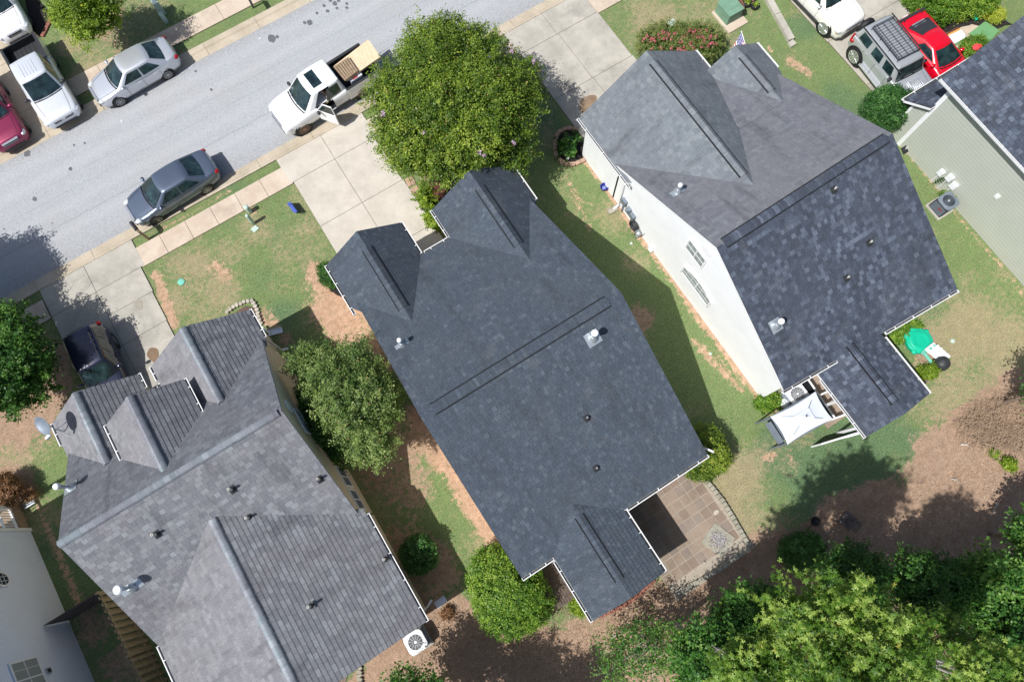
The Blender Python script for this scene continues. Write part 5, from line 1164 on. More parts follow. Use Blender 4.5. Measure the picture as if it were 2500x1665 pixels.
# big crape myrtle by the centre driveway
ol = [(905, 330), (905, 220), (960, 150), (1010, 80), (1100, 25), (1190, 60), (1260, 120), (1325, 170), (1345, 260), (1310, 340), (1290, 385), (1200, 400), (1110, 440), (1020, 430), (960, 400)]
lb, c = lobeset(ol, 4.0, 1.05, 20, 5, .8, 16, jr=.35)
sc_ = .97
tree('crape_myrtle', 'big round crape myrtle with pink blossoms between the centre and right driveways', 'tree', (P(1180, 330).x, P(1180, 330).y, 0), 5.5, lb, M['f_crape'], 3000, 46, .36, .095, 11, .1, multi=4, spray=.4, lump=.17, fill=8, bark='pale_bark', sq=.9)
# olive crape myrtle between left and centre houses
ol = [(690, 850), (740, 820), (830, 800), (900, 840), (950, 900), (980, 970), (930, 1000), (935, 1060), (890, 1090), (930, 1130), (860, 1140), (800, 1090), (740, 1040), (735, 960), (700, 910)]
lb, c = lobeset([(x + 14, y) for x, y in ol], 3.9, .62, 18, 8, .6, 9, jr=.4)
tree('crape_myrtle', 'olive crape myrtle filling the gap between the left and centre houses', 'tree', (P(860, 1010).x, P(860, 1010).y, 0), 5, lb, M['f_olive'], 1500, 40, .26, .085, 21, .08, multi=3, spray=.35, lump=.22, bark='pale_bark')
ol = [(712, 935), (800, 950), (850, 1040), (880, 1120), (840, 1150), (780, 1130), (730, 1060), (705, 990)]
lb, c = lobeset(ol, 2.2, .75, 9, 9, .4, 3)
tree('small_tree', 'dark leafy shrubby tree in the shade under the olive crape myrtle', 'tree', (c.x, c.y, 0), 3, lb, M['f_deep'], 700, 36, .3, .1, 22, .08)
# tree top left, tree left
ol = [(110, 15), (130, 70), (160, 105), (220, 88), (260, 60), (290, 30), (285, -30), (200, -60), (130, -40)]
lb, c = lobeset(ol, 3.0, .8, 11, 12, .5, 4)
tree('maple_tree', 'young leafy tree with sunlit yellow green crown at the top edge left', 'tree', (P(225, 5).x, P(225, 5).y, 0), 4.2, lb, M['f_lime'], 850, 36, .30, .09, 31, .09, spray=.3)
ol = [(-60, 740), (10, 745), (45, 770), (90, 830), (140, 880), (120, 930), (60, 970), (20, 1010), (-60, 1040), (-120, 900)]
lb, c = lobeset(ol, 2.9, .95, 13, 13, .6, 6)
tree('shade_tree', 'large dark green tree hanging in from the left edge beside the left driveway', 'tree', (P(-10, 900).x, P(-10, 900).y, 0), 4.2, lb, M['f_deep'], 1300, 40, .36, .12, 32, .15, spray=.4)
XY = [(-18.6, 24.2), (-17.4, 23.6), (-17.0, 22.4), (-17.6, 21.0), (-18.6, 20.2), (-19.6, 21.4), (-19.8, 23.0)]
W2 = [(x, y, 4.4 + .4 * math.sin(i * 2), 1.0) for i, (x, y) in enumerate(XY)] + [(-18.4, 22.2, 5.0, 1.4)]
tree('shade_tree', 'tall spreading tree just outside the left edge that shades the left driveway', 'tree', (-18.4, 22.2, 0), 5.2, W2, M['f_deep'], 1100, 36, .45, .14, 33, .2, spray=.4)
# bushes
bush('round_bush', 'round glossy bush standing in the side yard shadow by the tan wall', 'bush', [(978, 1340), (1000, 1312), (1035, 1315), (1068, 1345), (1062, 1385), (1030, 1402), (995, 1395)], 1.5, M['f_gloss'], 41, 1.0, .085)
bush('hedge', 'tall clipped oval bush at the rear left corner of the centre house', 'bush', [(1160, 1345), (1190, 1330), (1240, 1380), (1290, 1400), (1330, 1440), (1345, 1500), (1310, 1540), (1240, 1560), (1185, 1530), (1155, 1470), (1150, 1400)], 2.1, M['f_hedge'], 42, 1.1, .075)
bush('hedge', 'rounded bush half under the rear right corner of the centre house roof', 'bush', [(1650, 1060), (1700, 1030), (1745, 1045), (1775, 1090), (1770, 1140), (1730, 1175), (1680, 1165), (1660, 1120)], 2.0, M['f_crape'], 43, 1.0, .075)
bush('juniper', 'dark green rounded evergreen bush at the front corner of the sage green house', 'bush', [(2105, 260), (2130, 222), (2170, 210), (2200, 240), (2200, 290), (2175, 318), (2130, 300)], 2.0, M['f_gloss'], 44, 1.0, .07)
bush('round_bush', 'dense dark round shrub between the lawn and the woodland edge', 'bush', [(1905, 1340), (1920, 1308), (1965, 1298), (2010, 1315), (2022, 1350), (2005, 1385), (1950, 1400), (1912, 1375)], 1.6, M['f_gloss'], 45, 1.1, .06)
bush('hedge', 'long clipped green hedge in the bed at the top right corner', 'bush', [(2205, -30), (2225, 25), (2270, 48), (2340, 38), (2400, 22), (2440, 8), (2440, -40), (2300, -60)], 1.2, M['f_hedge'], 46, .9, .07, stem=False)
for i, (x, y, r, lab) in enumerate([(2340, 35, 18, 'yellow green mound shrub nearest the red car in the dark mulch bed'), (2398, 30, 16, 'small yellow green mound shrub in the middle of its row of three'), (2432, 38, 21, 'largest yellow green mound shrub near the roof edge at top right')]):
    bush('mound_shrub', lab, 'bush', [(x + r * math.cos(a * .9), y + r * .85 * math.sin(a * .9)) for a in range(7)], .6, M['f_yellow'], 50 + i, 1.6, .05, 'yellow green mound shrubs in the mulch bed', stem=False)
bush('round_bush', 'green bush with a red cloth on it beside the sage green house entrance', 'bush', [(2345, 110), (2365, 90), (2400, 98), (2410, 125), (2385, 145), (2352, 140)], 1.0, M['f_hedge'], 54, 1.2, .06)
bush('rose_bush', 'long row of pink flowering rose bushes in front of the white house gables', 'bush', [(1555, 100), (1580, 75), (1640, 72), (1700, 68), (1760, 78), (1770, 110), (1740, 150), (1700, 170), (1650, 140), (1580, 125)], 1.3, M['f_rose'], 55, 1.0, .06, spray=.15)
def flowers(outline, z, n, mat, seed, lbl, cat, parent=None, name='blossoms', s=.09):
    rng = np.random.default_rng(seed); pts = [P(x, y, z) for x, y in outline]; c = sum(pts, Vector()) / len(pts); C = []
    for _ in range(n):
        i = rng.integers(len(pts)); a = pts[i].lerp(pts[(i + 1) % len(pts)], rng.random()); q = c.lerp(a, math.sqrt(rng.random()) * .95); C.append((q.x, q.y, z + rng.uniform(-.05, .18)))
    C = np.array(C); C = (C[:, None, :] + rng.normal(0, .04, (n, 9, 3))).reshape(-1, 3); me = leaves_mesh(name, C, np.tile([0, 0, 1.], (len(C), 1)) + rng.normal(0, .5, C.shape), s, rng.random(len(C)) * .9, mat, rng)
    o = bpy.data.objects.new(name, me); COL.objects.link(o)
    if parent: o.parent = parent; me.transform(wm(parent).inverted())
    return o
rb = [o for o in bpy.data.objects if o.name.startswith('rose_bush')][0]
flowers([(1555, 100), (1580, 78), (1640, 74), (1700, 70), (1755, 80), (1765, 105), (1700, 140), (1650, 130), (1580, 120)], 1.32, 75, M['petal'], 3, '', '', rb)
cm = [o for o in bpy.data.objects if o.name == 'crape_myrtle'][0]
M['pinkish'] = foliage('crape_blossom', GR(176, 140, 170), GR(200, 160, 196), GR(220, 190, 214), None, .3)
for x, y in [(1028, 164), (1115, 145), (1007, 143), (1250, 130), (1196, 149), (1234, 205), (1233, 171), (1168, 375), (1182, 384), (938, 281), (1254, 351), (1302, 150), (1030, 330)]:
    flowers([(x - 5, y - 5), (x + 5, y - 5), (x, y + 6)], 5.0, 2, M['pinkish'], x, '', '', cm, s=.09)
bush('low_plant', 'dark green low shrub under the front left eave of the centre house', 'plant', [(785, 645), (800, 650), (825, 695), (812, 700), (790, 675)], .8, M['f_deep'], 56, 1.4, .06)
bush('reddish_shrub', 'rusty brown clipped bush at the left edge beside the blue house porch', 'bush', [(-30, 1175), (0, 1160), (40, 1175), (55, 1205), (40, 1232), (-20, 1235)], 1.3, M['f_rust'], 57, 1.2, .06)
bush('wispy_shrub', 'thin pinkish brown shrub next to the rusty bush by the porch', 'plant', [(62, 1190), (85, 1185), (92, 1210), (75, 1230), (60, 1220)], .7, M['f_rust'], 58, .35, .04)
bush('lime_shrub', 'bright lime green plant tucked beside the rear left gutter of the centre extension', 'plant', [(1392, 1468), (1415, 1455), (1430, 1480), (1428, 1498), (1400, 1495)], .6, M['f_lime'], 59, 1.4, .07)
bush('ornamental_grass', 'yellow green grassy plant at the corner of the centre driveway', 'plant', [(1028, 470), (1042, 455), (1052, 475), (1045, 500), (1030, 505)], .7, M['f_lime'], 60, 1.0, .09, spray=.3)
bush('ornamental_grass', 'low yellowish plants along the gutter by the centre front walk', 'plant', [(1040, 510), (1055, 515), (1080, 555), (1075, 565), (1050, 540)], .5, M['f_lime'], 61, 1.0, .08, spray=.2)
bush('lily_patch', 'green strappy plants by the rear corner of the white wall', 'plant', [(1840, 978), (1850, 965), (1900, 960), (1905, 985), (1880, 1000), (1850, 995)], .45, M['f_hedge'], 62, 1.3, .08, spray=.2, stem=False)
bush('grass_clump', 'tall unmown grass clump behind the white house beside the green sandbox', 'plant', [(2172, 828), (2240, 786), (2246, 794), (2186, 834)], .25, M['f_hedge'], 63, 1.2, .08, spray=.15, stem=False)
bush('pepper_plant', 'yellow green potted plant growing in the corner by the deck boards', 'plant', [(2240, 912), (2260, 900), (2285, 898), (2280, 915), (2258, 922)], .8, M['f_lime'], 64, 1.5, .08)
bush('small_shrub', 'little leafy weed by the air conditioner of the sage green house', 'plant', [(2300, 470), (2318, 468), (2330, 490), (2315, 498)], .5, M['f_hedge'], 65, 1.0, .08)
bush('seedling', 'small bright green sapling on the bare soil at the right edge', 'plant', [(2445, 1130), (2462, 1118), (2478, 1130), (2472, 1145), (2455, 1145)], .5, M['f_lime'], 66, 1.4, .08)
bush('seedling', 'tiny yellow green seedling on the bare soil above the sapling', 'plant', [(2416, 1106), (2428, 1100), (2438, 1108), (2430, 1116)], .3, M['f_lime'], 67, 1.4, .07)
bush('seedling', 'brown and green weed by the rear corner of the left house', 'plant', [(1085, 1485), (1098, 1480), (1108, 1495), (1095, 1512), (1080, 1505)], .35, M['f_rust'], 68, 1.0, .07)
bush('bed_plant', 'leafy green plant in the round dark mulch bed', 'plant', [(1380, 340), (1395, 330), (1400, 350), (1396, 378), (1380, 375), (1374, 360)], .7, M['f_deep'], 69, .8, .12, spray=.3)
def frond(name, label, a, b, w, mat, up=.7):
    A, B = P(*a, .2), P(*b, up); mb = MB(); d = (B - A); sd = d.cross(Vector((0, 0, 1))).normalized(); pts = [A.lerp(B, i / 14) + Vector((0, 0, .35 * math.sin(math.pi * i / 14))) for i in range(15)]; mb.tube(pts, .015, 5)
    for i in range(1, 15):
        for s_ in (1, -1):
            p = pts[i]; l = w * math.sin(math.pi * (i + 1) / 17) ; e = p + sd * s_ * l + d.normalized() * l * .5 - Vector((0, 0, .12 * l)); k = d.normalized() * .035; mb.poly([p - k, e, p + k]); 
    o = mb.build(name, mat); tag(o, label, 'plant'); return o
frond('fern_frond', 'feathery green frond arching out by the meter boxes of the sage house', (2278, 448), (2322, 432), .42, M['f_gloss'], .8)
bush('low_plant', 'small bare brown shrub in the dark mulch by the centre front gable', 'plant', [(1050, 445), (1085, 440), (1090, 470), (1070, 490), (1048, 480)], .6, plain('bare_red_twigs', srgb(120, 76, 64), .9), 70, .35, .04, spray=.4)

# woodland edge, bottom right
ol = [(1790, 1480), (1870, 1420), (1930, 1440), (2000, 1385), (2060, 1410), (2100, 1480), (2180, 1480), (2250, 1450), (2300, 1520), (2380, 1560), (2370, 1640), (2300, 1750), (2050, 1800), (1850, 1700), (1900, 1580)]
lb, c = lobeset([(1890, 1500), (1950, 1440), (2030, 1395), (2085, 1440), (2130, 1500), (2190, 1500), (2230, 1560), (2240, 1620), (2230, 1700), (2160, 1800), (2000, 1800), (1900, 1650)], 11.6, .56, 17, 14, 1.4, 5, jr=.4)
bx = P(1840, 1480); tree('sweetgum_tree', 'tallest bright green star leaved tree at the bottom right', 'tree', (bx.x, bx.y, 0), 13, lb, M['f_sweet'], 560, 28, .30, .155, 71, .16, star=True, spray=.75, bark='pale_bark', dens_in=.12, fill=0)
lb, c = lobeset([(1780, 1620), (1800, 1570), (1850, 1570), (1890, 1640), (1880, 1750), (1800, 1760)], 10, .7, 8, 15, .8, 2)
tree('sweetgum_tree', 'smaller bright star leaved treetop at the bottom edge left of the tallest one', 'tree', (c.x, c.y, 0), 10, lb, M['f_sweet'], 230, 26, .3, .15, 72, .12, star=True, spray=.4, bark='pale_bark')
lb, c = lobeset([(2190, 1500), (2230, 1470), (2290, 1520), (2360, 1580), (2370, 1660), (2280, 1720), (2210, 1620)], 6.5, .6, 10, 17, .8, 3)
tree('sweetgum_tree', 'lower bright star leaved tree at the bottom right, right of the tallest one', 'tree', (c.x, c.y, 0), 7, lb, M['f_sweet'], 330, 28, .3, .14, 74, .12, star=True, spray=.5, bark='pale_bark', fill=0)
lb, c = lobeset([(2390, 1640), (2420, 1615), (2470, 1625), (2480, 1700), (2400, 1740)], 11, .7, 8, 16, .6, 2)
tree('sweetgum_tree', 'bright star leaved treetop in the bottom right corner', 'tree', (c.x, c.y, 0), 11, lb, M['f_sweet'], 160, 26, .3, .15, 73, .12, star=True, spray=.4, bark='pale_bark')
WD = [([(1760, 1530), (1810, 1475), (1860, 1440), (1910, 1470), (1930, 1540), (1870, 1590), (1790, 1600)], 4.0, .85, 'mid green leafy tree left of the tallest star leaved tree', 'f_wood', 700, .12),
      ([(1640, 1620), (1700, 1560), (1780, 1560), (1830, 1620), (1800, 1720), (1680, 1740)], 4.8, 1.0, 'mid green leafy tree cut by the bottom edge at the woodland corner', 'f_wood', 700, .12),
      ([(2030, 1370), (2090, 1345), (2150, 1400), (2150, 1470), (2080, 1480), (2020, 1430)], 3.0, .8, 'dark sapling cluster behind the tallest star leaved tree', 'f_deep', 330, .11),
      ([(2200, 1400), (2260, 1370), (2320, 1400), (2330, 1470), (2260, 1500), (2190, 1460)], 3.2, .8, 'dark green tree standing in shade right of the bright crown', 'f_deep', 420, .12),
      ([(2330, 1420), (2390, 1360), (2480, 1370), (2560, 1420), (2540, 1520), (2420, 1560), (2350, 1520)], 3.4, .9, 'broad dark green tree filling the right side near the bottom corner', 'f_wood', 800, .14),
      ([(2380, 1580), (2460, 1540), (2560, 1560), (2560, 1700), (2420, 1720)], 4.6, 1.0, 'dark green tree under the right edge corner', 'f_deep', 480, .14),
      ([(1880, 1700), (2000, 1690), (2150, 1720), (2100, 1850), (1900, 1850)], 5.0, 1.1, 'dark tree crown beneath the bright star leaved trees at the bottom', 'f_deep', 420, .14),
      ([(2500, 1300), (2530, 1260), (2590, 1280), (2610, 1350), (2530, 1370)], 3.2, .7, 'leafy tree poking in at the right edge above the dark one', 'f_wood', 350, .13),
      ([(2530, 960), (2550, 900), (2620, 900), (2640, 1000), (2550, 1010)], 3.5, .6, 'dark foliage at the right edge beside the dry brush', 'f_deep', 300, .12)]
for i, (ol, z, r, lab, mt, nc, lf) in enumerate(WD):
    lb, c = lobeset(ol, z, r, 9, 80 + i, .5, 3); tree('woodland_tree', lab, 'tree', (c.x, c.y, 0), z + 1, lb, M[mt], nc, 36, .34, lf, 90 + i, .1, 'trees at the woodland edge', spray=.45, dens_in=.12)
# thin sparse tree by the patio with visible branches
lb, c = lobeset([(1440, 1600), (1490, 1540), (1560, 1500), (1640, 1500), (1690, 1540), (1680, 1600), (1620, 1660), (1520, 1680), (1450, 1660)], 2.8, .55, 13, 18, .4, 5)
tree('sparse_tree', 'thin open branched young tree on bare soil behind the centre house', 'tree', (P(1590, 1570).x, P(1590, 1570).y, 0), 3.4, lb, M['f_wood'], 330, 20, .4, .1, 101, .05, multi=4, spray=.4, bark='pale_bark', dens_in=.3, fill=0)
# trees below the frame that throw their shade on the bare soil
for x, y, z, r, s_ in [(1010, 1740, 3.5, 1.0, 19), (1150, 1820, 4.0, 1.1, 20), (1330, 1830, 3.6, .8, 23)]:
    lb, c = lobeset([(x - 70, y), (x, y - 50), (x + 70, y), (x, y + 60)], z, r, 6, s_, .5, 2)
    tree('woodland_tree', {19: 'leafy tree just below the bottom edge behind the left house', 20: 'leafy tree below the bottom edge behind the oval bush', 23: 'leafy tree below the bottom edge behind the centre house'}[s_], 'tree', (c.x, c.y, 0), z + 1, lb, M['f_wood'], 330, 26, .34, .12, s_, .1, 'trees at the woodland edge', spray=.4)
# tangle of dry brush on the right and twigs over the soil
def twigs(name, label, outline, n, ln, seed, kind=None, h=.5, r=.009):
    rr = random.Random(seed); pts = [P(x, y) for x, y in outline]; c = sum(pts, Vector()) / len(pts); mb = MB()
    for _ in range(n):
        i = rr.randrange(len(pts)); q = c.lerp(pts[i].lerp(pts[(i + 1) % len(pts)], rr.random()), math.sqrt(rr.random())); a = rr.uniform(0, 6.28); l = ln * rr.uniform(.3, 1.2); z = rr.uniform(.02, h)
        mb.tube([(q.x, q.y, z * .5), (q.x + l * .5 * math.cos(a), q.y + l * .5 * math.sin(a), z), (q.x + l * math.cos(a + .3), q.y + l * math.sin(a + .3), z * rr.uniform(.4, 1))], [r, r * .8, r * .4], 4, cap=False)
    o = mb.build(name, M['twig']); tag(o, label, 'brush' if not kind else None, None, kind); return o
twigs('dry_brush', 'tangle of dry grey brown brush along the right edge of the bare soil', [(2330, 1030), (2400, 980), (2500, 940), (2560, 1050), (2500, 1110), (2420, 1090), (2360, 1080)], 1500, .6, 5, None, .7)
twigs('leaf_litter', None, [(1000, 1500), (1400, 1500), (1850, 1330), (2200, 1160), (2500, 1130), (2500, 1400), (1900, 1500), (1400, 1665), (1000, 1665)], 2600, .45, 6, 'stuff', .05, .006)
# fallen leaves and chips
rng = np.random.default_rng(9); n = 14000; pts = np.array([[*P(x, y)[:2], .015] for x, y in zip(rng.uniform(1000, 2520, n), rng.uniform(1130, 1680, n)) if (y > 1720 - x * .21 - (x > 1850) * (x - 1850) * .18)])
me = leaves_mesh('fallen_leaves', pts, np.tile([0, 0, 1.], (len(pts), 1)) + rng.normal(0, .4, pts.shape), .06, rng.random(len(pts)), foliage('dead_leaf', GR(110, 76, 52), GR(164, 128, 98), GR(206, 178, 150), None, .1), rng)
o = bpy.data.objects.new('fallen_leaves', me); COL.objects.link(o); tag(o, kind='stuff')

# loose grass tufts and weeds over the lawns
def tufts(n, name, rects, seed):
    ax, ay, A = GRID; rng = np.random.default_rng(seed); x = rng.uniform(-22, 37, n); y = rng.uniform(-9, 40, n); ix = np.clip(np.searchsorted(ax, x), 0, len(ax) - 1); iy = np.clip(np.searchsorted(ay, y), 0, len(ay) - 1)
    soil, clay, dry, lush = (A[k][ix, iy] for k in ('soil', 'clay', 'dry', 'lush')); ok = (soil < .35 + rng.random(n) * .15) & (clay < .45 + rng.random(n) * .3) & (rng.random(n) > dry * .7)
    for x0, y0, x1, y1 in rects: ok &= ~((x > x0 - .02) & (x < x1 + .02) & (y > y0 - .02) & (y < y1 + .02))
    C = np.stack([x, y, rng.uniform(.01, .05, n)], 1)[ok]; tone = np.clip(.42 - .25 * lush[ok] + .35 * dry[ok] + rng.normal(0, .17, ok.sum()), 0, .95); N = rng.normal(0, .8, C.shape) + [0, 0, .8]
    me = leaves_mesh(name, C, N, .055, tone, foliage('grass_blades', GR(56, 92, 34), GR(98, 130, 52), GR(166, 166, 104), None, .2), rng); o = bpy.data.objects.new(name, me); COL.objects.link(o); tag(o, kind='stuff')
tufts(90000, 'grass', [(-80, 21.6, 90, 30.1), (-14.25, 11, -9.3, 21.8), (-15.6, 30, -8.4, 40), (-1.3, 11, 3.78, 21.8), (12.3, 12.5, 17.45, 21.8), (26.3, 6, 31.5, 21.8), (-40, 20.0, 27, 21.2), (-8.5, 30.7, 40, 31.98), (-14.6, -1, -5.5, 13.9), (-1.3, -1.7, 7.6, 12), (3.6, -6.3, 7.9, -1), (11.8, -1.6, 20.8, 13), (25.4, -9, 40, 6.3), (13.5, -4.7, 17, -1.5), (-30, -9, -18.8, 11.5), (22.3, 15.1, 23.7, 16.9)], 77)
# ------------------------------------------------------------------ yard things
def one(mb, name, mats, label, cat, group=None, smooth=False, bevel=0.0):
    o = mb.build(name, mats, None, smooth, False, bevel); return tag(o, label, cat, group)

# utility pedestals
def pedestal(x, y, z, r, label, nm='utility_pedestal'):
    p = P(x, y); mb = MB(); mb.lathe((p.x, p.y, 0), [(r * 1.0, -.05), (r, z * .45), (r * .96, z * .46), (r * 1.04, z * .5), (r, z * .96), (r * .7, z)], 16)
    return one(mb, nm, M['utility'], label, 'utility pedestal', None, True)
pedestal(611, 518, .62, .12, 'pale green round utility post nearest the sidewalk, one of a pair'); pedestal(620, 546, .95, .085, 'slimmer taller pale green utility post farther from the sidewalk, beside the flat lid'); pedestal(408, 57, .75, .12, 'round pale utility post below the square cabinet on the far lawn')
p = P(397, 33); one(MB().box((p.x, p.y, .45), (.34, .42, .9), .1, taper=.9).box((p.x + .02, p.y, .7), (.2, .2, .42), .1, mi=1), 'utility_cabinet', [M['utility'], M['grey_metal']], 'square pale green utility cabinet at the top edge of the far lawn', 'utility cabinet', bevel=.02)
def lid(pts, name, label, mat, th=.05):
    mb = MB(); mb.prism([P(*q)[:2] for q in pts][::-1], -.03, th); return one(mb, name, mat, label, 'cover')
lid([(612, 561), (624, 551), (634, 558), (622, 569)], 'meter_cover', 'small pale square lid in the grass by the two utility posts', M['utility'])
lid([(1629, 57), (1643, 47), (1652, 58), (1641, 66)], 'meter_cover', 'pale rectangular lid in the lawn above the rose bushes', M['utility'])
mb = MB(); p = P(443, 689); mb.lathe((p.x, p.y, 0), [(.17, -.02), (.17, .04), (.12, .05)], 10); mb.box((p.x, p.y, .03), (.26, .3, .03), .5); one(mb, 'valve_cover', M['cyan'], 'turquoise valve box lid in the patchy lawn of the left house', 'cover')
for i, (x, y, r, l) in enumerate([(1541, 595, .07, 'white pvc clean out cap between the shade and the white wall'), (1734, 864, .07, 'white pvc clean out cap in the side lawn beside the rear of the white wall'), (2325, 833, .1, 'pale round cap in the lawn right of the green sandbox')]):
    p = P(x, y); one(MB().lathe((p.x, p.y, 0), [(r, -.02), (r, .05), (r * .5, .07)], 10), 'cleanout_cover', M['utility'], l, 'cover')

# transformer box on its pad
t0 = thing('transformer_box', 'green metal transformer box on a concrete pad in the top lawn', 'utility box', (23.0, 16.1, 0)); MB().box((23.0, 16.0, .04), (1.25, 1.55, .12)).build('pad', M['walk'], t0)
MB().box((22.97, 16.2, .42), (.92, 1.05, .66), taper=.98).build('cabinet', M['box_green'], t0, bevel=.02); MB().box((22.97, 16.2, .765), (.96, 1.1, .05)).box((22.97, 16.0, .80), (.94, .02, .012)).box((22.62, 16.62, .81), (.05, .05, .03)).build('cabinet_lid', M['box_green'], t0)
# wagon wheel leaning on it, tyre planters, red white figure
p = P(1812, 25); ww = thing('wagon_wheel', 'rusty spoked wagon wheel leaning against the green transformer box', 'wheel', (23.62, 16.3, 0)); T0 = Matrix.Translation((23.62, 16.3, .5)) @ Matrix.Rotation(R_(-18), 4, 'Y'); mb = MB(); mb.T = T0
mb.lathe((0, 0, 0), [(.5, -.025), (.53, -.025), (.53, .025), (.5, .025)], 26, axis='x'); mb.build('rim', M['brick'], ww); mb = MB(); mb.T = T0
for k in range(10): a = k * math.pi / 5; mb.bar((0, 0, 0), (0, .51 * math.cos(a), .51 * math.sin(a)), .03, .03, upv=(1, 0, 0))
mb.lathe((0, 0, 0), [(.07, -.05), (.07, .05)], 12, axis='x'); mb.build('spoke', M['brick'], ww)
def tyre(x, y, r, label):
    p = P(x, y); o = thing('tyre_planter', label, 'planter', (p.x, p.y, 0)); MB().lathe((p.x, p.y, 0), [(r * .72, 0), (r, .02), (r * 1.04, .1), (r, .19), (r * .75, .22), (r * .6, .19), (r * .6, .1)], 22).build('tyre', M['black'], o, True); MB().lathe((p.x, p.y, 0), [(r * .62, .1), (r * .62, .13), (r * .2, .16)], 14).build('soil', M['dark_wood'], o)
    rng = np.random.default_rng(int(x)); C = rng.normal(0, r * .28, (160, 3)) * [1, 1, .4] + [0, 0, .25]; me = leaves_mesh('plant', C, rng.normal(0, .4, C.shape) + [0, 0, 1], .08, rng.random(160) * .9, M['f_lime'], rng); q = bpy.data.objects.new('plant', me); COL.objects.link(q); q.parent = o
tyre(1821, 10, .3, 'larger black tyre planter beside the wagon wheel'); tyre(1842, 19, .22, 'smaller black tyre planter to the right of the larger one')
p = P(1836, 6); one(MB().lathe((p.x, p.y, 0), [(.05, 0), (.09, .15), (.06, .35), (.09, .4), (.09, .5), (.03, .58)], 12), 'garden_ornament', plain('red_white_ceramic', srgb(226, 150, 150), .4, var=.4, scale=10), 'small red and white garden ornament between the tyre planters', 'ornament', None, True)
# retaining kerb block between lawns
mb = MB()
a, b = P(1862, -20), P(1930, 103)
d = (b - a); d.z = 0; n_ = 2
for i in range(n_): s0, s1 = a + d * (i / n_ + .003), a + d * ((i + 1) / n_ - .003); mb.bar(s0 + Vector((0, 0, .1)), s1 + Vector((0, 0, .1 )), .34, .28)
one(mb, 'retaining_kerb', M['conc_old'], 'long low concrete kerb wall running down the lawn from the top edge', 'wall', bevel=.02)
p = P(1932, 110); one(MB().box((p.x, p.y, .06), (.34, .3, .16)), 'paver', M['conc_old'], 'single square concrete block at the end of the low kerb wall', 'block')
p = P(1903, 45, .2); 
# flag on a pole by the white house gable
fl = thing('flag', 'United States flag hanging from an angled white pole by the white house', 'flag', (20.9, 12.6, 1.9)); tip, root = P(1810, 78, 2.6), P(1822, 118, 2.2); MB().tube([root + (root - tip) * .3, tip], [.022, .018], 8).ell(tip, (.035, .035, .035), 8).build('flag_pole', M['white'], fl, True)
t = NT('flag_cloth'); uv = t.n('ShaderNodeUVMap').outputs[0]; sx = t.n('ShaderNodeSeparateXYZ', Vector=uv).outputs
st = t.step(t.math('FRACT', t.math('MULTIPLY', sx[1], 6.5)), .48, .52); c = t.mix(st, srgb(196, 40, 52), srgb(240, 240, 242)); can = t.math('MULTIPLY', t.math('LESS_THAN', sx[0], .42), t.math('GREATER_THAN', sx[1], .46))
vo = t.n('ShaderNodeTexVoronoi', Scale=1.0, Randomness=0.0); t.set(vo.inputs['Vector'], t.n('ShaderNodeMapping', Vector=uv, Scale=(14, 9, 1)).outputs[0]); c = t.mix(can, c, t.mix(t.math('LESS_THAN', vo.outputs[0], .27), srgb(44, 42, 120), srgb(240, 240, 245)))
M['flag'] = t.out(c, .8, 0, .2); mb = MB(); nn = 12; A = tip.lerp(root, .05); B = root + (root - tip) * .25; G = [[None] * (nn + 1) for _ in range(nn + 1)]
for i in range(nn + 1):
    for j in range(nn + 1):
        u, v = i / nn, j / nn; q = A.lerp(B, v) + Vector((-.12 * u * math.sin(v * 3) - .10 * u, -.10 * u, -.75 * u)) + Vector((-.06, -.03, 0)) * math.sin(u * 9 + v * 4) * u + Vector((-.28 * u * (1 - .3 * v), 0.0, 0)); G[i][j] = (q, (u, 1 - v))
for i in range(nn):
    for j in range(nn): f = [G[i][j], G[i + 1][j], G[i + 1][j + 1], G[i][j + 1]]; mb.poly([q[0] for q in f], 0, [(1 - q[1][1], 1 - q[1][0]) for q in f])
mb.build('cloth', M['flag'], fl, True)

# mailboxes
def mailbox(base, rz, label, post_mat, kind=0):
    p = P(*base); o = thing('mailbox', label, 'mailbox', (p.x, p.y, 0), rz); MB().box((0, 0, .55), (.1, .1, 1.1)).box((.0, .22, .98), (.09, .62, .08)).build('post', post_mat, o, False, True)
    mb = MB(); n = 8; pr = [(-.085, 1.03)] + [(-.085 * math.cos(math.pi * i / n), 1.14 + .085 * math.sin(math.pi * i / n)) for i in range(n + 1)] + [(.085, 1.03)]
    a = [mb.pt((x, .0, z)) for x, z in pr]; b = [mb.pt((x, .5, z)) for x, z in pr]; mb.f += [a, b[::-1]]; mb.mi += [0, 0]
    for i in range(len(pr)): j = (i + 1) % len(pr); mb.f.append([a[i], b[i], b[j], a[j]]); mb.mi.append(0)
    mb.build('box', M['dark'], o, False, True); MB().box((.1, .2, 1.22), (.015, .03, .14)).build('flag_lever', M['red_lens'], o, False, True)
mailbox((364, 584), R_(8), 'mailbox on a leaning brown wooden post in front of the slate blue sedan', M['wood']); mailbox((619, 20), R_(180), 'black mailbox on a post across the street at the top edge', M['dark_wood'])
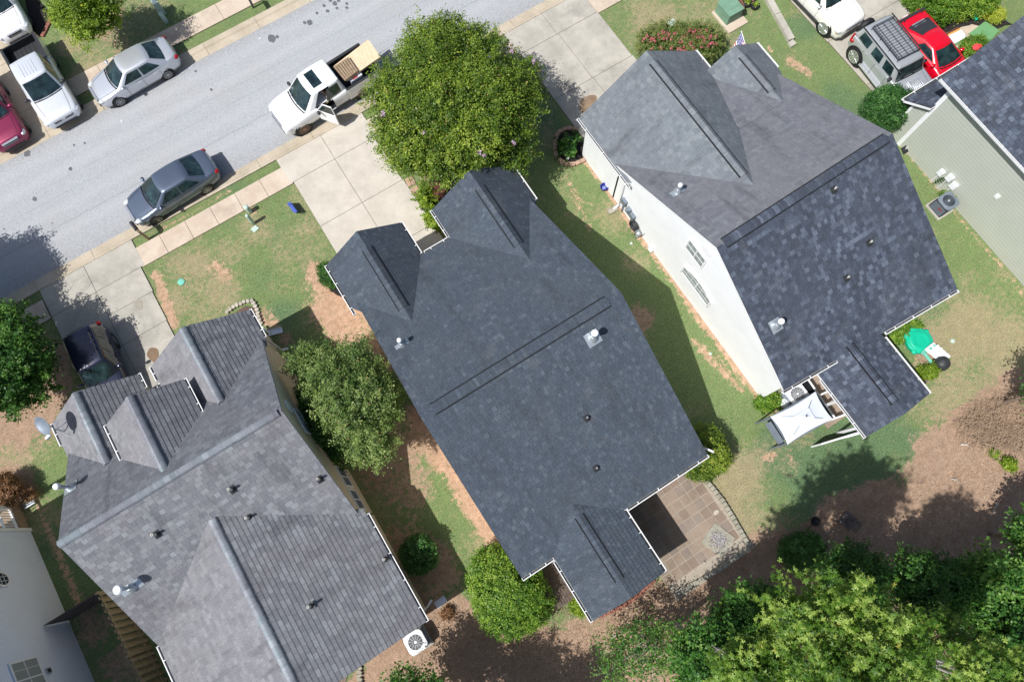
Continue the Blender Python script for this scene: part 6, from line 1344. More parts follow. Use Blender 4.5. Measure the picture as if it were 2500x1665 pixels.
# blue yard sign lying tilted + stake
mb = MB(); a, b, c, d = P(701, 496, .12), P(709, 493, .5), P(727, 517, .5), P(719, 520, .12); th = (b - a).cross(d - a).normalized() * .02
M['sign_blue'] = plain('blue_sign', srgb(74, 94, 178), .6, var=.1); o = thing('yard_sign', 'blue real estate style yard sign tilted over in the front lawn', 'sign', tuple(P(714, 507))); mb.poly([a, b, c, d]).poly([a - th, d - th, c - th, b - th]); mb.build('panel', M['sign_blue'], o)
MB().bar(P(705, 500), P(705, 500, .5), .02, .02).bar(P(722, 520), P(722, 520, .5), .02, .02).build('stake', M['dark'], o); mm = MB()
for k in range(3):
    u0 = .25 + .2 * k; q0 = a.lerp(b, u0) + (d - a) * .12; q1 = a.lerp(b, u0) + (d - a) * .88; mm.bar(q0 - th * .2, q1 - th * .2, .03, .01)
mm.build('lettering', M['white'], o)
# blue pot, clay tub
p = P(1474, 462); o = thing('flower_pot', 'round cobalt blue glazed pot by the white wall', 'pot', (p.x, p.y, 0)); MB().lathe((p.x, p.y, 0), [(.13, 0), (.19, .2), (.21, .28), (.18, .28), (.16, .18), (.1, .1)], 22).build('pot', plain('cobalt_glaze', srgb(46, 52, 130), .15, var=.1), o, True); MB().ell((p.x, p.y, .14), (.11, .11, .05), 10).build('soil', plain('blue_glass_fill', srgb(120, 130, 190), .3), o, True)
# splash blocks and downspout extensions
for i, (a, b, l, m_) in enumerate([((1507, 507), (1485, 519), 'grey concrete splash block under the white house downspout', 'block'), ((656, 814), (690, 806), 'grey splash block at the end of the white downspout by the left house front', 'galv'), ((58, 1236), (86, 1222), 'grey splash block at the foot of the porch post of the blue house', 'galv'), ((1064, 1478), (1088, 1460), 'grey splash block in the shade by the rear corner of the left house', 'galv')]):
    A, B = P(*a, .06), P(*b, .04); mb = MB(); mb.bar(A, B, .28, .05); sd = (B - A).cross(Vector((0, 0, 1))).normalized() * .13
    mb.bar(A + sd + Vector((0, 0, .04)), B + sd + Vector((0, 0, .04)), .03, .07); mb.bar(A - sd + Vector((0, 0, .04)), B - sd + Vector((0, 0, .04)), .03, .07); one(mb, 'splash_block', M[m_], l, 'splash block')
mb = MB(); mb.bar(P(647, 805, .25), P(660, 813, .1), .08, .07).bar(P(636, 797, .3), P(648, 806, .26), .08, .07); one(mb, 'drain_elbow', M['white'], 'white angled downspout foot beside the left house front splash block', 'pipe')

# stone edging, brick strips
def stones(name, label, pts, n, r, mat, seed, h=.1, part='stone', cat='edging', closed=False):
    rr = random.Random(seed); W_ = [P(x, y) for x, y in pts]; segs = list(zip(W_, W_[1:])); tot = sum((b - a).length for a, b in segs); o = thing(name, label, cat, tuple(W_[0]))
    for i in range(n):
        s = (i + .5) / n * tot
        for a, b in segs:
            L = (b - a).length
            if s <= L: break
            s -= L
        q = a.lerp(b, min(1, s / L)); ang = math.atan2(b.y - a.y, b.x - a.x) + rr.uniform(-.25, .25); l = tot / n; m = 7; mb = MB()
        P0 = []
        for k in range(m):
            th = 2 * math.pi * k / m + rr.uniform(-.2, .2); x, y = l * .52 * math.cos(th), r * math.sin(th) * rr.uniform(.8, 1.15); P0.append((q.x + x * math.cos(ang) - y * math.sin(ang), q.y + x * math.sin(ang) + y * math.cos(ang)))
        mb.prism(P0, -.03, h * rr.uniform(.8, 1.2)); mb.build(part, mat, o, bevel=.015)
    return o
def blocks(name, label, pts, n, wd, ht, mat, seed, part='block', cat='wall'):
    rr = random.Random(seed); W_ = [P(x, y) for x, y in pts]; segs = list(zip(W_, W_[1:])); tot = sum((b - a).length for a, b in segs); o = thing(name, label, cat, tuple(W_[0])); cut = [tot * i / n for i in range(n + 1)]
    def at(s):
        for a, b in segs:
            L = (b - a).length
            if s <= L + 1e-6: return a.lerp(b, min(1, s / L))
            s -= L
        return W_[-1]
    for i in range(n):
        a, b = at(cut[i] + .008), at(cut[i + 1] - .008); MB().bar(a + Vector((0, 0, ht * .45)), b + Vector((0, 0, ht * .45)), wd * rr.uniform(.92, 1.08), ht * rr.uniform(.96, 1.06)).build(part, mat, o, bevel=.02)
    return o
stones('stone_edging', 'curving rough pale stone edging around the bed at the left house front gable', [(552, 765), (575, 748), (600, 738), (618, 735), (628, 755), (633, 775), (640, 795)], 15, .11, M['stone'], 3, .13)
blocks('block_edging', 'ring of tan blocks around the dark mulch bed by the right driveway', [(1411, 318), (1385, 315), (1362, 325), (1354, 350), (1356, 380), (1372, 400), (1400, 405), (1428, 392)], 15, .2, .16, M['tan_brick'], 4, cat='edging')
M['mulch'] = plain('black_mulch', (.022, .018, .017, 1), .95, var=.7, scale=26)
def patch(name, pts, mat, h=.05, n=3, seed=1):
    rr = random.Random(seed); Q = []; W_ = [P(x, y) for x, y in pts]
    for a, b in zip(W_, W_[1:] + W_[:1]):
        for k in range(n): q = a.lerp(b, k / n); Q.append((q.x + rr.uniform(-.05, .05), q.y + rr.uniform(-.05, .05)))
    c = sum((Vector((*q, 0)) for q in Q), Vector()) / len(Q); mb = MB(); m = len(Q); R1 = [mb.pt((*q, -.01)) for q in Q]; R2 = [mb.pt((c.x + (q[0] - c.x) * .93, c.y + (q[1] - c.y) * .93, h)) for q in Q]; C0 = mb.pt((c.x, c.y, h + .02))
    for i in range(m): j = (i + 1) % m; mb.f += [[R1[i], R1[j], R2[j], R2[i]], [R2[i], R2[j], C0]]; mb.mi += [0, 0]
    mb.f = [f if (Vector(mb.v[f[1]]) - mb.v[f[0]]).cross(mb.v[f[2]] - mb.v[f[1]]).z >= 0 else f[::-1] for f in mb.f]; o = mb.build(name, mat); o['kind'] = 'structure'; return o
patch('mulch_bed', [(1411, 322), (1385, 319), (1366, 327), (1359, 350), (1362, 378), (1376, 396), (1400, 400), (1430, 385), (1425, 350)], M['mulch'])
patch('mulch_bed', [(2255, 55), (2290, 50), (2340, 42), (2400, 25), (2440, 40), (2475, 60), (2420, 75), (2380, 60), (2330, 75), (2300, 85), (2275, 80)], M['mulch'], seed=2)
patch('mulch_bed', [(1035, 500), (1050, 440), (1085, 425), (1130, 430), (1110, 470), (1060, 520)], M['mulch'], .06, seed=3); patch('mulch_bed', [(795, 685), (810, 690), (840, 720), (832, 725), (805, 712)], M['mulch'], .04, seed=4)
patch('mulch_bed', [(60, 0), (95, 0), (130, 45), (100, 95), (80, 75)], M['mulch'], .03, seed=5); patch('mulch_bed', [(560, 770), (600, 748), (620, 750), (632, 785), (600, 790)], plain('brown_mulch', srgb(96, 78, 70), .95, var=.5, scale=20), .05, seed=6)
patch('mulch_bed', [(850, 1640), (840, 1680), (790, 1680), (800, 1650), (830, 1630)], plain('grey_mulch', srgb(120, 106, 96), .95, var=.5, scale=20), .04, seed=7)
blocks('brick_edging', 'strip of red bricks edging the mulch bed at the top left', [(128, 45), (104, 92)], 7, .2, .1, M['brick'], 5, 'brick', 'edging')
blocks('brick_edging', 'line of red bricks under the rear gable of the centre extension', [(1460, 1505), (1520, 1480), (1560, 1452), (1598, 1415)], 15, .16, .12, M['brick'], 6, 'brick', 'edging')
blocks('brick_edging', 'short red brick edge by the centre house front walk', [(1075, 562), (1090, 572)], 3, .18, .1, M['brick'], 7, 'brick', 'edging')
blocks('paver_strip', 'brown pavers beside the centre driveway under the crape myrtle', [(992, 448), (1012, 440)], 2, .5, .06, M['tan_brick'], 8, 'paver', 'paving'); blocks('paver_strip', 'larger patch of brown pavers along the centre driveway edge', [(1008, 458), (1038, 492)], 3, .42, .06, M['tan_brick'], 9, 'paver', 'paving')
stones('stone_edging', 'short row of grey stones at the rear of the left house by the bottom edge', [(880, 1615), (878, 1640), (880, 1670)], 6, .14, M['block'], 10, .14)
p = P(1385, 392); o = thing('solar_lamp', 'small white globe lamp in the round dark mulch bed', 'lamp', (p.x, p.y, 0)); MB().ell((p.x, p.y, .22), (.09, .09, .09), 14).build('globe', M['white'], o, True); MB().tube([(p.x, p.y, 0), (p.x, p.y, .15)], .02, 8).build('stake', M['dark'], o)

# patio of square concrete flags with block edge and fire pit
gx, gy = 0.425, 0.46; mb = MB(); rr = random.Random(8); X0, Y0 = 3.62, -1.4
for i in range(9):
    for j in range(10):
        x, y = X0 + gx * i + gx / 2, Y0 - gy * j - gy / 2
        if x > 7.45 + (.0) or (j > 8): continue
        if 5.55 < x < 6.75 and -5.0 < y < -4.0 and False: continue
        mb.box((x, y, .03 + rr.uniform(-.006, .006)), (gx - .032, gy - .032, .06), mi=rr.choice((0, 0, 1, 2)))
pf = [concrete('patio_flag_%s' % k, srgb(*c1), srgb(*c2), .6) for k, c1, c2 in (('tan', (136, 119, 103), (150, 133, 117)), ('brown', (124, 106, 92), (138, 121, 106)), ('grey', (126, 112, 102), (140, 127, 116)))]
mb.box(((X0 + 7.75) / 2, -3.75, -.0), (7.75 - X0, 4.9, .095), mi=3); o = struct('patio', mb, pf + [plain('patio_grout', srgb(158, 148, 134), .95, var=.2, scale=12)])
blocks('patio_edge', 'low row of grey blocks edging the right side of the flagstone patio', [(1726, 1178), (1762, 1222), (1786, 1262), (1808, 1300), (1828, 1334)], 15, .2, .2, M['block'], 11, cat='edging')
blocks('patio_edge', 'low row of grey blocks edging the rear side of the flagstone patio', [(1828, 1336), (1760, 1385), (1700, 1420), (1646, 1448)], 13, .2, .18, M['block'], 12, cat='edging')
p = P(1752, 1318); fp = thing('fire_pit', 'square fire pit with pale ash and burnt scraps on the patio', 'fire pit', (p.x, p.y, .06)); MB().box((p.x, p.y, .07), (1.05, 1.05, .05), .35).build('hearth_slab', M['block'], fp)
rng = np.random.default_rng(4); C = rng.normal(0, .17, (900, 3)) * [1, 1, .08] + [p.x, p.y, .12]; me = leaves_mesh('ash', C, rng.normal(0, .5, C.shape) + [0, 0, 1], .055, rng.random(900), foliage('ash_scraps', GR(96, 88, 82), GR(146, 142, 140), GR(196, 196, 202), GR(170, 110, 70), 0), rng); me.transform(Matrix.Translation((-p.x, -p.y, -.06))); q = bpy.data.objects.new('ash', me); COL.objects.link(q); q.parent = fp
p = P(1750, 1249); stones('loose_stone', 'single tan stone lying on the patio near its right edge', [(1744, 1246), (1752, 1254)], 1, .16, M['stone'], 13, .1, cat='stone')
# low deck beside the extension
dk = thing('deck', 'dark low boarded deck between the oval bush and the rear extension', 'deck', tuple(P(1340, 1440))); mb = MB()
x0, x1, y0, y1 = -1.25, .3, -3.75, -1.7
for i in range(13): mb.box((x0 + (x1 - x0) * (i + .5) / 13, (y0 + y1) / 2, .42), ((x1 - x0) / 13 - .012, y1 - y0, .04))
mb.build('board', plain('dark_deck_board', srgb(92, 80, 72), .85, var=.25, scale=5), dk); mb = MB().box(((x0 + x1) / 2, y0 + .03, .2), (x1 - x0, .04, .4)).box((x0 + .03, (y0 + y1) / 2, .2), (.04, y1 - y0, .4)); 
for i in range(4): mb.box(((x0 + x1) / 2, y0 + .1 + (y1 - y0 - .2) * i / 3, .35), (x1 - x0 - .1, .06, .1))
mb.build('joist', M['dark_wood'], dk)

# air conditioners
def ac(c, s, h, rz, label, case, top, ang=0, flanged=False):
    o = thing('air_conditioner', label, 'air conditioner', (c[0], c[1], 0), rz); MB().box((0, 0, .03), (s + .16, s + .16, .08)).build('pad', M['conc_old'], o, False, True)
    mb = MB(); mb.box((0, 0, .07 + (h - .14) / 2), (s - .02, s - .02, h - .14))
    for k in range(12):
        z = .14 + (h - .2) * k / 12
        for sx, sy, lx, ly in ((1, 0, .012, s * .86), (-1, 0, .012, s * .86), (0, 1, s * .86, .012), (0, -1, s * .86, .012)): mb.box((sx * s / 2, sy * s / 2, z), (lx, ly, .02), mi=1)
    mb.build('case', [case, M['grey_metal']], o, False, True, .02)
    tp = MB(); R = s * .38; n = 24; sq = []
    for k in range(n):
        a = 2 * math.pi * k / n; m_ = max(abs(math.cos(a)), abs(math.sin(a))); q = min(1 / m_, 1.22); sq.append((math.cos(a) * q * s / 2 * 1.02, math.sin(a) * q * s / 2 * 1.02))
    A = [tp.pt((x, y, h - .02)) for x, y in sq]; B = [tp.pt((x, y, h + .03)) for x, y in sq]; C_ = [tp.pt((R * math.cos(2 * math.pi * k / n), R * math.sin(2 * math.pi * k / n), h + .055)) for k in range(n)]; D = [tp.pt((R * .97 * math.cos(2 * math.pi * k / n), R * .97 * math.sin(2 * math.pi * k / n), h - .05)) for k in range(n)]
    for k in range(n):
        j = (k + 1) % n
        for U, V_ in ((A, B), (B, C_), (C_, D)): tp.f.append([U[k], U[j], V_[j], V_[k]]); tp.mi.append(0)
    tp.f.append(D); tp.mi.append(0); tp.build('lid', top, o, False, True)
    g = MB()
    for k in range(5): g.lathe((0, 0, h + .05), [(R * (.28 + .16 * k), 0), (R * (.28 + .16 * k) + .008, .012), (R * (.28 + .16 * k) + .016, 0)], 24)
    for k in range(12): a = k * math.pi / 6; g.bar((.1 * math.cos(a), .1 * math.sin(a), h + .055), (R * math.cos(a), R * math.sin(a), h + .055), .01, .01)
    g.build('fan_grille', top, o, False, True); f = MB().lathe((0, 0, h - .02), [(.1, 0), (.1, .05), (.05, .075)], 14)
    for k in range(4):
        a = k * math.pi / 2; d = Vector((math.cos(a), math.sin(a), 0)); e = Vector((-math.sin(a), math.cos(a), 0)); f.poly([d * .08 - e * .04 + Vector((0, 0, h - .03)), d * R * .9 - e * .1 + Vector((0, 0, h - .03)), d * R * .9 + e * .12 + Vector((0, 0, h - .01)), d * .08 + e * .04 + Vector((0, 0, h - .02))])
    f.build('fan', M['white_metal'] if top is M['white_metal'] else M['galv'], o, False, True); return o
a1 = P(1018, 1563, .35); ac((a1.x, a1.y), .82, .72, R_(0), 'white air conditioner behind the rear corner of the left house', M['white_metal'], M['white_metal'])
a2 = P(1946, 962, .7); ac((a2.x, a2.y), .85, .72, 0, 'white air conditioner under the rear gutter of the white house', M['white_metal'], M['white_metal'])
a3 = P(2304, 500, .4); g_ = ac((a3.x, a3.y), .8, .78, 0, 'dark grey air conditioner beside the sage green wall', M['dark'], M['grey_metal']); MB().box((-.41, -.1, .5), (.02, .24, .06)).build('red_badge', M['red_lens'], g_, False, True)
pa = P(1917, 983, .3); o = thing('propane_tank', 'round pale propane tank beside the white air conditioner and canopy', 'tank', (pa.x, pa.y, 0)); MB().lathe((pa.x, pa.y, 0), [(.12, 0), (.2, .06), (.23, .2), (.22, .34), (.12, .43), (.04, .46)], 22).build('tank', M['white_metal'], o, True); MB().lathe((pa.x, pa.y, .4), [(.1, 0), (.1, .12), (.085, .12), (.085, 0)], 14).ell((pa.x, pa.y, .5), (.03, .03, .05), 8).build('valve_collar', M['galv'], o)
p = P(1874, 974, .3); o = thing('watering_can', 'small turquoise plastic can in the green plants at the white wall corner', 'can', (p.x, p.y, 0)); MB().box((p.x, p.y, .32), (.24, .2, .2), .4, taper=.9).build('body', M['cyan'], o, bevel=.03); MB().tube([(p.x + .1, p.y + .05, .3), (p.x + .22, p.y + .14, .46)], .02, 8).build('spout', M['cyan'], o)
# grill canopy
cn = [P(1881, 1017, 2.05), P(1991, 956, 2.05), P(2033, 1023, 2.05), P(1923, 1085, 2.05)]; cc = sum(cn, Vector()) / 4; gz = thing('canopy', 'white peaked grill canopy with vented top on the rear lawn', 'canopy', (cc.x, cc.y, 0)); ap = cc + Vector((0.0, 0, .42)); hub = cc + Vector((.0, 0, .36))
mb = MB(); n = 8
def tri(a, b, t_, sag, cut, z=0):
    rows = []
    for i in range(n + 1):
        u = i / n * cut; row = []
        for j in range(n + 1):
            v = j / n; e = a.lerp(b, v); m_ = (a + b) / 2; e = e + (cc - m_).normalized() * sag * 4 * v * (1 - v) * (1 - u); q = e.lerp(t_, u); q = q + Vector((0, 0, -.03 * math.sin(math.pi * u) + z)); row.append(mb.pt(q))
        rows.append(row)
    for i in range(n):
        for j in range(n): mb.f.append([rows[i][j], rows[i][j + 1], rows[i + 1][j + 1], rows[i + 1][j]]); mb.mi.append(0)
for k in range(4): tri(cn[k], cn[(k + 1) % 4], hub, .07, .97)
mb.f = [f if (Vector(mb.v[f[1]]) - mb.v[f[0]]).cross(mb.v[f[2]] - mb.v[f[1]]).z >= 0 else f[::-1] for f in mb.f]; mb.build('canopy_cloth', M['fabric_white'], gz, True)
mb = MB(); ti = [cc + (q - cc) * .34 + Vector((0, 0, .27)) for q in cn]
for k in range(4): tri(ti[k], ti[(k + 1) % 4], ap + Vector((0, 0, .0)), .02, .98, .03)
mb.f = [f if (Vector(mb.v[f[1]]) - mb.v[f[0]]).cross(mb.v[f[2]] - mb.v[f[1]]).z >= 0 else f[::-1] for f in mb.f]; mb.build('vent_cloth', M['fabric_white'], gz, True); MB().ell(ap + Vector((0, 0, .1)), (.035, .035, .03), 10).build('finial', M['dark'], gz, True)
mb = MB(); lg = [cc + (q - cc) * .96 for q in cn]
for q in lg: mb.bar((q.x, q.y, 0), (q.x, q.y, 2.0), .07, .07, upv=(1, 0, 0))
for k in range(4): mb.bar(lg[k] - Vector((0, 0, .08)), lg[(k + 1) % 4] - Vector((0, 0, .08)), .05, .05)
for q in lg: mb.bar(q - Vector((0, 0, .05)), hub, .03, .03)
mb.build('frame', M['grey_metal'], gz); mb = MB(); A, B = P(1877, 1031, .9), P(1911, 1083, .9); mb.bar(A, B, .2, .03); mb.bar(A - Vector((0, 0, .25)), B - Vector((0, 0, .25)), .2, .02); mb.bar(P(1862, 1030, .1), P(1884, 1019, .1), .08, .05).bar(P(1897, 1091, .1), P(1912, 1082, .1), .08, .05); mb.build('shelf', M['grey_metal'], gz)
# grill under the canopy
gr = thing('grill', 'dark barbecue grill under the white canopy', 'grill', (cc.x, cc.y, 0)); MB().box((cc.x, cc.y, .85), (1.0, .55, .3), R_(0)).build('body', M['dark'], gr, bevel=.05); MB().box((cc.x, cc.y, .35), (.9, .5, .65)).build('cart', M['grey_metal'], gr)
# screened porch railing: white rails with dark mesh, patio slab
struct('rear_slab', MB().box((14.35, -2.6, .03), (1.5, 2.5, .1)), concrete('brown_slab', srgb(140, 122, 108), srgb(156, 138, 122), .4)); t = NT('dark_mesh'); M['mesh'] = t.out((.02, .022, .026, 1), .7, 0, .2)
po = thing('porch_railing', 'white framed porch railing with dark screen panels beside the canopy', 'railing', tuple(P(2005, 975))); mb = MB(); sc = MB()
def rail(a, b, z=1.0, zb=.12, post=True, screen=True):
    A, B = P(*a, z), P(*b, z); mb.bar(A, B, .07, .05); A0, B0 = Vector((A.x, A.y, zb)), Vector((B.x, B.y, zb)); mb.bar(A0, B0, .05, .05)
    if post:
        for q in (A, B): mb.bar((q.x, q.y, 0), (q.x, q.y, z), .07, .07, upv=(1, 0, 0))
    if screen: d = (B - A).normalized(); s_ = d.cross(Vector((0, 0, 1))) * .01; sc.poly([A0 + s_, B0 + s_, B + s_ * 1, A + s_ * 1]).poly([A - s_, B - s_, B0 - s_, A0 - s_])
rail((1970, 922), (2038, 1020)); rail((2003, 964), (2022, 955)); rail((2034, 1023), (2064, 1012)); mb.build('rail', M['white'], po); sc.build('screen', M['mesh'], po)
mb = MB(); sc = MB(); dr = thing('screen_door', 'white framed dark screen panel standing open at the corner of the rear porch', 'screen', tuple(P(2050, 1072))); rail((2008, 1083), (2100, 1055), 1.15, .1, True, True); mb.bar(P(2060, 1069, .45), P(2100, 1058, .45), .05, .4); mb.build('frame', M['white'], dr); sc.build('mesh', M['mesh'], dr)

# sandbox with green turtle-like lid, deck boards, white slatted lounger, covered grill, potting box
p = P(2246, 832, .3); sb_ = thing('sandbox', 'round green plastic sandbox with domed lid behind the white house', 'sandbox', (p.x, p.y, 0)); M['green_plastic'] = plain('green_plastic', srgb(16, 176, 140), .4, var=.06, scale=3); r = .60
mb = MB().lathe((p.x, p.y, 0), [(r * .9, .05), (r, .12), (r * 1.0, .3), (r * .93, .34), (r * .86, .32), (r * .78, .36), (r * .55, .39), (r * .5, .375), (r * .2, .40)], 36)
for a, s_ in ((2.2, .15), (1.35, .15), (3.6, .14), (5.2, .13), (.3, .12)): mb.ell((p.x + r * .98 * math.cos(a), p.y + r * .98 * math.sin(a), .25), (s_, s_, .09), 12)
mb.build('lid', M['green_plastic'], sb_, True); MB().lathe((p.x, p.y, 0), [(r * .92, 0), (r * .95, .1)], 30).build('base', M['green_plastic'], sb_, True)
mb = MB(); A, B = P(2212, 828, .06), P(2290, 935, .06); dx, dy = 12, 0
bd = thing('deck_boards', 'weathered plank platform under the green sandbox and lounger', 'boards', tuple(P(2265, 865)))
for i in range(7):
    u = i / 6; a = P(2212 + 42 * u, 830 - 30 * u, .06); b = P(2280 + 42 * u, 912 - 30 * u + 8, .06); mb.bar(a, b, .17, .05)
mb.build('plank', M['wood'], bd)
lo = thing('lounger', 'white slatted plastic lounger with pale teal frame beside the green sandbox', 'lounger', tuple(P(2285, 862))); mb = MB()
for i in range(4): a = P(2268 + 9 * i, 862 + 8 * i, .45 + .03 * i); b = P(2293 + 8 * i, 845 + 7 * i, .45 + .03 * i); mb.bar(a, b, .2, .035)
mb.build('slat', M['white'], lo, bevel=.01); mb = MB().bar(P(2256, 862, .36), P(2278, 890, .36), .14, .08).bar(P(2250, 858, .38), P(2256, 862, .38), .2, .1); mb.build('frame', M['cyan'], lo, bevel=.02)
mb = MB().bar(P(2262, 858, .5), P(2284, 841, .5), .26, .06); mb.build('headrest', M['white'], lo, bevel=.02); mb = MB().lathe(P(2272, 851, .55), [(.07, 0), (.07, .03)], 14).lathe(P(2281, 844, .55), [(.06, 0), (.06, .03)], 14); mb.build('round_badge', M['cyan'], lo)
p = P(2298, 888, .5); cg = thing('covered_grill', 'kettle grill under a black cover at the end of the plank platform', 'grill', (p.x, p.y, 0)); MB().ell((p.x, p.y, .55), (.36, .33, .34), 18, rough=.05).build('cover', M['dark'], cg, True); MB().lathe((p.x, p.y, 0), [(.3, .05), (.34, .5)], 14).build('cover_skirt', M['dark'], cg); MB().ell((p.x + .35, p.y + .12, .3), (.07, .07, .07), 8).build('wheel', M['black'], cg)
p = P(2256, 925, .1); one(MB().box((p.x, p.y, .12), (.42, .36, .24)).box((p.x, p.y, .245), (.34, .28, .02), mi=1), 'planter_box', [M['wood'], M['dark_wood']], 'square wooden planter box at the right corner of the rear extension', 'planter')
# adirondack chair, solar lamp
ch = thing('adirondack_chair', 'dark brown adirondack chair in the tree shade at the lawn edge', 'chair', tuple(P(2058, 1268)), R_(18)); mb = MB()
for i in range(6): mb.bar((-.25 + .1 * i, -.28, .3), (-.25 + .1 * i, .28, .42), .085, .02)
mb.build('seat', M['dark_wood'], ch, False, True); mb = MB()
for i in range(6): x = -.25 + .1 * i; mb.bar((x, -.25, .3), (x * 1.35, -.72, .95 - abs(x) * .5), .085, .02)
mb.build('backrest', M['dark_wood'], ch, False, True)
for sg in (1, -1):
    MB().bar((sg * .36, -.45, .56), (sg * .36, .32, .58), .14, .025).build('armrest', M['dark_wood'], ch, False, True)
    MB().bar((sg * .34, .24, 0), (sg * .34, .24, .56), .08, .04, upv=(1, 0, 0)).build('leg', M['dark_wood'], ch, False, True); MB().bar((sg * .3, .25, .38), (sg * .3, -.6, .02), .04, .12).build('leg', M['dark_wood'], ch, False, True)
ch.scale = (.72, .72, .72)
p = P(1988, 1272); o = thing('pan', 'small black metal bowl on the ground left of the dark chair', 'bowl', (p.x, p.y, 0)); MB().lathe((p.x, p.y, 0), [(.12, 0), (.19, .12), (.2, .13), (.17, .12), (.1, .04)], 18).build('bowl', M['black'], o, True); MB().bar((p.x - .15, p.y, .12), (p.x - .5, p.y - .1, .1), .025, .02).build('handle', M['black'], o)
# hose reel, meters, tap gear along the white wall
p = P(1552, 548, .5); o = thing('hose_reel', 'dark oval coil of hose hanging low on the white wall', 'hose', (11.8, p.y, .4)); mb = MB()
for k in range(5): mb.T = Matrix.Translation((11.84 - .035 * k, p.y, .42)); mb.tube([(0, .27 * math.cos(a), .27 * math.sin(a)) for a in [i * math.pi / 9 for i in range(19)]], .024, 6)
mb.build('coil', M['dark'], o, True); MB().box((11.86, p.y, .42), (.1, .12, .2)).build('holder', M['grey_metal'], o)
mt = MB(); y_ = P(1521, 496, 1.0).y
mt.box((11.85, y_, 1.0), (.14, .34, .4)).box((11.84, y_ - .42, .85), (.16, .26, .4)).box((11.84, y_ - .75, .8), (.16, .34, .3)); mt.lathe((11.76, y_ - .4, .98), [(.09, 0), (.09, -.08), (.07, -.1)], 16, axis='x'); mt.tube([(11.86, y_, .0), (11.86, y_, .8)], .04, 8); mt.tube([(11.86, y_ - .7, .0), (11.86, y_ - .7, .7)], .025, 8)
o = one(mt, 'meter_cluster', M['grey_metal'], 'cluster of grey utility meters and conduits on the white wall', 'meter')
p = P(1563, 570, .3); mt = MB(); mt.ell((11.7, p.y, .45), (.13, .15, .13), 12).tube([(11.65, p.y + .15, 0), (11.65, p.y + .15, .5), (11.8, p.y + .1, .62)], .025, 8).tube([(11.7, p.y - .12, .45), (11.85, p.y - .2, .7)], .02, 8).box((11.66, p.y - .02, .2), (.1, .12, .3)); one(mt, 'gas_meter', M['galv'], 'rounded grey gas meter with pipes at the base of the white wall', 'meter', None, True)
p = P(1594, 603, .3); mt = MB(); mt.box((11.84, p.y, .3), (.1, .32, .05)).box((11.84, p.y, .06), (.1, .32, .05)).box((11.84, p.y - .14, .18), (.1, .05, .26)).box((11.84, p.y + .14, .18), (.1, .05, .26)).box((11.87, p.y, .18), (.03, .24, .2), mi=1); one(mt, 'crawl_vent', [M['white'], M['dark']], 'small white framed crawl space vent low on the white wall', 'vent')
# satellite dish on the left house, second round thing, wires
sd = thing('satellite_dish', 'grey oval satellite dish on a tripod mast at the left front gable', 'satellite dish', (-14.3, 13.4, 3.0)); top = P(110, 1037, 4.6); base = Vector((-14.15, 13.1, 3.25)); T0 = Matrix.Translation(top) @ Vector((-.55, -.25, .8)).to_track_quat('Z', 'Y').to_matrix().to_4x4(); mb = MB(); mb.T = T0
mb.lathe((0, 0, 0), [(.02, .0), (.17, .02), (.31, .07), (.36, .1), (.365, .11), (.355, .11), (.3, .08), (.17, .035), (.01, .01)], 28, sx=1.2); mb.build('dish', M['grey_metal'], sd, True)
mb = MB(); mb.tube([base, base + Vector((0, 0, .6)), top + Vector((.05, .02, -.05))], .025, 8); mb.tube([base + Vector((0, 0, .55)), (-13.7, 13.3, 3.55)], .015, 6); mb.tube([base + Vector((0, 0, .55)), (-13.9, 12.7, 3.45)], .015, 6); mb.build('mast', M['galv'], sd); lnb = P(118, 1066, 4.5); MB().tube([T0 @ Vector((0, -.38, .02)), lnb], .02, 6).box(lnb, (.22, .1, .1), .3).build('receiver_arm', M['white'], sd)
# fence behind the left houses
fn = thing('fence', 'pale wooden shadowbox fence running between the blue and left houses', 'fence', tuple(P(240, 1450))); A, B = Vector((-16.35, 6.9, 0)), Vector((-16.0, -4.5, 0)); L = (B - A).length; d = (B - A).normalized(); sd_ = d.cross(Vector((0, 0, 1)))
mb = MB(); nB = int(L / .15)
for i in range(nB): q = A + d * (.15 * i + .07); s_ = 1 if i % 2 else -1; mb.box((q.x + sd_.x * s_ * .045, q.y + sd_.y * s_ * .045, .9), (.02, .135, 1.8), math.atan2(d.y, d.x) - math.pi / 2)
mb.build('picket', M['fence_wood'], fn); mb = MB()
for z in (.35, 1.65): mb.bar(A + Vector((0, 0, z)), B + Vector((0, 0, z)), .06, .09)
mb.build('rail', M['fence_wood'], fn)
for i in range(5): q = A + d * (L * i / 4); MB().box((q.x, q.y, .95), (.1, .1, 1.9)).build('post', M['fence_wood'], fn)
f2 = thing('fence', 'short dark weathered fence panel joining the blue house wall', 'fence', (-17.5, 6.95, 0)); mb = MB()
for i in range(15): mb.box((-18.7 + .15 * i, 6.95, .85), (.13, .02, 1.7))
mb.build('picket', M['dark_wood'], f2); MB().bar((-18.78, 6.98, 1.5), (-16.4, 6.98, 1.5), .05, .08).bar((-18.78, 6.98, .3), (-16.4, 6.98, .3), .05, .08).build('rail', M['dark_wood'], f2)
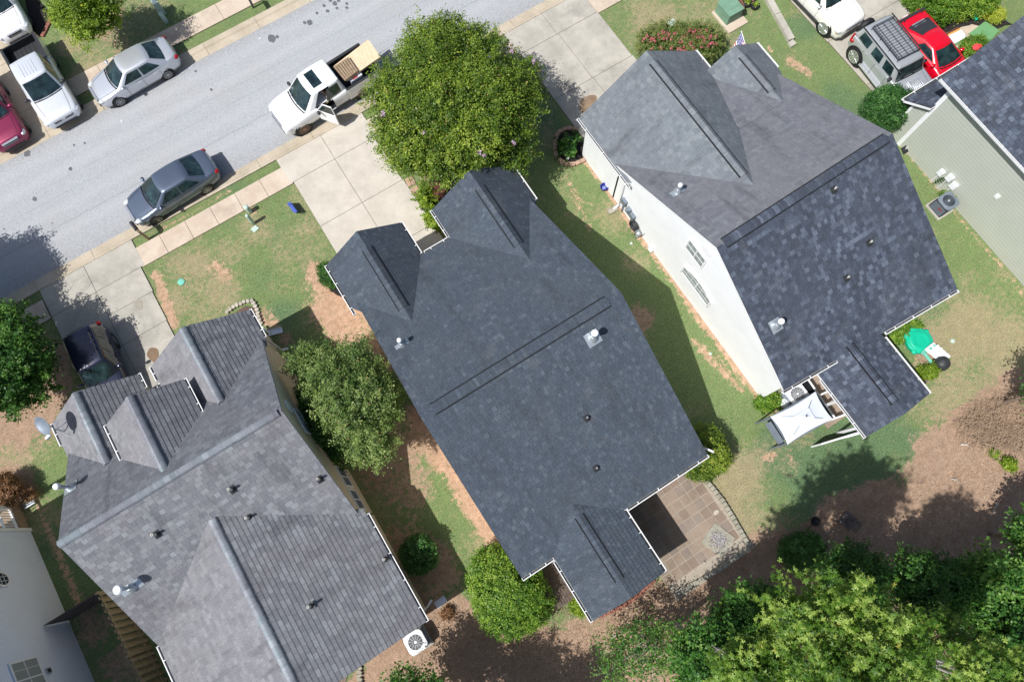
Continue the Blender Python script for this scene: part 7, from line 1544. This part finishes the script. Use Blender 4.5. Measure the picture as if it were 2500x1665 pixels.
# walk at top right: ramp with white board, green mat, edging, red cloth
struct('front_walk', MB().prism([P(*q)[:2] for q in [(2300, 108), (2345, 68), (2420, 50), (2440, 62), (2380, 110), (2330, 125)]][::-1], -.02, .05), M['walk'])
def flat(name, label, cat, pts, z, th, mat, mi=None):
    mb = MB(); mb.prism([P(*q, z)[:2] for q in pts][::-1], z - th, z); return one(mb, name, mat, label, cat)
flat('ramp_board', 'bright white board lying on the walk beside the red car', 'board', [(2306, 93), (2347, 73), (2361, 90), (2318, 115)], .16, .06, M['white']); flat('ramp_board', 'narrow orange strip along the upper edge of the white board', 'board', [(2303, 90), (2342, 70), (2346, 73), (2306, 93)], .17, .06, plain('orange_wood', srgb(214, 156, 84), .7)); flat('ramp_board', 'brown timber edge above the orange strip by the red car', 'board', [(2296, 88), (2340, 66), (2342, 69), (2302, 91)], .18, .1, plain('brown_timber', srgb(98, 62, 52), .8)); flat('mat', 'narrow green mat strip below the white board', 'mat', [(2319, 116), (2361, 91), (2363, 96), (2322, 120)], .07, .02, plain('green_mat', srgb(96, 146, 92), .9))
flat('mat', 'green artificial turf mat at the entrance of the sage green house', 'mat', [(2366, 82), (2406, 52), (2440, 75), (2400, 120)], .09, .02, plain('turf_mat', srgb(104, 152, 104), .95, var=.15, scale=20))
p = P(2385, 114, 1.05); mb = MB().ell((p.x, p.y, 1.0), (.24, .17, .07), 12, rough=.15); mb.ell((p.x + .22, p.y - .04, .98), (.16, .1, .05), 10, rough=.15); one(mb, 'cloth', plain('red_cloth', srgb(235, 70, 74), .8), 'red cloth lying on the green bush beside the entrance mat', 'cloth', None, True)
p = P(2378, 45, .2); one(MB().ell((p.x, p.y, .25), (.12, .08, .18), 10, rough=.2).ell((p.x + .15, p.y - .05, .12), (.12, .12, .12), 10, rough=.2), 'garden_ornament', M['green_plastic'], 'bright green garden figure among the yellow mound shrubs', 'ornament', None, True)
# driftwood and litter
for i, (a, b, l) in enumerate([((2345, 1085), (2372, 1092), 'pale broken branch lying at the lawn and soil edge on the right'), ((2320, 1168), (2345, 1180), 'thin fallen stick on the bare soil at right'), ((1490, 1560), (1520, 1545), 'thin fallen stick under the sparse young tree'), ((2420, 1260), (2440, 1225), 'bent thin stick on the shaded soil')]):
    A, B = P(*a, .05), P(*b, .07); mb = MB(); mb.tube([A, A.lerp(B, .5) + Vector((.03, .05, .03)), B], [.045 if i == 0 else .02, .03 if i == 0 else .015, .01], 7); mb.tube([A.lerp(B, .4), A.lerp(B, .7) + Vector((.1, .15, .06))], [.02, .008], 5); one(mb, 'branch', M['pale_bark'], l, 'branch', None, True)
for i, (x, y, l) in enumerate([(297, 297, 'small white scrap of litter on the asphalt near the centre of the street'), (635, 95, 'tiny white litter scrap by the largest tar spot')]):
    p = P(x, y); one(MB().box((p.x, p.y, .02), (.1, .06, .02), .5), 'litter', M['white'], l, 'litter')
